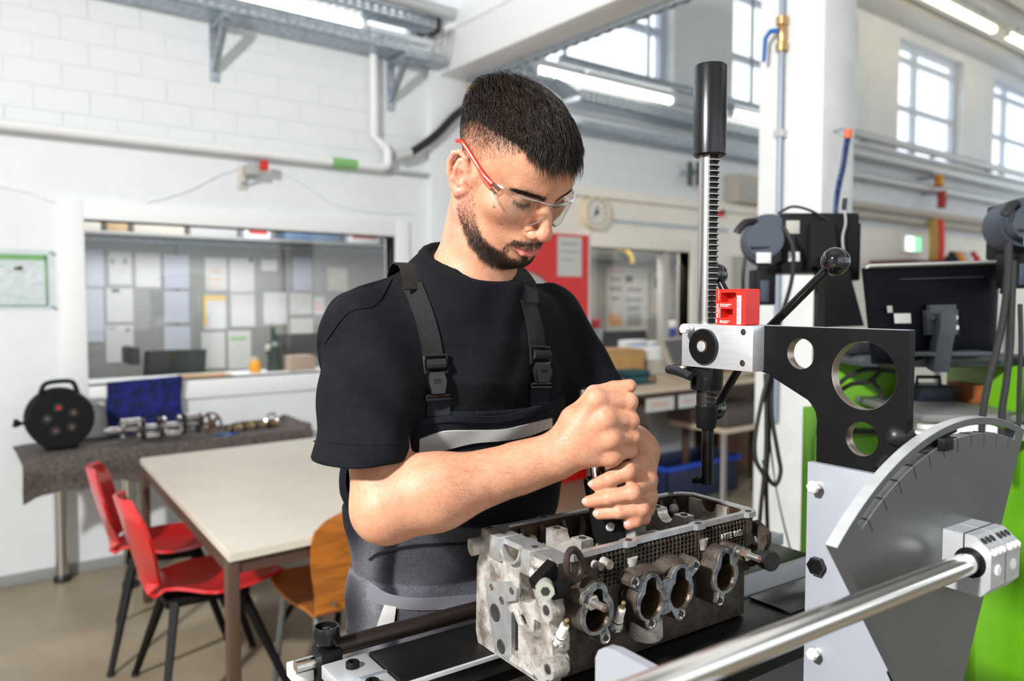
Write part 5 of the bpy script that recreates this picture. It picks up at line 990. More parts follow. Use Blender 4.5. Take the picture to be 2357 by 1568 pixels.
# text stands on the plane x = xf and is read from -x: local x -> -y, local y -> z
RT = Matrix(((0, 0, -1), (-1, 0, 0), (0, 1, 0))); RV = Matrix(((0, 0, -1), (0, 1, 0), (1, 0, 0)))
text('print', 'WURTH', .0058, M_prt, mg, (xf - .0003, .7735, .0098 + za), RV, bold=True); text('print', 'Art. 0714 34 50', .0022, M_prt, mg, (xf - .0003, .7732, za + .0365), RV)
obj('print', box(BM(), (xf - .0004, .7712, za + .0100), (xf, .7716, za + .0260)), M_prt, mg)
for (yy, zz, a, b, sg) in ((.7700, 1.3915, 'entmagnetisieren', 'demagnetise', '-'), (.7700, 1.3670, 'magnetisieren', 'magnetise', '+')):
    obj('print', lathe(BM(), [(.0014,0),(.0022,0),(.0022,.0004),(.0014,.0004)], (xf, yy - .001, zz + .0005), (-1,0,0), 20), M_prt, mg); text('print', sg, .0034, M_prt, mg, (xf - .0003, yy - .0001, zz - .0007), RT, bold=True)
    text('print', a, .0023, M_prt, mg, (xf - .0003, yy - .004, zz + .0008), RT, bold=True); text('print', b, .0023, M_prt, mg, (xf - .0003, yy - .004, zz - .0016), RT, bold=True)
for q in range(2): obj('print', box(BM(), (xf - .0005, .7765, za + .0030 + .0028*q), (xf, .7790 - .0, za + .0052 + .0028*q), .0004), M_prt, mg)
obj('barcode_label', box(BM(), (xf - .0004, .7325, za + .0015), (xf, .7400, zb_ - .0095)), M_prt, mg)
random.seed(9); z = za + .004; bc = BM()
while z < zb_ - .012:
    h = random.choice((.0003, .0005, .0009)); box(bc, (xf - .0006, .7355, z), (xf - .0003, .7394, z + h)); z += h + random.choice((.0005, .0008, .0011))
obj('barcode', bc, mat('barcode_red', (.50, .05, .04), .6), mg, smooth=0, kind='stuff')
# ================================================================== the cylinder head
M_cast = mat('cast_aluminium', (.52, .50, .465), .55, metal=.4, noise=.5, nscale=26, ncol=(.17, .135, .105), bump=.35, bscale=260, nlo=.36, nhi=.58)
M_castd = mat('shaded_casting', (.105, .082, .063), .6, metal=.35, noise=.6, nscale=30, ncol=(.035, .024, .017), bump=.4, bscale=220, nlo=.38, nhi=.62)  # dirty casting, darkened further to hold the shade of the near side
M_oil = mat('oily_casting', (.085, .05, .026), .38, metal=.4, noise=.6, nscale=18, ncol=(.02, .011, .006), bump=.3, bscale=160)
M_face = mat('milled_face', (.62, .63, .63), .30, metal=.7, noise=.22, nscale=40)
M_seat = mat('gasket_face', (.27, .29, .30), .45, metal=.5, noise=.45, nscale=60, ncol=(.06, .065, .07), nlo=.38, nhi=.55)
M_camf = mat('cam_saddle', (.68, .65, .60), .32, metal=.6, noise=.3, nscale=45, ncol=(.40, .31, .22), nlo=.3, nhi=.5)
hd = thing('cylinder_head', 'dirty cast aluminium engine cylinder head resting on the black rails under the worker\'s hands', 'cylinder head', (.765, .805, ZR + .001), 'M')
HX0, HX1, HY0, HY1, HZ = .575, .968, .736, .892, 1.084
Zp = lambda zx, zy: (1060 + zx/2.946, 1100 + zy/2.946)
# rim
ro = [(.575,.736),(.600,.7335),(.604,.730),(.618,.730),(.622,.7345),(.692,.7355),(.696,.731),(.712,.731),(.716,.7355),(.826,.7355),(.830,.731),(.846,.731),(.850,.7355),(.935,.7350),(.940,.730),(.956,.730),(.962,.736),(.968,.752),(.968,.862),(.955,.878),(.930,.888),(.800,.890),(.796,.894),(.782,.894),(.778,.890),(.690,.891),(.686,.895),(.672,.895),(.668,.891),(.612,.892),(.592,.896),(.577,.894),(.575,.880)]
ri = [(.602,.7435),(.690,.7435),(.700,.748),(.708,.748),(.718,.7435),(.824,.7435),(.834,.748),(.842,.748),(.852,.7435),(.936,.7435),(.944,.748),(.957,.758),(.958,.856),(.948,.870),(.926,.879),(.612,.882),(.604,.872),(.602,.862)]
rim = obj('rim', plate(BM(), ro, [ri], lambda u, v, t: (u, v, t), 1.0765, HZ), M_face, hd, smooth=20)
boltp = [(.611,.737),(.704,.738),(.838,.738),(.948,.738),(.585,.889),(.679,.889),(.789,.888),(.935,.882)]
for x, y in boltp: obj('bolt_hole', lathe(BM(), [(0,.0002),(.0030,.0002),(.0046,.0008),(.0046,.0),(0,0)], (x, y, HZ), n=18), M_hole, rim); 
obj('inner_wall', plate(BM(), [(a[0], a[1]) for a in ri], [[(a[0] + (.780 - a[0])*.012, a[1] + (.81 - a[1])*.05) for a in ri]], lambda u, v, t: (u, v, t), 1.036, 1.0815), M_oil, hd, smooth=30)
# walls below the rim and the solid body
wo = [(x + (.003 if x < .6 else -.003 if x > .95 else 0), y + (.004 if y < .8 else -.004)) for x, y in ro]
obj('upper_wall', plate(BM(), wo, [ri], lambda u, v, t: (u, v, t), 1.034, 1.0763), M_castd, hd, smooth=25)
bm = BM(); box(bm, (.594, .742, .990), (.962, .886, 1.0338), .004); box(bm, (.594, .752, ZR + .001), (.962, .898, .9898), .004); obj('body', bm, M_castd, hd)
obj('deck_face', box(BM(), (.578, .760, ZR + .0005), (.960, .905, ZR + .008), .001), M_face, hd)
obj('valve_floor', box(BM(), (.604, .748, 1.0340), (.955, .878, 1.0385), .001), M_oil, hd)
# end wall facing -x with the half round bearing
e_out = [(.742, 1.084), (.742, 1.000), (.735, .985), (.735, .965), (.744, .955), (.752, .918), (.905, .918), (.910, .935), (.907, 1.03), (.898, 1.05), (.895, 1.084)]
arc = [(.817 + .0235*cos(a), 1.0835 + .0235*sin(a)) for a in [-pi*k/20 for k in range(21)]]
e_out = [(.742, 1.084)] + e_out[1:-1] + [(.895, 1.084)] + arc
pk = lambda q: [(P(*Zp(*c), 'M', 'x', .575).y, P(*Zp(*c), 'M', 'x', .575).z) for c in q]
pkts = [pk(((352,905),(425,930),(468,1015),(478,1120),(450,1200),(362,1170))), pk(((400,640),(470,655),(520,730),(540,800),(470,850),(400,840))), pk(((500,960),(545,985),(555,1100),(520,1150),(498,1080)))]
obj('end_wall', plate(BM(), e_out, pkts, lambda u, v, t: (t, u, v), .575, .602), M_cast, hd, smooth=25)
arc2 = [(.817 + .0265*cos(a), 1.0835 + .0265*sin(a)) for a in [-pi*k/20 for k in range(21)]]; 
obj('bearing_shell', plate(BM(), arc + arc2[::-1], [], lambda u, v, t: (t, u, v), .566, .606), M_face, hd, smooth=30)
for y0, y1 in ((.773, .793), (.8415, .865)): 
    b_ = obj('cap_seat', box(BM(), (.568, y0, 1.052), (.600, y1, 1.0852), .0015), M_face, hd); obj('bolt_hole', cyl(BM(), (.584, (y0+y1)/2, 1.0848), (.584, (y0+y1)/2, 1.0856), .0042, n=16), M_hole, b_)
pl_ = [P(*Zp(*q), 'M', 'x', .569) for q in ((165,665),(205,705),(345,705),(384,755),(372,832),(312,845),(330,905),(345,915),(345,1262),(232,1190),(205,1010),(180,850))]
ef = obj('end_face', plate(BM(), [(p.y, p.z) for p in pl_], [], lambda u, v, t: (t, u, v), .569, .5752), M_face, hd, smooth=20)
for q, r in (((235,915), .0105), ((278,832), .0048), ((210,742), .0040), ((347,768), .0042), ((275,1145), .0085)):
    p = P(*Zp(*q), 'M', 'x', .569); obj('threaded_hole', lathe(BM(), [(0,.0002),(r*.8,.0002),(r,.0010),(r*1.15,.0002),(r*1.15,-.001)], (.569, p.y, p.z), (-1,0,0), 22), M_hole if r > .005 else M_castd, ef)
# bosses, ear and ribs on that end
for q, x, r, h, m in (((580,900), .566, .0135, .018, M_cast), ((590,1300), .562, .0130, .022, M_cast), ((625,770), .560, .0105, .016, M_ox)):
    p = P(*Zp(*q), 'M', 'x', x); b_ = obj('boss', lathe(BM(), [(0,0),(r,0),(r,-h*.0),(r*1.02,.002),(r*1.05,h),(0,h)], (x, p.y, p.z), (1,0,0), 26), m, hd); obj('boss_hole', lathe(BM(), [(0,0),(r*.38,0),(r*.52,.0008),(r*.52,-.0002)], (x - .0005, p.y, p.z), (1,0,0), 18), M_hole if m is not M_ox else M_pol, b_)
p = P(*Zp(590,1300), 'M', 'x', .575); obj('corner_lug', plate(BM(), [(p.y - .013, p.z - .004), (p.y - .004, p.z - .014), (p.y + .022, p.z - .010), (p.y + .05, p.z + .0), (p.y + .05, p.z + .04), (p.y + .006, p.z + .036), (p.y - .012, p.z + .012)], [], lambda u, v, t: (t, u, v), .566, .600), M_cast, hd, smooth=25)
for (a, b, r) in (((480,600),(560,880),.006), ((380,900),(470,1130),.005), ((360,1230),(520,1330),.007), ((430,580),(640,600),.005)): obj('rib', tube(BM(), [P(*Zp(*a), 'M', 'x', .574), P(*Zp(*b), 'M', 'x', .574)], r, 10), M_cast, hd)
obj('side_nozzle', cyl(BM(), (.560, .900, 1.058), (.590, .894, 1.060), .012, n=20), M_cast, hd)
# cam saddles across the valve chamber
for k, x in enumerate((.668, .7665, .865, .960)):
    ar = [(.817 + .0165*cos(a), 1.080 + .0165*sin(a)) for a in [-pi*q/16 for q in range(17)]]
    s_ = obj('cam_saddle', plate(BM(), [(.779, 1.036), (.779, 1.080)] + ar[::-1] + [(.856, 1.080), (.856, 1.036), (.840, 1.036), (.835, 1.050), (.799, 1.050), (.794, 1.036)], [], lambda u, v, t: (t, u, v), x - .0105, x + .0105), M_camf, hd, smooth=25)
    for y in (.789, .8445): obj('bolt_hole', lathe(BM(), [(0,.0003),(.0034,.0003),(.0052,.0011),(.0052,0)], (x, y, 1.080), n=18), M_hole, s_)
for k in range(4):
    for dx in (-.024, .024):
        x = .7175 + .0985*k + dx - .0
        if x > .95: continue
        obj('lifter_bore', lathe(BM(), [(.0150,0),(.0150,.010),(.0165,.0115),(.0190,.0115),(.0195,0)], (x, .817, 1.038), n=28), M_camf, hd); obj('lifter_hole', cyl(BM(), (x, .817, 1.0385), (x, .817, 1.040), .015, n=24), M_hole, hd)
for x in (.625, .66, .70, .735, .81, .90, .93): obj('wall_rib', tube(BM(), [(x, .874, 1.040), (x + .004, .871, 1.066), (x + .004, .876, 1.078)], [.006, .005, .003], 8), M_castd, hd)
for x in (.640, .90, .925): obj('knob_boss', sphere(BM(), (x, .866, 1.062), .0085, 14, 10), M_cast, hd)
# near side: waffle casting, ports, studs
wf_ = BM()
for k in range(38): 
    x = .655 + .0075*k; box(wf_, (x, .7335, 1.030 if .72 > x or x > .83 else 1.040), (x + .0016, .7405, 1.0745))
for k in range(8): box(wf_, (.652, .7338, 1.030 + .0058*k), (.935, .7405, 1.0314 + .0058*k))
obj('waffle_relief', wf_, M_castd, hd, smooth=0, kind='stuff')
RTH = Matrix(((1, 0, 0), (0, 0, -1), (0, 1, 0)))
text('cast_letters', '06B', .0125, M_cast, hd, (.909, .7325, 1.0530), RTH, ext=.0012, bold=True); text('cast_letters', 'HTE', .0125, M_cast, hd, (.882, .7325, 1.0530), RTH, ext=.0012, bold=True)
def flange(cs, holes, ports, y0, y1, ctr, label):
    """outline = union of circles seen from ctr"""
    o = []
    for k in range(96):
        a = 2*pi*k/96; d = (cos(a), sin(a)); best = .004
        for cx_, cz_, r in cs:
            ex, ez = cx_ - ctr[0], cz_ - ctr[1]; pr = ex*d[0] + ez*d[1]; q = ex*ex + ez*ez - pr*pr
            if q < r*r: best = max(best, pr + sqrt(r*r - q))
        o.append((ctr[0] + d[0]*best, ctr[1] + d[1]*best))
    hl_ = []
    for px_, pz_, r in ports:
        hp = [(px_ + r*cos(a), pz_ + r*1.0*sin(a)) for a in [radians(125) + radians(290)*k/24 for k in range(25)]]
        hp += [(px_ + r*.50, pz_ + r*1.25), (px_ + r*.40, pz_ + r*1.62), (px_, pz_ + r*1.78), (px_ - r*.40, pz_ + r*1.62), (px_ - r*.50, pz_ + r*1.25)]
        hl_.append(hp)
    f = obj('port_flange', plate(BM(), o, hl_, lambda u, v, t: (u, t, v), y0, y1 - .0), M_castd, hd, smooth=28)
    obj('flange_face', plate(BM(), [(ctr[0] + (u - ctr[0])*.97, ctr[1] + (v - ctr[1])*.97) for u, v in o], hl_, lambda u, v, t: (u, t, v), y0 - .0016, y0), M_seat, f, smooth=28)
    for px_, pz_, r in ports:
        obj('port_back', box(BM(), (px_ - r, y1 - .006, pz_ - r), (px_ + r, y1 - .004, pz_ + r*1.8)), M_hole, f); obj('port_bore', lathe(BM(), [(r*.99, 0), (r*.93, .002), (r*.80, .022), (r*.78, .028)], (px_, y0 - .001, pz_), (0,1,0), 30), M_oil, f)
    for hx, hz in holes: obj('bolt_hole', lathe(BM(), [(0,.0003),(.0040,.0003),(.0060,.0012),(.0060,0)], (hx, y0 - .0016, hz), (0,-1,0), 18), M_pol, f); obj('hole_core', cyl(BM(), (hx, y0 - .0020, hz), (hx, y0 - .0030, hz), .0036, n=14), M_hole, f)
    return f
YF = .708
g = lambda zx, zy: P(*Zp(zx, zy), 'M', 'y', YF)
p = g(925, 920); e = g(980, 1085); s_ = g(845, 815)
flange([(p.x, p.z, .0275), (p.x - .002, p.z + .022, .019), (e.x, e.z, .0085), (s_.x, s_.z, .010)], [(e.x, e.z)], [(p.x, p.z - .003, .0195)], YF, .745, (p.x, p.z), '')
p2, p3 = g(1290, 840), g(1490, 770); t1_, t3_ = g(1178, 705), g(1592, 590); b1_, b3_ = g(1290, 985), g(1490, 920)
flange([(p2.x, p2.z, .0265), (p2.x, p2.z + .022, .017), (p3.x, p3.z, .0265), (p3.x, p3.z + .022, .017), (t1_.x, t1_.z, .009), (t3_.x, t3_.z, .009), (b1_.x, b1_.z, .010), (b3_.x, b3_.z, .010), ((p2.x+p3.x)/2, (p2.z+p3.z)/2, .024)], [(q.x, q.z) for q in (t1_, t3_, b1_, b3_)], [(p2.x, p2.z - .003, .0200), (p3.x, p3.z - .003, .0200)], YF, .745, ((p2.x+p3.x)/2, (p2.z+p3.z)/2), '')
p4 = g(1795, 660); e4 = g(1755, 830); s4 = g(1880, 500)
flange([(p4.x, p4.z, .0270), (p4.x, p4.z + .022, .018), (e4.x, e4.z, .0085), (s4.x, s4.z, .010)], [(e4.x, e4.z)], [(p4.x, p4.z - .003, .0195)], YF, .745, (p4.x, p4.z), '')
for a, L_ in (((830, 815), .036), ((1875, 500), .036)):
    q = g(*a); d = Vector((.10, -1, -.05)).normalized(); st_ = obj('stud', cyl(BM(), q, q + d*L_, .0048, n=16), M_steel, hd)
    obj('hex_nut', lathe(BM(), [(.004,0),(.0092,0),(.0092,.008),(.0085,.009),(.004,.009)], q + d*.010, d, 6), M_pol, st_, smooth=20); obj('washer', lathe(BM(), [(.004,0),(.0095,0),(.0095,.002),(.004,.002)], q + d*.0075, d, 20), M_steel, st_); obj('stud_tip', cyl(BM(), q + d*L_, q + d*(L_ + .004), .0034, n=12), M_rust, st_)
for a, b in (((668, 1110), (722, 962)), ((1055, 1010), (1108, 842))):
    q0 = P(*Zp(*a), 'M', 'y', .728); q1 = P(*Zp(*b), 'M', 'y', .700); d = q1 - q0; n_ = d.length; d.normalize()
    sk = obj('spark_plug', lathe(BM(), [(0,0),(.0085,0),(.0085,.004),(.0068,.005),(.0068,n_*.30),(.0058,n_*.32),(.0054,n_*.72),(.0048,n_*.74),(0,n_*.74)], q0, d, 20), M_nylon, hd); obj('plug_hex', lathe(BM(), [(.005,0),(.0092,0),(.0092,.006),(.005,.006)], q0 - d*.001, d, 6), M_steel, sk, smooth=20); obj('plug_tip', lathe(BM(), [(0,0),(.0026,0),(.0032,.003),(.0026,n_*.24),(0,n_*.26)], q0 + d*n_*.74, d, 14), M_gold, sk); obj('plug_band', lathe(BM(), [(.0066,0),(.0071,0),(.0071,.002),(.0066,.002)], q0 + d*n_*.26, d, 20), M_ox, sk)
rg = [P(*Zp(770 + 52*cos(a) + 6*sin(a), 590 + 105*sin(a)), 'M', 'y', .716 + .006*cos(a)) for a in [2*pi*k/28 for k in range(29)]]
obj('lifting_eye', tube(BM(), rg, .0042, 8), mat('dark_rust', (.05, .03, .024), .55, metal=.3, noise=.5, nscale=60), hd); obj('eye_bracket', plate(BM(), [(p.x, p.z) for p in (g(655,650), g(700,600), g(720,640), g(700,800), g(640,830), g(590,800), g(570,740))], [], lambda u, v, t: (u, t, v), .724, .740), M_ox, hd)
p = g(625, 765); bz = obj('socket_bolt', lathe(BM(), [(0,.002),(.0052,.002),(.0052,.016),(.0105,.016),(.0110,.014),(.0110,0),(0,0)], (p.x, .724, p.z), (-.55,-.83,0), 24), mat('zinc_bolt', (.55, .60, .52), .35, metal=.6), hd); obj('socket', cyl(BM(), Vector((p.x, .724, p.z)) + Vector((-.55,-.83,0))*.0158, Vector((p.x, .724, p.z)) + Vector((-.55,-.83,0))*.0166, .0058, n=6), M_hole, bz)
p = g(1340, 1060); obj('side_boss', lathe(BM(), [(0,-.022),(.020,-.022),(.0225,-.018),(.0215,.004),(.014,.012),(0,.013)], (p.x, .730, p.z + .010), n=28), M_cast, hd)
for zx, zy, r in ((905, 585, .0055), (965, 572, .0070)): q = P(*Zp(zx, zy), 'M', 'y', .732); obj('side_stub', cyl(BM(), q, q + Vector((0, -.014, 0)), r, r*.85, n=16), M_cast, hd)
for x0_, x1_ in ((.706, .716), (.845, .853)): obj('boss_drop', tube(BM(), [((x0_+x1_)/2 - .004, .737, 1.062), ((x0_+x1_)/2 - .004, .738, 1.046)], [.0095, .007], 14), M_cast, hd)
obj('port_hood', grid(BM(), 20, 8, lambda u, v: Vector((p2.x - .028 + (p3.x - p2.x + .056)*u, .745 - .032*v, p2.z + .040 + .008*abs(sin(2*pi*u)) - .010*v)), thick=-.006), M_castd, hd)
# far end: lifting lug plate, black plug
lp = [P(*Zp(*q), 'M', 'x', .972) for q in ((1920, 330), (1990, 290), (2050, 335), (2085, 380), (2085, 440), (2060, 500), (1985, 545), (1935, 480))]
hp = P(*Zp(1997, 420), 'M', 'x', .972)
obj('lug_plate', plate(BM(), [(p.y, p.z) for p in lp], [circ(hp.y, hp.z, .0075, 20)], lambda u, v, t: (t, u, v), .969, .980), M_castd, hd)
p = P(*Zp(2075, 535), 'M', 'x', .985); obj('rubber_plug', lathe(BM(), [(0,-.004),(.008,-.004),(.0095,0),(.0142,0),(.0150,.003),(.0150,.020),(0,.020)], (p.x - .008, p.y, p.z), (-.25,-1,0), 30), M_rubber, hd); obj('plug_arm', tube(BM(), [(.955, .740, p.z), (p.x, p.y + .012, p.z)], .012, 14), M_castd, hd)
# ================================================================== solid modelling by distance fields (for the worker's body and clothes)
def v3(*a): return np.array(a, np.float32)
def smin(a, b, k):
    h = np.clip(.5 + .5*(b - a)/k, 0, 1); return b + (a - b)*h - k*h*(1 - h)
def smax(a, b, k): return -smin(-a, -b, k)
def ell(p, c, r):
    r = np.asarray(r, np.float32); q = (p - np.asarray(c, np.float32))/r; k0 = np.sqrt((q*q).sum(1)); q /= r; k1 = np.sqrt((q*q).sum(1)) + 1e-9
    return k0*(k0 - 1)/k1
def cone(p, a, b, ra, rb):
    a = np.asarray(a, np.float32); b = np.asarray(b, np.float32); ba = b - a; pa = p - a
    t = np.clip(pa @ ba/(ba @ ba), 0, 1); d = pa - t[:, None]*ba
    return np.sqrt((d*d).sum(1)) - (ra + (rb - ra)*t)
def chain(p, pts, rs, k):
    d = None
    for i in range(len(pts) - 1):
        e = cone(p, pts[i], pts[i+1], rs[i], rs[i+1]); d = e if d is None else smin(d, e, k)
    return d
def ellcone(p, a, b, ra, rb, ax, flat):
    """tapered limb flattened along direction ax"""
    ax = np.asarray(ax, np.float32); ax = ax/np.linalg.norm(ax); q = p + ((p - np.asarray(a, np.float32)) @ ax)[:, None]*ax*(1/flat - 1); b2 = np.asarray(b, np.float32); a2 = np.asarray(a, np.float32)
    b2 = b2 + ((b2 - a2) @ ax)*ax*(1/flat - 1); return cone(q, a2, b2, ra, rb)*min(1, flat*1.05)
def nets(sdf, lo, hi, h, slack=.75, B=8):
    """surface nets on the blocks the surface passes through"""
    lo = np.asarray(lo, np.float64); nb = np.ceil((np.asarray(hi) - lo)/(B*h)).astype(int)
    I = np.stack(np.meshgrid(*[np.arange(n) for n in nb], indexing='ij'), -1).reshape(-1, 3)
    d = sdf((lo + (I + .5)*B*h).astype(np.float32)); I = I[np.abs(d) < B*h*(.87 + slack)]
    n = B + 1; g = np.stack(np.meshgrid(*[np.arange(n)]*3, indexing='ij'), -1).reshape(-1, 3)
    big = int(nb.max()*B + 4); key = lambda c: (c[..., 0].astype(np.int64)*big + c[..., 1])*big + c[..., 2]
    VK, VP, EK = [], [], [[], [], []]; ED = [[], [], []]
    for s in range(0, len(I), 700):
        J = I[s:s+700]; co = J[:, None, :]*B + g[None]; val = sdf((lo + co.reshape(-1, 3)*h).astype(np.float32)).reshape(len(J), n, n, n)
        ins = val < 0; acc = np.zeros((len(J), B, B, B, 3), np.float32); cnt = np.zeros((len(J), B, B, B), np.float32)
        for ax in range(3):
            for o1 in (0, 1):
                for o2 in (0, 1):
                    sl0 = [slice(None)] + [slice(0, B)]*3; sl1 = list(sl0); oth = [a for a in range(3) if a != ax]
                    for a, o in zip(oth, (o1, o2)): sl0[1+a] = slice(o, B+o); sl1[1+a] = slice(o, B+o)
                    sl1[1+ax] = slice(1, B+1); a_, b_ = val[tuple(sl0)], val[tuple(sl1)]; m = (a_ < 0) != (b_ < 0)
                    t = np.where(m, a_/(a_ - b_ + 1e-20), 0); acc[..., ax] += t; cnt += m
                    for a, o in zip(oth, (o1, o2)): acc[..., a] += m*o
                    if o1 == 0 and o2 == 0:
                        w_ = np.argwhere(m)
                        if len(w_): EK[ax].append(J[w_[:, 0]]*B + w_[:, 1:]); ED[ax].append(a_[m] < 0)
        w_ = np.argwhere(cnt > 0); c = J[w_[:, 0]]*B + w_[:, 1:]; m = cnt > 0
        VK.append(key(c)); VP.append(lo + (c + acc[m]/cnt[m][:, None])*h)
    VK = np.concatenate(VK); VP = np.concatenate(VP); od = np.argsort(VK); VK = VK[od]; VP = VP[od]; FS = []
    for ax in range(3):
        if not EK[ax]: continue
        e = np.concatenate(EK[ax]); dd = np.concatenate(ED[ax]); o = [a for a in range(3) if a != ax]; u = np.zeros(3, int); w_ = np.zeros(3, int); u[o[0]] = 1; w_[o[1]] = 1
        ks = np.stack([key(e - u - w_), key(e - w_), key(e), key(e - u)], 1); ix = np.searchsorted(VK, ks); ok = (ix < len(VK)).all(1); ix = np.minimum(ix, len(VK)-1); ok &= (VK[ix] == ks).all(1)
        ix = ix[ok]; fl = dd[ok] ^ (ax == 1); ix[~fl] = ix[~fl][:, ::-1]; FS.append(ix)
    Fq = np.concatenate(FS)
    G, d = grad(sdf, VP, h*.5); VP = VP - G*np.clip(d, -h, h)[:, None]
    return VP, Fq
def grad(sdf, P_, e):
    P_ = np.asarray(P_); d = sdf(P_.astype(np.float32)); G = np.stack([(sdf((P_ + np.eye(3)[i]*e).astype(np.float32)) - sdf((P_ - np.eye(3)[i]*e).astype(np.float32)))/(2*e) for i in range(3)], 1)
    n = np.linalg.norm(G, axis=1, keepdims=True) + 1e-9; return G/n, d/n[:, 0]
def attr(o, C):
    a = o.data.color_attributes.new('tone', 'FLOAT_COLOR', 'POINT'); a.data.foreach_set('color', np.c_[C, np.ones(len(C))].astype(np.float32).ravel())
def toned(m, mottle=()):
    nt = m.node_tree; n = nt.nodes.new('ShaderNodeVertexColor'); n.layer_name = 'tone'; 
    src = n.outputs[0]
    for sc_, lo_ in mottle:                                   # fine uneven tone of skin or cloth
        z = nt.nodes.new('ShaderNodeTexNoise'); z.inputs['Scale'].default_value = sc_; z.inputs['Detail'].default_value = 4; tc = nt.nodes.new('ShaderNodeTexCoord'); nt.links.new(tc.outputs['Object'], z.inputs['Vector'])
        rp = nt.nodes.new('ShaderNodeValToRGB'); rp.color_ramp.elements[0].position = .36; rp.color_ramp.elements[1].position = .62; rp.color_ramp.elements[0].color = (*lo_, 1); rp.color_ramp.elements[1].color = (1, 1, 1, 1); nt.links.new(z.outputs['Fac'], rp.inputs[0])
        mx = nt.nodes.new('ShaderNodeMixRGB'); mx.blend_type = 'MULTIPLY'; mx.inputs[0].default_value = 1; nt.links.new(src, mx.inputs[1]); nt.links.new(rp.outputs[0], mx.inputs[2]); src = mx.outputs[0]
    nt.links.new(src, nt.nodes['Principled BSDF'].inputs['Base Color']); return m
def march(sdf, px, py, d0=.7, d1=1.6):
    """first point of the surface on the line of sight, levelled camera frame"""
    px = np.atleast_1d(px).astype(float); py = np.atleast_1d(py).astype(float); R_ = np.array([ray(a, b) for a, b in zip(px, py)]); R_ /= R_[:, 1:2]; L = np.linalg.norm(R_, axis=1); t = np.full(len(px), d0)
    for _ in range(90): t = np.minimum(t + .7*sdf((np.array([0, 0, H]) + R_*t[:, None]).astype(np.float32))/L, d1)
    return np.array([0, 0, H]) + R_*t[:, None]
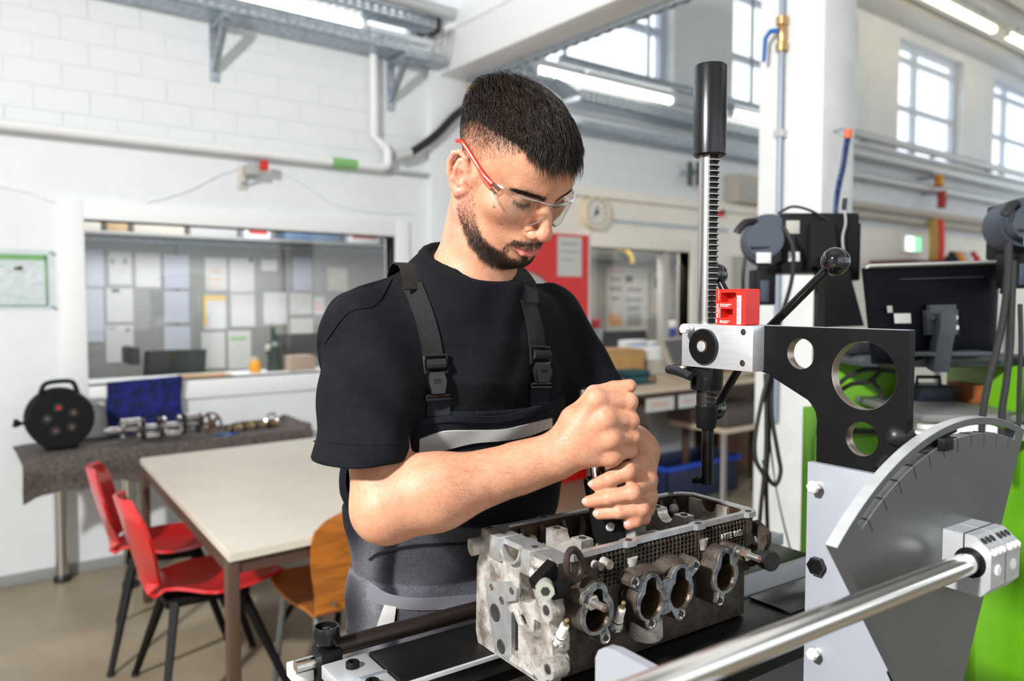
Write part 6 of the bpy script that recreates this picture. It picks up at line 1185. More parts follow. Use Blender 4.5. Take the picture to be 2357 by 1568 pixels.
# ------------------------------------------------------------------ head, in centimetres: s to his right, f forward, u up
YW, PT, RL = radians(41.6), radians(38.9), radians(7.0)
hf = np.array([sin(YW)*cos(PT), -cos(YW)*cos(PT), -sin(PT)]); hu0 = np.array([sin(YW)*sin(PT), -cos(YW)*sin(PT), cos(PT)]); hs0 = np.array([-cos(YW), -sin(YW), 0])
hu = hu0*cos(RL) + hs0*sin(RL); hs = hs0*cos(RL) - hu0*sin(RL); HC = np.array([-.001, 1.142, 1.591]); HA = np.stack([hs, hf, hu], 1).astype(np.float32)
def h2w(q): return HC + (np.asarray(q, float) @ HA.T)*.01
def w2h(p): return ((p - HC.astype(np.float32)) @ HA)*100
def headsdf(pw):
    p = w2h(pw).astype(np.float32); q = p.copy(); q[:, 0] = np.abs(q[:, 0]); E = lambda c, r: ell(q, c, r)
    d = E((0,-.8,4.0), (7.5,9.7,7.5))
    d = smin(d, E((0,3.2,3.4), (6.5,6.35,5.4)), 2.4)
    d = smin(d, E((0,3.3,-3.4), (6.2,6.2,6.2)), 1.6)
    d = smin(d, E((0,4.0,-7.2), (5.0,5.4,3.9)), 1.5)
    d = smin(d, cone(q, (5.3,.4,-6.3), (2.0,7.0,-9.6), 1.25, 1.25), 1.6)
    d = smin(d, cone(q, (5.9,.2,-1.5), (5.4,.5,-6.2), 1.2, 1.2), 1.8)
    d = smin(d, E((0,7.7,-9.7), (2.5,1.9,1.75)), 1.0)
    d = smin(d, E((4.5,5.4,-2.2), (2.1,2.2,1.7)), 2.2)
    d = smin(d, cone(q, (1.0,8.95,1.75), (4.3,7.5,1.9), .90, .55), 1.5)
    d = smax(d, -E((3.15,9.9,-.35), (2.0,1.75,1.25)), .9)
    d = smin(d, E((3.15,7.15,-.25), (1.32,1.32,1.28)), .25)
    d = smin(d, E((0,8.1,-6.3), (2.7,2.1,1.7)), 1.1)
    d = smin(d, cone(q, (0,9.15,.7), (0,11.2,-3.2), .80, .95), 1.0)
    d = smin(d, E((0,11.35,-3.85), (1.15,1.05,1.05)), .6)
    d = smin(d, E((1.38,10.25,-4.3), (.80,1.10,.80)), .5)
    d = smax(d, -E((.62,10.75,-4.95), (.38,.62,.38)), .25)
    d = smin(d, chain(q, [(0,10.15,-6.95), (1.1,9.85,-7.0), (2.4,8.75,-7.35)], [.40,.42,.18], .25), .35)
    d = smin(d, chain(q, [(0,10.1,-8.0), (1.0,9.8,-7.9), (2.2,8.75,-7.5)], [.62,.54,.20], .25), .35)
    d = smax(d, -chain(q, [(0,10.65,-7.45), (1.2,10.25,-7.42), (2.55,9.05,-7.42)], [.12,.11,.10], .1), .18)
    d = smax(d, -E((0,10.3,-8.95), (1.8,.62,.42)), .6)
    lid = cone(q, (1.85,8.55,-.62), (3.2,8.62,-.78), .10, .10); lid = np.minimum(lid, cone(q, (3.2,8.62,-.78), (4.4,7.65,-.45), .10, .08)); d = smax(d, -lid, .12)
    d = smax(d, -chain(q, [(1.9,8.75,.45), (3.2,8.75,.75), (4.5,7.8,.5)], [.10,.12,.08], .1), .3)
    # ear: plate, rim, folds (leaning back)
    e = q.copy(); a = radians(20); ef = q[:, 1] + 1.1; eu = q[:, 2] + 1.4; e[:, 1] = ef*cos(a) + eu*sin(a); e[:, 2] = -ef*sin(a) + eu*cos(a); e[:, 0] = q[:, 0] - e[:, 1]*-.32
    m = (np.abs(e[:, 1]) < 4) & (np.abs(e[:, 2]) < 5.5) & (e[:, 0] > 4)
    if m.any():
        x = e[m]; b = ell(x, (7.3,-.1,0), (.55,1.75,2.95))
        b = smin(b, chain(x, [(7.2,.75,-.9), (7.7,1.15,.6), (8.0,.9,2.1), (8.15,.0,2.85), (8.2,-1.0,2.5), (8.15,-1.65,1.2), (8.0,-1.65,-.5), (7.8,-1.1,-2.1), (7.6,-.2,-2.9), (7.4,.5,-2.6)], [.30,.34,.36,.38,.38,.36,.34,.40,.52,.42], .15), .35)
        b = smin(b, chain(x, [(7.8,-.2,1.5), (7.95,-.75,.4), (7.9,-.75,-.9), (7.7,-.1,-1.7)], [.26,.32,.32,.28], .15), .25)
        b = smin(b, ell(x, (7.45,.95,-.7), (.42,.40,.60)), .3)
        b = smax(b, -ell(x, (8.2,.15,-.55), (.85,.62,.95)), .25); b = smax(b, -ell(x, (8.25,-.05,1.1), (.42,.45,.55)), .25)
        d[m] = smin(d[m], b, .45)
    return d*.01
def Dn(px, py, d): return np.array(D(px, py, d))
# ------------------------------------------------------------------ pose
bf = np.array([sin(radians(35)), -cos(radians(35)), 0]); bs = np.array([-cos(radians(35)), -sin(radians(35)), 0])
SHR, SHL = np.array([-.215, 1.125, 1.365]), np.array([.058, 1.315, 1.365]); ELR = Dn(889, 1170, 1.015); ELL_ = np.array([.20, 1.36, 1.13])
WRR = Dn(1272, 1054, 1.055); WRL = Dn(1468, 1036, 1.145)
NB = np.array([-.066, 1.205, 1.43])
HANDR = dict(i=[(1372,920,1.036),(1447,925,1.050),(1440,938,1.084),(1408,942,1.100)], m=[(1394,965,1.030),(1452,968,1.049),(1444,978,1.085),(1410,982,1.101)], r=[(1406,1010,1.032),(1456,1005,1.054),(1446,1014,1.088),(1412,1020,1.102)], p=[(1408,1050,1.042),(1449,1037,1.060),(1440,1046,1.088),(1412,1054,1.098)], t=[(1318,965,1.062),(1368,908,1.066),(1412,897,1.074),(1449,889,1.074)])
HANDL = dict(i=[(1474,1066,1.088),(1443,1085,1.050),(1404,1103,1.047),(1370,1114,1.058)], m=[(1490,1104,1.084),(1456,1134,1.044),(1400,1147,1.045),(1356,1155,1.058)], r=[(1490,1144,1.086),(1476,1170,1.052),(1424,1179,1.047),(1380,1183,1.058)], p=[(1484,1170,1.092),(1480,1192,1.064),(1462,1201,1.052),(1448,1208,1.050)], t=[(1468,1062,1.14),(1440,1085,1.128),(1410,1098,1.120),(1388,1108,1.110)])
FR_ = dict(i=(.0118,.0118,.0100,.0086), m=(.0118,.0110,.0096,.0086), r=(.0112,.0104,.0092,.0083), p=(.0104,.0098,.0086,.0076), t=(.0135,.0120,.0118,.0098))
JR = {k: [Dn(*q) for q in v] for k, v in HANDR.items()}; JL = {k: [Dn(*q) for q in v] for k, v in HANDL.items()}
def hand(p, J, wr, el, dors):
    ax = wr - el; ax = ax/np.linalg.norm(ax)
    d = ellcone(p, wr - ax*.045, wr + ax*.012, .0325, .0290, dors, .78)
    for k in 'imrp':
        a = wr + (J[k][0] - wr)*.12 + dors*.004; d = smin(d, cone(p, a, J[k][0] - dors*.001, .0175, .0124), .014)
    palm = (J['i'][0] + J['p'][0] + wr*1.2)/3.2 - dors*.010; d = smin(d, cone(p, palm, (J['m'][0] + J['r'][0])/2 - dors*.012, .017, .014), .014)
    d = smin(d, cone(p, wr - dors*.004, J['t'][0], .018, .0165), .016)
    for k in 'imrpt':
        q, r = J[k], FR_[k]
        f = cone(p, q[0], q[1], r[0], r[1]); f = smin(f, cone(p, q[1], q[2], r[1], r[2]), .003); f = smin(f, cone(p, q[2], q[3], r[2], r[3]), .003)
        if k != 't': f = smin(f, ell(p, q[0] + dors*.0012, (.0082, .0082, .0082)), .012)
        f = smin(f, ell(p, q[1], (r[1]*1.06,)*3), .003)
        d = smin(d, f, .0095 if k != 't' else .011)
    return d
dR = np.cross(WRR - ELR, JR['i'][0] - JR['p'][0]); dR /= np.linalg.norm(dR); dR = dR if dR[1] < 0 else -dR
dL = np.cross(JL['m'][0] - WRL, JL['i'][0] - JL['p'][0]); dL /= np.linalg.norm(dL); dL = dL if dL[0] > 0 else -dL
def near(p, lo, hi): return ((p > np.asarray(lo, np.float32)) & (p < np.asarray(hi, np.float32))).all(1)
def bodysdf(p):
    d = np.full(len(p), .2, np.float32)
    def put(m, f, k):
        if m.any(): d[m] = smin(d[m], f(p[m]).astype(np.float32), k)
    put(near(p, HC - .19, HC + .19), headsdf, .001)
    def neck(q):
        a, b = h2w((0,-2.8,-4.0)), NB; n = cone(q, a, b + (0,0,-.03), .057, .062)
        n = smin(n, cone(q, h2w((5.6,-1.5,-5.5)), NB + bf*.045 + bs*.012 + v3(0,0,-.02), .015, .014), .02); n = smin(n, cone(q, h2w((-5.6,-1.5,-5.5)), NB + bf*.045 - bs*.012 + v3(0,0,-.02), .015, .014), .02)
        n = smin(n, ell(q, h2w((0,3.2,-12.5)), (.018,.018,.02)), .02)
        n = smin(n, cone(q, NB + (0,0,-.02) - bf*.01, SHR + bf*-.01 + v3(0,0,-.02), .046, .032), .05); return smin(n, cone(q, NB + (0,0,-.02) - bf*.01, SHL + v3(0,0,-.02), .046, .032), .05)
    put(near(p, (-.32, 1.0, 1.28), (.18, 1.46, 1.62)), neck, .022)
    put(near(p, (-.34, 1.0, .95), (.20, 1.5, 1.5)), lambda q: smin(ell(q, NB - (0,-.03,.18), (.105,.065,.19)), ell(q, NB + (-.02,.09,-.36), (.085,.055,.17)), .05), .03)
    def armR(q):
        a = cone(q, SHR, ELR, .042, .043); fm = ELR + (WRR - ELR)*.28
        a = smin(a, cone(q, ELR, fm, .044, .0455), .02); a = smin(a, cone(q, fm, WRR, .0455, .0300), .02); a = smin(a, ell(q, fm + v3(.0,-.006,.008), (.055,.04,.04)), .03)
        return smin(a, hand(q, JR, WRR, ELR, dR), .012)
    put(near(p, (-.33, .9, 1.0), (.24, 1.2, 1.47)), armR, .02)
    def armL(q):
        a = cone(q, SHL, ELL_, .042, .043); fm = ELL_ + (WRL - ELL_)*.3
        a = smin(a, cone(q, ELL_, fm, .044, .044), .02); a = smin(a, cone(q, fm, WRL, .044, .0300), .02)
        return smin(a, hand(q, JL, WRL, ELL_, dL), .012)
    m = near(p, (.0, .98, 1.0), (.32, 1.46, 1.47))
    if m.any():
        e = armL(p[m]).astype(np.float32); o = d[m]; far_ = p[m][:, 1] > 1.22
        d[m] = np.where(far_, smin(o, e, .02), np.minimum(o, e))           # the two hands touch but do not melt together
    return d
# ================================================================== the worker
ROOT = np.array([-.085, 1.30, 0.0])
pr = thing('person', 'bearded man with safety glasses, black T-shirt and dark bib overalls gripping a tool', 'person', ROOT, 'L')
BV, BF = nets(bodysdf, (-.34, .93, 1.0), (.32, 1.47, 1.74), .0019)
sk = toned(mat('skin', (.6, .4, .3), .5, sss=.10, bump=.14, bscale=330, spec=.35), [(38, (.93, .84, .80)), (210, (.92, .87, .85))])
hl_ = w2h(BV.astype(np.float32)); hs_a, hf_a, hu_a = np.abs(hl_[:, 0]), hl_[:, 1], hl_[:, 2]; isH = (np.abs(hl_) < 13.5).all(1)
def bump1(x, a, b): return np.clip((x - a)/(b - a), 0, 1)
def mixc(C, c, w): return C*(1 - w[:, None]) + np.asarray(c)*w[:, None]
CB = np.tile(np.array([.555, .285, .178]), (len(BV), 1))
rng = np.random.default_rng(4)
def blobs(c, r): return np.exp(-(((hl_ - np.asarray(c))*[1,1,1])**2).sum(1)/(r*r))*isH
def ab(c, r): return np.exp(-((np.stack([hs_a, hf_a, hu_a], 1) - np.asarray(c))**2).sum(1)/(r*r))*isH
CB = mixc(CB, (.62,.29,.21), .5*ab((4.6,7,-3.5), 2.2)); CB = mixc(CB, (.60,.27,.20), .55*ab((0,11.6,-3.9), 1.4)); CB = mixc(CB, (.66,.27,.20), .5*(isH & (hs_a > 6.9) & (np.abs(hf_a + 1.2) < 3.2) & (hu_a < 2.4)))
lipm = isH & (hs_a < 2.45) & (hf_a > 8.6) & (np.abs(hu_a + 7.45 - .02*hs_a) < np.where(hu_a > -7.45, .52, .72)*(1 - (hs_a/2.55)**2*.75)); CB = mixc(CB, (.50,.15,.135), lipm*.95)
CB = mixc(CB, (.36,.19,.14), .45*ab((3.0,8.7,-.1), 1.5))
# hair and beard masks in head coordinates
def hairmask(s, f, u):
    line = hline(f); return np.where((f > .9) & (f < 2.2) & (u > -3.0) & (s > 5.5), 1.0, np.clip((u - line)/.5, 0, 1))
def hline(f): return np.interp(f, [-9,-4,-1.5,.6,2.4,3.7,6.0,6.8,7.6,9], [-5.0,-4.0,.6,.3,2.2,3.3,5.0,6.4,6.9,7.0])
def fline(f): return np.interp(f, [-9,-5,-3.8,-2.7,1,3.7,5,7,9], [5.4,5.6,6.0,6.8,7.2,7.5,7.6,7.0,6.6])
def hairfull(s, f, u): return np.clip((u - fline(f) + .5)/1.0, 0, 1)
def hairfade(s, f, u): return np.clip((u - hline(f))/np.maximum(fline(f) - hline(f), .5), 0, 1)
def beardmask(s, f, u):
    chk = np.interp(f, [0,1,2.4,3.6,5.2,7.0,8.3,9.5], [-1.5,-2.0,-3.6,-6.0,-7.6,-8.4,-8.6,-9.2]); low = np.interp(f, [-.5,1,4,7,9], [-5.5,-7.2,-9.8,-11.6,-12.2])
    b = np.clip((chk - u)/.8, 0, 1)*np.clip((u - low)/.5, 0, 1)*np.clip((f - (-.1 - (u + 4)*.12))/.5, 0, 1)
    mo = np.clip((3.1 - s)/.4, 0, 1)*np.clip((u + 6.72 + .16*s)/.15, 0, 1)*np.clip((-5.55 - .12*s - u)/.25, 0, 1)*(f > 8.2)
    so = np.clip((.75 - s)/.25, 0, 1)*(u < -8.55)*(u > -9.6)*(f > 8.5)
    co = np.clip((.42 - np.abs(s - 2.95 - .1*(-7.2 - u)))/.3, 0, 1)*(u < -6.8)*(u > -9.4)*(f > 7.0)*.55
    return np.maximum(np.maximum(b, mo), np.maximum(so, co))
notear = ~((hs_a > 6.75) & (hf_a < .5) & (hf_a > -4.2) & (hu_a < 1.9))
HM = hairmask(hs_a, hf_a, hu_a)*isH*notear; HFu = hairfull(hs_a, hf_a, hu_a); HFa = hairfade(hs_a, hf_a, hu_a); BM_ = beardmask(hs_a, hf_a, hu_a)*isH
CB = mixc(CB, (.030,.021,.017), HM*np.clip(.10 + .55*HFa**1.5 + .4*HFu, 0, .97)); CB = mixc(CB, (.07,.042,.03), BM_*np.clip(.10 + .42*bump1(-hu_a, 4.5, 9.5), 0, .8))
for q in ((5.9,6.4,-3.2), (6.1,5.3,-3.0)): pass
mole = lambda c, r: np.exp(-((hl_ - np.asarray(c))**2).sum(1)/(r*r))
# hands: redder knuckles and fingertips
for J in (JR, JL):
    for k in 'imrpt':
        for j, w_, r in ((0,.30,.011), (1,.32,.009), (3,.55,.011)):
            CB = mixc(CB, (.60,.20,.12), w_*np.exp(-((BV - J[k][j])**2).sum(1)/(r*r)))
body = npmesh('body', BV, BF, sk, pr, sub=ROOT)
def bodymoles():
    pts = march(bodysdf, [1137, 1153, 1085], [477, 516, 553], .8)
    w_ = np.zeros(len(BV))
    for q, r in zip(pts, (.0022, .0014, .0011)): w_ = np.maximum(w_, np.exp(-((BV - q)**2).sum(1)/(r*r)))
    return w_
CB = mixc(CB, (.12,.05,.04), .9*bodymoles()); attr(body, CB)
# ------------------------------------------------------------------ strands
def strands(name, roots, dirs, nrm, length, lift, r, m, parent, seg=4, curl=.0, droop=None, tip=.15):
    """each hair a thin three sided tapering tube"""
    n = len(roots); k = seg + 1; t = np.linspace(0, 1, k)[None, :, None]; L = length[:, None, None]
    P_ = roots[:, None, :] + dirs[:, None, :]*L*t + nrm[:, None, :]*(lift[:, None, None]*np.sin(np.pi*.5*t)*(1 - curl*t*t))
    if droop is not None: P_ = P_ + droop[:, None, :]*L*t*t
    sd = np.cross(dirs, nrm); sd /= np.linalg.norm(sd, axis=1, keepdims=True) + 1e-9; rr = r[:, None]*np.linspace(1, tip, k)[None]
    V = np.stack([P_ + (sd[:, None, :]*cos(a) + nrm[:, None, :]*sin(a))*rr[..., None] for a in (.3, .3 + 2*pi/3, .3 + 4*pi/3)], 2)       # n,k,3,3
    idx = np.arange(n*k*3).reshape(n, k, 3); Fq = []
    for j in range(3): Fq.append(np.stack([idx[:, :-1, j], idx[:, :-1, (j+1) % 3], idx[:, 1:, (j+1) % 3], idx[:, 1:, j]], -1).reshape(-1, 4))
    return npmesh(name, V.reshape(-1, 3), np.concatenate(Fq), m, parent, sub=ROOT)
def pick(prob, n):
    p = prob/prob.sum(); i = rng.choice(len(BV), n, p=p); G, _ = grad(bodysdf, BV[i], .0012); j = rng.normal(0, .0008, (n, 3)); q = BV[i] + j - G*(j*G).sum(1, keepdims=True); return i, q, G
def tang(v, n): v = v - n*(v*n).sum(1, keepdims=True); return v/(np.linalg.norm(v, axis=1, keepdims=True) + 1e-9)
M_hair = mat('dark_hair', (.022, .012, .007), .36, spec=.3, noise=.6, nscale=160); M_armhair = mat('arm_hair', (.09, .045, .025), .5); M_beard = mat('beard_hair', (.020, .011, .008), .45)
def hdir(i, n, fw, dn, out, jit):
    lv_ = hl_[i]; side = np.sign(lv_[:, :1]); v = np.outer(np.ones(len(i)), hf)*fw[:, None] - np.outer(np.ones(len(i)), hu)*dn[:, None] + hs[None]*side*out[:, None] + rng.normal(0, jit, (len(i), 3)); return tang(v, n)
i, q, G = pick(HM*np.clip(HFu*1.3 - .05, 0, 1), 17000); lv_ = hl_[i]; up = HFu[i]
fw = np.where(lv_[:, 1] < -6, .35, .9); dn = np.clip(1.3 - (lv_[:, 2] - 4)*.16, .15, 1.5); crown = np.exp(-((lv_ - [2.5,-6.5,9.5])**2).sum(1)/9)
D_ = hdir(i, G, fw, dn, np.full(len(i), .12) + .30*np.sin(3.1*lv_[:, 0] + 1.7*np.sin(1.3*lv_[:, 1]))*up, .13); Lh = (.007 + .019*up + .010*np.clip((lv_[:, 1] - 1)/6, 0, 1)*up)*(1 - .45*np.clip((np.abs(lv_[:, 0]) - 3.2)/2, 0, 1))*rng.uniform(.7, 1.2, len(i)); lf = (.0015 + .0068*up + .0022*np.sin(2.6*lv_[:, 0] + 2.2*lv_[:, 1])*up)*rng.uniform(.5, 1.3, len(i)) + .022*crown*rng.uniform(-.2, 1.2, len(i))
hair = strands('hair', q - G*.0012, D_, G, Lh, lf, rng.uniform(.0003, .00075, len(i)), M_hair, body, curl=.75, seg=5)
i, q, G = pick(HM*np.clip(1.0 - HFu, .05, 1)*(.10 + HFa**1.4), 11000); D_ = hdir(i, G, np.full(len(i), .75), np.full(len(i), .9), np.full(len(i), .0), .2); up = HFa[i]**2
strands('hair', q, D_, G, (.0022 + .0075*up)*rng.uniform(.7, 1.2, len(i)), (.0006 + .0022*up), np.full(len(i), .00016), M_hair, body, seg=2)
i, q, G = pick(BM_*np.clip(.12 + bump1(-hu_a, 5.2, 9.5) + .9*(hu_a > -7.2)*(hf_a > 8.2), 0, 1), 9000); lv_ = hl_[i]; D_ = hdir(i, G, np.where(lv_[:, 1] > 8, .1, .5), np.full(len(i), 1.0), np.where(lv_[:, 2] > -7, .5, .0), .22)
mo = (lv_[:, 2] > -7.3) & (lv_[:, 1] > 8.2); Lb = np.where(mo, .0048, .0035 + .0050*bump1(-lv_[:, 2], 6, 10))*rng.uniform(.6, 1.25, len(i))
strands('beard', q - G*.0004, D_, G, Lb, .0012 + .0016*bump1(-lv_[:, 2], 7, 10.5), np.full(len(i), .00017), M_beard, body, seg=3)
bw = isH*np.exp(-((hu_a - np.interp(hs_a, [.8,2.5,4.2,5.6], [1.0,1.25,1.45,.9]))/.28)**2)*(hs_a > .9)*(hs_a < 5.0)*(hf_a > 5.5)
i, q, G = pick(bw, 1000); lv_ = hl_[i]; D_ = hdir(i, G, np.full(len(i), .0), np.where(np.abs(lv_[:, 0]) > 3.6, .35, -.35), np.full(len(i), 1.0), .2)
strands('brow_hair', q, D_, G, np.full(len(i), .0080)*rng.uniform(.6, 1.2, len(i)), np.full(len(i), .0012), np.full(len(i), .00030), M_beard, body, seg=2)
ls = isH*np.exp(-((hu_a - np.interp(hs_a, [1.8,3.2,4.4], [-.62,-.80,-.46]))/.16)**2)*(hs_a > 1.9)*(hs_a < 4.5)*(hf_a > 7)
i, q, G = pick(ls, 260); D_ = hdir(i, G, np.full(len(i), .9), np.full(len(i), .8), np.full(len(i), .25), .12); D_ = D_*.5 + G*.7; D_ /= np.linalg.norm(D_, axis=1, keepdims=True)
strands('lash_hair', q - G*.0003, D_, np.cross(D_, hs), np.full(len(i), .0062)*rng.uniform(.7, 1.1, len(i)), np.full(len(i), .0006), np.full(len(i), .00018), M_beard, body, seg=3)
am = np.zeros(len(BV)); 
for a_, b_ in ((ELR, WRR), (ELL_, WRL)):
    ba = b_ - a_; t = np.clip(((BV - a_) @ ba)/(ba @ ba), 0, 1.15); am = np.maximum(am, (np.linalg.norm(BV - a_ - t[:, None]*ba, axis=1) < .056)*(t > .25)*(t < 1.12))
i, q, G = pick(am, 2200); ax_ = np.where((q[:, 0] > .16)[:, None], (WRL - ELL_)[None], (WRR - ELR)[None]); D_ = tang(ax_*2 + np.array([[0, .05, -.18]]) + rng.normal(0, .05, (len(i), 3)), G)
strands('arm_hair', q, D_, G, np.full(len(i), .0085)*rng.uniform(.6, 1.2, len(i)), np.full(len(i), .0016), np.full(len(i), .00007), M_armhair, body, seg=3)
# fingernails
M_nail = mat('fingernail', (.60, .34, .27), .3, spec=.5)
def nail(J, k, nrm, w_=.0058, l=.0072):
    a = J[k][3] - J[k][2]; a = a/np.linalg.norm(a); n_ = nrm - a*(nrm @ a); n_ = n_/np.linalg.norm(n_); b_ = np.cross(a, n_); r = FR_[k][3]; c = J[k][3] + a*(r*.30)
    def f(u, v):
        th = (u - .5)*2*1.0; x = (v - .5)*2; wv = sqrt(max(0, 1 - abs(x)**3))*.98 + .02
        return Vector(c + a*(x*l*.62) + b_*(sin(th)*w_*wv*1.05) + n_*(cos(th*wv)*r*(1.055 - .10*max(0, x)) ))
    bm = grid(BM(), 9, 9, f, thick=-.0006); obj('fingernail', bm, M_nail, body)
for k, n_ in (('i', (-.35,-.80,.50)), ('m', (-.30,-.85,.42)), ('r', (-.15,-.90,.40)), ('p', (-.1,-.6,.8))): nail(JL, k, np.array(n_))
# ------------------------------------------------------------------ clothes
AXZ = np.array([.85, .95, 1.10, 1.28, 1.38, 1.47]); AXX = np.array([-.105,-.105,-.092,-.085,-.078,-.066]); AXY = np.array([1.345,1.345,1.285,1.235,1.220,1.205])
def bc(p): z = p[:, 2]; dx = p[:, 0] - np.interp(z, AXZ, AXX); dy = p[:, 1] - np.interp(z, AXZ, AXY); return dx*bs[0] + dy*bs[1], dx*bf[0] + dy*bf[1], z
def trunk(p, loose=0.0):
    xs, xf, z = bc(p); a = np.interp(z, [.85,.95,1.02,1.10,1.2,1.28,1.34,1.38,1.42,1.47], [.170,.172,.182,.196,.192,.182,.166,.138,.100,.078]) + loose; b = np.interp(z, [.85,.95,1.1,1.2,1.28,1.34,1.38,1.42,1.47], [.120,.122,.128,.134,.134,.124,.108,.084,.070]) + loose
    k = np.sqrt((xs/a)**2 + (xf/b)**2); return (k - 1)*np.minimum(a, b)*.92
HEMR = Dn(833, 1050, 1.045)
COLN = bf*.42 + np.array([0, 0, .91]); COLN /= np.linalg.norm(COLN); COLC = NB + np.array([0, 0, .030])
def folds(p):
    xs, xf, z = bc(p); w_ = .0036*np.sin(46*xs + 5*np.sin(11*z) + 9*z)*np.clip((z - 1.12)/.1, 0, 1)*(xf > 0)
    w_ = w_ + .0022*np.sin(62*p[:, 0] + 38*p[:, 2] + 3*np.sin(25*p[:, 1])) + .0020*np.sin(48*p[:, 2] - 40*p[:, 0] + 4*np.sin(19*p[:, 1] + 9*p[:, 0])); return w_
def shirtraw(p):
    d = trunk(p); s_ = SHR + np.array([.0, .005, -.012]); d = smin(d, cone(p, s_, HEMR + (HEMR - s_)*.25, .058, .072), .045)
    d = smin(d, cone(p, SHL + np.array([0,.0,-.012]), ELL_ + (ELL_ - SHL)*.15, .060, .066), .045); d = smin(d, cone(p, SHR + v3(.01,0,-.008), NB + v3(0,0,-.03), .046, .060), .05); d = smin(d, cone(p, SHL + v3(0,0,-.008), NB + v3(0,0,-.03), .046, .060), .05)
    return d
def shirtsdf(p):
    d = shirtraw(p) + folds(p)
    out = ((p - SHR.astype(np.float32)) @ bs.astype(np.float32)) > -.05
    hem = np.where(out & (p[:, 1] < 1.16), HEMR[2] - p[:, 2], -1); d = smax(d, hem.astype(np.float32), .004)
    ax = (ELL_ - SHL)/np.linalg.norm(ELL_ - SHL); t = (p - SHL.astype(np.float32)) @ ax.astype(np.float32); side = ((p - SHL.astype(np.float32)) @ bs.astype(np.float32)) < .03
    d = smax(d, np.where(side, t - .20, -1).astype(np.float32), .004)
    d = smax(d, (1.035 - p[:, 2]), .004); d = smax(d, (p - COLC.astype(np.float32)) @ COLN.astype(np.float32), .004)
    e1 = np.cross(COLN, bs); r = []
    for k in range(25): a = 2*pi*k/24; r.append(COLC + bs*cos(a)*.070 + e1*sin(a)*.066 - COLN*.004)
    m = near(p, NB - .12, NB + .12)
    if m.any(): d[m] = smin(d[m], chain(p[m], r, [.0085]*25, .002), .003)
    return d
M_shirt = mat('black_jersey', (.0062, .0070, .0092), .85, noise=.25, nscale=60, bump=.25, bscale=900, spec=.12)
SV, SF = nets(shirtsdf, (-.36, .93, 1.02), (.30, 1.50, 1.52), .0032); npmesh('t_shirt', SV, SF, M_shirt, body, sub=ROOT)
HIPC = np.array([-.105, 1.345, .90])
def overraw(p):
    d = trunk(p, .007); legs = None
    for sg in (1, -1):
        h = HIPC + bs*.088*sg; kz = HIPC + bs*.105*sg + np.array([0, .0, -.42]) + bf*.02; an = HIPC + bs*.12*sg + np.array([0, .02, -.80])
        lg = smin(cone(p, h, kz, .098, .080), cone(p, kz, an, .080, .072), .03); legs = lg if legs is None else smin(legs, lg, .01)
    e = smin(np.where(p[:, 2] < .80, .3, np.maximum(d, .86 - p[:, 2])).astype(np.float32), legs, .03); return np.where(p[:, 2] < .95, e, d)
def oversdf(p):
    d = overraw(p); xs, xf, z = bc(p); d = d + .0016*np.sin(48*xs + 30*z + 3*np.sin(21*z)) + .0012*np.sin(62*z - 20*xs)
    w_ = np.interp(z, [1.04, 1.10, 1.16, 1.25], [.21, .165, .150, .146]); top = 1.238 + .010*(xs/.14)**2 + .004*xs
    bib = np.maximum(np.maximum(np.abs(xs + .004) - w_, -xf - .0), z - top); reg = np.minimum(bib, z - 1.075)
    return smax(smax(d, reg.astype(np.float32), .003), (.10 - z).astype(np.float32), .003)
NAVY, GREY = (.010, .0115, .018), (.095, .095, .115)
OV, OF = nets(oversdf, (-.36, 1.08, .08), (.18, 1.56, 1.30), .0040)
xs, xf, z = bc(OV); CO = np.tile(np.array(NAVY), (len(OV), 1))
g_ = np.clip((1.040 - z + .03*np.sin(9*xs))/.004, 0, 1)*np.clip((.150 - xs)/.004, 0, 1); CO = mixc(CO, GREY, g_)
CO = mixc(CO, (.20,.20,.225), np.exp(-((xs - .176)/.010)**2)*(z < 1.06)*.8); CO = mixc(CO, NAVY, np.clip((.02 - xs)/.004, 0, 1)*np.clip((z - 1.0)/.004, 0, 1)*.85)
over = npmesh('bib_overalls', OV, OF, toned(mat('work_twill', (.1, .1, .1), .8, bump=.25, bscale=700, spec=.15), [(30, (.85,.85,.85)), (420, (.6,.6,.6))]), body, sub=ROOT); attr(over, CO)
cover = lambda p: np.minimum(shirtsdf(p), oversdf(p))
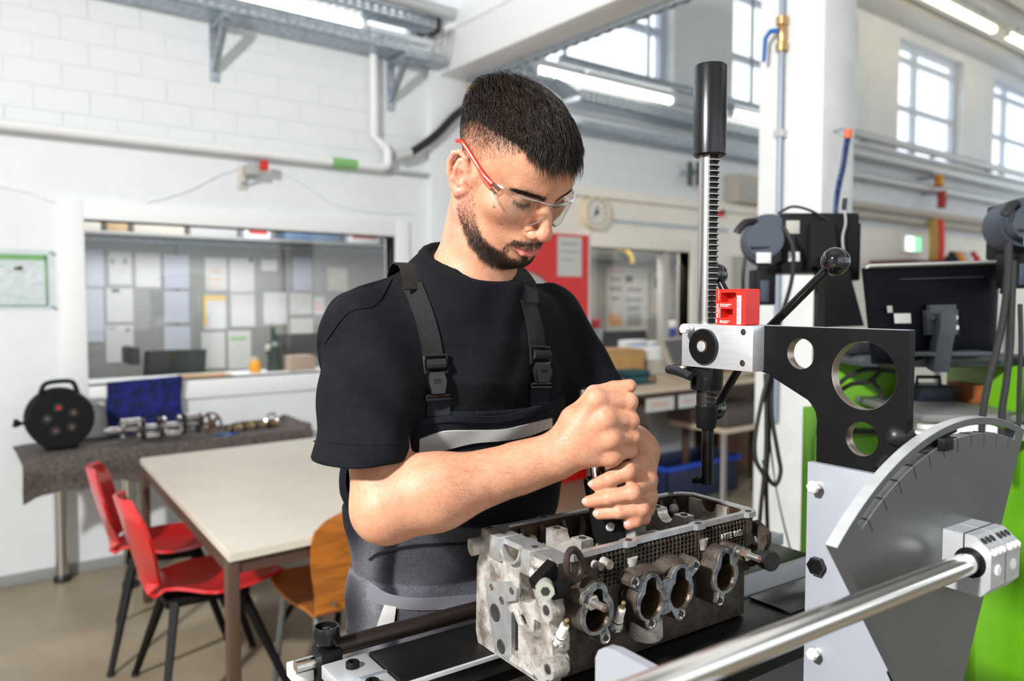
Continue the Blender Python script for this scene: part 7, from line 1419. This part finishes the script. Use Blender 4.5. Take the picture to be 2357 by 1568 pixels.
def ribbon(name, A, B, m, n=24, k=5, off=.0016, th=.0014, sd=cover, parent=None):
    """cloth strip between two edge lines seen in the picture, laid on the garment"""
    A = bez([(x, y, 0) for x, y in A], n); B = bez([(x, y, 0) for x, y in B], n); n = min(len(A), len(B)); ia = np.linspace(0, len(A)-1, n).astype(int); ib = np.linspace(0, len(B)-1, n).astype(int)
    px = np.array([[A[a].x + (B[b].x - A[a].x)*j/(k-1) for j in range(k)] for a, b in zip(ia, ib)]); py = np.array([[A[a].y + (B[b].y - A[a].y)*j/(k-1) for j in range(k)] for a, b in zip(ia, ib)])
    Q = march(sd, px.ravel(), py.ravel(), .85, 1.5); G, _ = grad(sd, Q, .004); Q = Q + G*off; Q = Q.reshape(n, k, 3)
    for _ in range(2): Q[1:-1] = (Q[:-2] + Q[1:-1]*2 + Q[2:])/4
    Gm = G.reshape(n, k, 3); bm = BM(); T = [[bm.verts.new(Vector(Q[i, j] + Gm[i, j]*th)) for j in range(k)] for i in range(n)]; U = [[bm.verts.new(Vector(Q[i, j] - Gm[i, j]*th)) for j in range(k)] for i in range(n)]
    for i in range(n - 1):
        for j in range(k - 1): bm.faces.new((T[i][j], T[i+1][j], T[i+1][j+1], T[i][j+1])); bm.faces.new((U[i][j], U[i][j+1], U[i+1][j+1], U[i+1][j]))
        bm.faces.new((T[i][0], U[i][0], U[i+1][0], T[i+1][0])); bm.faces.new((T[i][-1], T[i+1][-1], U[i+1][-1], U[i][-1]))
    for i in (0, n - 1):
        for j in range(k - 1): bm.faces.new((T[i][j], T[i][j+1], U[i][j+1], U[i][j]))
    return obj(name, bm, m, parent or body)
M_strap = mat('strap_webbing', (.016, .015, .014), .65, spec=.25, noise=.4, nscale=300, bump=.5, bscale=1200); M_refl = mat('reflective_tape', (.46, .455, .44), .42, noise=.12, nscale=30); M_navy2 = mat('navy_twill', NAVY, .8, bump=.3, bscale=700, spec=.15); M_buck = mat('buckle_black', (.009, .009, .009), .3)
ribbon('strap', [(928, 664), (953, 730), (968, 790), (974, 830)], [(972, 650), (998, 720), (1014, 780), (1021, 822)], M_strap, n=30)
ribbon('strap', [(1196, 690), (1212, 750), (1218, 808)], [(1228, 690), (1246, 750), (1252, 802)], M_strap, n=26)
for (px, py), xb in (((958, 672), .070), ((1214, 700), -.060)):
    q0 = march(shirtsdf, px, py, .85, 1.5)[0]; cz = 1.325; ax_ = lambda z: np.array([np.interp(z, AXZ, AXX), np.interp(z, AXZ, AXY), z]); x0_ = float((q0 - ax_(q0[2])) @ bs); O = ax_(cz); a0 = atan2(q0[2] - cz, float((q0 - O) @ bf)); Q = []
    for k in range(27):
        w_ = k/26; a = a0 + (radians(205) - a0)*w_; o = O + bs*(x0_ + (xb - x0_)*min(1, w_*1.4)); dr = bf*cos(a) + np.array([0, 0, 1])*sin(a); t = .30
        for _ in range(50): t -= .7*float(shirtsdf((o + dr*t)[None].astype(np.float32))[0])
        Q.append(o + dr*(t + .0022))
    bm = BM(); wd = .0215 if xb > 0 else .0185; R_ = [[bm.verts.new(Vector(q + bs*w_)) for w_ in (-wd, 0, wd)] for q in Q]; [[bm.faces.new((a[j], a[j+1], b[j+1], b[j])) for j in (0, 1)] for a, b in zip(R_, R_[1:])]; bm.normal_update(); bmesh.ops.solidify(bm, geom=list(bm.faces), thickness=.0022); obj('strap', bm, M_strap, body)
ribbon('strap_tab', [(979, 908), (981, 958)], [(1034, 906), (1036, 955)], M_navy2, n=8); ribbon('strap_tab', [(1219, 884), (1219, 936)], [(1260, 884), (1261, 932)], M_navy2, n=8)
def onc(px, py, off=.004): q = march(cover, px, py, .85, 1.5); G, _ = grad(cover, q, .004); return Vector(q[0] + G[0]*off)
def buckle(tl, tr_, br, bl):
    q = [onc(*c, off=.006) for c in (tl, tr_, br, bl)]; L = lambda u, v: q[0].lerp(q[1], u).lerp(q[3].lerp(q[2], u), v); nn = (q[1] - q[0]).cross(q[3] - q[0]).normalized(); nn = nn if nn.y < 0 else -nn
    fr_ = obj('buckle', tube(BM(), [L(.0, 0), L(1, 0), L(1, .40), L(.0, .40), L(.0, 0)], .0024, 6), M_buck, body)
    bm = BM(); g_ = [L(.16, .40) + nn*.004, L(.84, .40) + nn*.004, L(.92, .62) + nn*.006, L(.80, .90) + nn*.003, L(.20, .90) + nn*.003, L(.08, .62) + nn*.006]
    A_ = [bm.verts.new(p + nn*.003) for p in g_]; B_ = [bm.verts.new(p - nn*.006) for p in g_]; bm.faces.new(A_); bm.faces.new(B_[::-1]); [bm.faces.new((A_[i], B_[i], B_[(i+1) % 6], A_[(i+1) % 6])) for i in range(6)]
    bmesh.ops.bevel(bm, geom=list(bm.edges), offset=.0012, segments=2, affect='EDGES'); obj('clasp', bm, M_buck, fr_); obj('lower_bar', tube(BM(), [L(-.02, .93), L(-.02, 1.02), L(1.02, 1.02), L(1.02, .93), L(-.02, .93)], .0021, 6), M_buck, fr_)
    obj('strap_loop', tube(BM(), [L(.08, .20) + nn*.001, L(.92, .20) + nn*.001], .0075, 10), M_strap, fr_); obj('catch', slab([L(.34, .56) + nn*.0095, L(.66, .56) + nn*.0095, L(.62, .66) + nn*.0085, L(.38, .66) + nn*.0085], .001), M_buck, fr_)
buckle((972, 820), (1028, 815), (1034, 914), (976, 918)); buckle((1214, 799), (1256, 800), (1261, 888), (1216, 886))
ribbon('bib_hem', [(968, 964), (1040, 955), (1120, 958), (1190, 950), (1268, 918)], [(968, 978), (1040, 970), (1120, 973), (1190, 965), (1270, 934)], M_navy2, n=30, sd=oversdf)
ribbon('reflective_stripe', [(966, 1010), (1020, 992), (1090, 990), (1160, 988), (1215, 975), (1268, 962)], [(964, 1048), (1020, 1036), (1085, 1020), (1150, 1014), (1210, 1004), (1268, 984)], M_refl, n=36, sd=oversdf)
ribbon('waist_band', [(848, 1338), (900, 1368), (980, 1376), (1096, 1368)], [(846, 1380), (900, 1398), (980, 1404), (1096, 1398)], mat('waist_twill', (.125, .125, .145), .8, bump=.3, bscale=700), n=26, sd=oversdf, off=.0008)
ribbon('pocket_stripe', [(886, 1392), (872, 1430), (858, 1476)], [(913, 1396), (908, 1430), (900, 1470)], M_refl, n=12, sd=oversdf)
ribbon('pocket_edge', [(850, 1285), (880, 1268), (960, 1252), (1080, 1248)], [(850, 1290), (880, 1273), (960, 1257), (1080, 1253)], M_navy2, n=24, k=3, sd=oversdf, off=.0005)
ribbon('seam', [(745, 790), (800, 716), (860, 700), (900, 640)], [(748, 793), (803, 720), (864, 704), (904, 643)], M_shirt, n=24, k=3, sd=shirtsdf, off=.0008, th=.0010)
ribbon('sleeve_hem', [(722, 1014), (800, 1020), (880, 1022), (948, 1016)], [(722, 1018), (800, 1024), (880, 1026), (948, 1020)], M_shirt, n=24, k=3, sd=shirtsdf, off=.0003, th=.0008)
def shoe(p):
    d = None
    for sg in (1, -1):
        c = HIPC + bs*.12*sg + np.array([0, .02, -.90]); e = smin(cone(p, c + v3(0,0,.045), c + bf*.17 + v3(0,0,.035), .048, .042), cone(p, c + v3(0,0,.05), c + v3(0,0,.13), .048, .05), .03); d = e if d is None else np.minimum(d, e)
    return smax(d, -p[:, 2] + .001, .004)
FV, FF = nets(shoe, (-.4, 1.1, -.01), (.2, 1.5, .19), .007); npmesh('work_shoes', FV, FF, M_rubber, body, sub=ROOT)
# ------------------------------------------------------------------ safety glasses
M_lens = glass('clear_lens', (.965, .965, .96), 1.1); M_frame = glass('clear_frame', (.90, .90, .89), 4.0, .10); M_temple = mat('orange_red_plastic', (.70, .028, .010), .35)
def lp(u, v):
    t = (u - .5)*2.9; k = abs(u - .5)*2; X = 6.98*sin(t); top = np.interp(k, [0,.3,.8,1], [.85,1.25,1.25,1.05]); kk = np.linspace(0, 1, 41); yb = np.interp(kk, [0,.07,.14,.26,.45,.62,.80,.92,1], [-.7,-1.5,-2.5,-3.05,-2.95,-2.2,-1.0,-.2,.15]); yb = np.convolve(np.pad(yb, 2, 'edge'), np.ones(5)/5, 'valid')
    bot = np.interp(k, kk, yb); return Vector(h2w(np.array([[X, 4.75 + 6.15*cos(t) - .35*(1 - v), bot*(1 - v) + top*v - .12*max(0, -X)]]))[0])
gl = obj('safety_glasses', grid(BM(), 64, 14, lp, thick=.0016), M_lens, body)
obj('brow_bar', tube(BM(), [lp(k/40, 1) for k in range(41)], .0022, 8), M_frame, gl); obj('lower_edge', tube(BM(), [lp(k/40, 0) for k in range(41)], .0009, 6), M_frame, gl)
obj('nose_bridge', tube(BM(), [lp(.5 + q, .0) for q in (-.12, -.06, 0, .06, .12)], .0020, 8), M_frame, gl)
for sg in (1, -1):
    u = 1.0 if sg > 0 else 0.0; e0 = np.array([6.95*sin(1.45), 4.75 + 6.15*cos(1.45), .5])
    T_ = [e0 + (.12,-.1,.25), (7.35,3.6,.95), (7.45,1.6,1.35), (7.75,-.6,2.05), (8.0,-2.6,2.5), (7.9,-3.9,2.0)]; L_ = [e0 + (.12,-.1,-.55), (7.35,3.7,.35), (7.42,2.4,1.0)]
    mir = lambda q: Vector(h2w(np.array([[q[0]*sg, q[1], q[2]]]))[0])
    tm = obj('temple', tube(BM(), bez([mir(q) for q in T_], 30), [.0034]*6 + [.0030]*30, 10) if False else tube(BM(), bez([mir(q) for q in T_], 30), .0029, 10), M_temple, gl); obj('temple_fork', tube(BM(), bez([mir(q) for q in L_], 12), .0021, 8), M_temple, gl); obj('hinge', tube(BM(), [mir(e0 + (.05,.25,-.6)), mir(e0 + (.05,.25,.35))], .0030, 8), M_frame, gl)
# ------------------------------------------------------------------ the tool in his hands
MA, MB_ = Vector((.699, .822, 1.277)), Vector((.742, .816, 1.046))
tl = thing('spring_compressor', 'chrome and black valve spring tool held upright in both hands inside the cylinder head', 'tool', MB_, 'M'); td = (MB_ - MA).normalized(); ln = (MB_ - MA).length
obj('handle', lathe(BM(), [(0,0),(.007,0),(.0095,.002),(.0100,.006),(.0095,.03),(.0105,.10),(.0105,.150),(0,.150)], MA, td, 28), M_chrome, tl)
fwd = Vector((-.36, -.93, 0)); sd_ = td.cross(fwd).normalized(); fr = sd_.cross(td).normalized(); fr = fr if fr.y < 0 else -fr
at = lambda u, w_, h: MA + td*h + sd_*u + fr*w_
obj('chrome_body', plate(BM(), rrect(-.020, .128, .020, .172, .006), [], lambda u, v, t: at(u, t, v), -.010, .012), M_chrome, tl)
obj('black_jaw', plate(BM(), [(-.0175, .170), (.0175, .170), (.0180, .212), (.0150, .228), (-.0160, .232), (-.0185, .214)], [], lambda u, v, t: at(u, t, v), -.013, .014), mat('jaw_black', (.010, .010, .010), .4), tl)
obj('rivet', lathe(BM(), [(0,.003),(.0055,.0025),(.0068,0),(0,0)], at(-.001, .014, .199), fr, 24), mat('rivet_steel', (.62, .61, .58), .45, metal=.3), tl)
obj('side_rod', cyl(BM(), at(-.024, -.002, .15), at(-.024, -.002, .228), .0048, n=16), M_chrome, tl); obj('lower_claw', tube(BM(), [at(-.010, .004, .226), at(-.018, .006, .235), at(-.004, .006, .240), at(.012, .004, .232)], .0045, 10), mat('jaw_black', (.010, .010, .010), .4), tl)
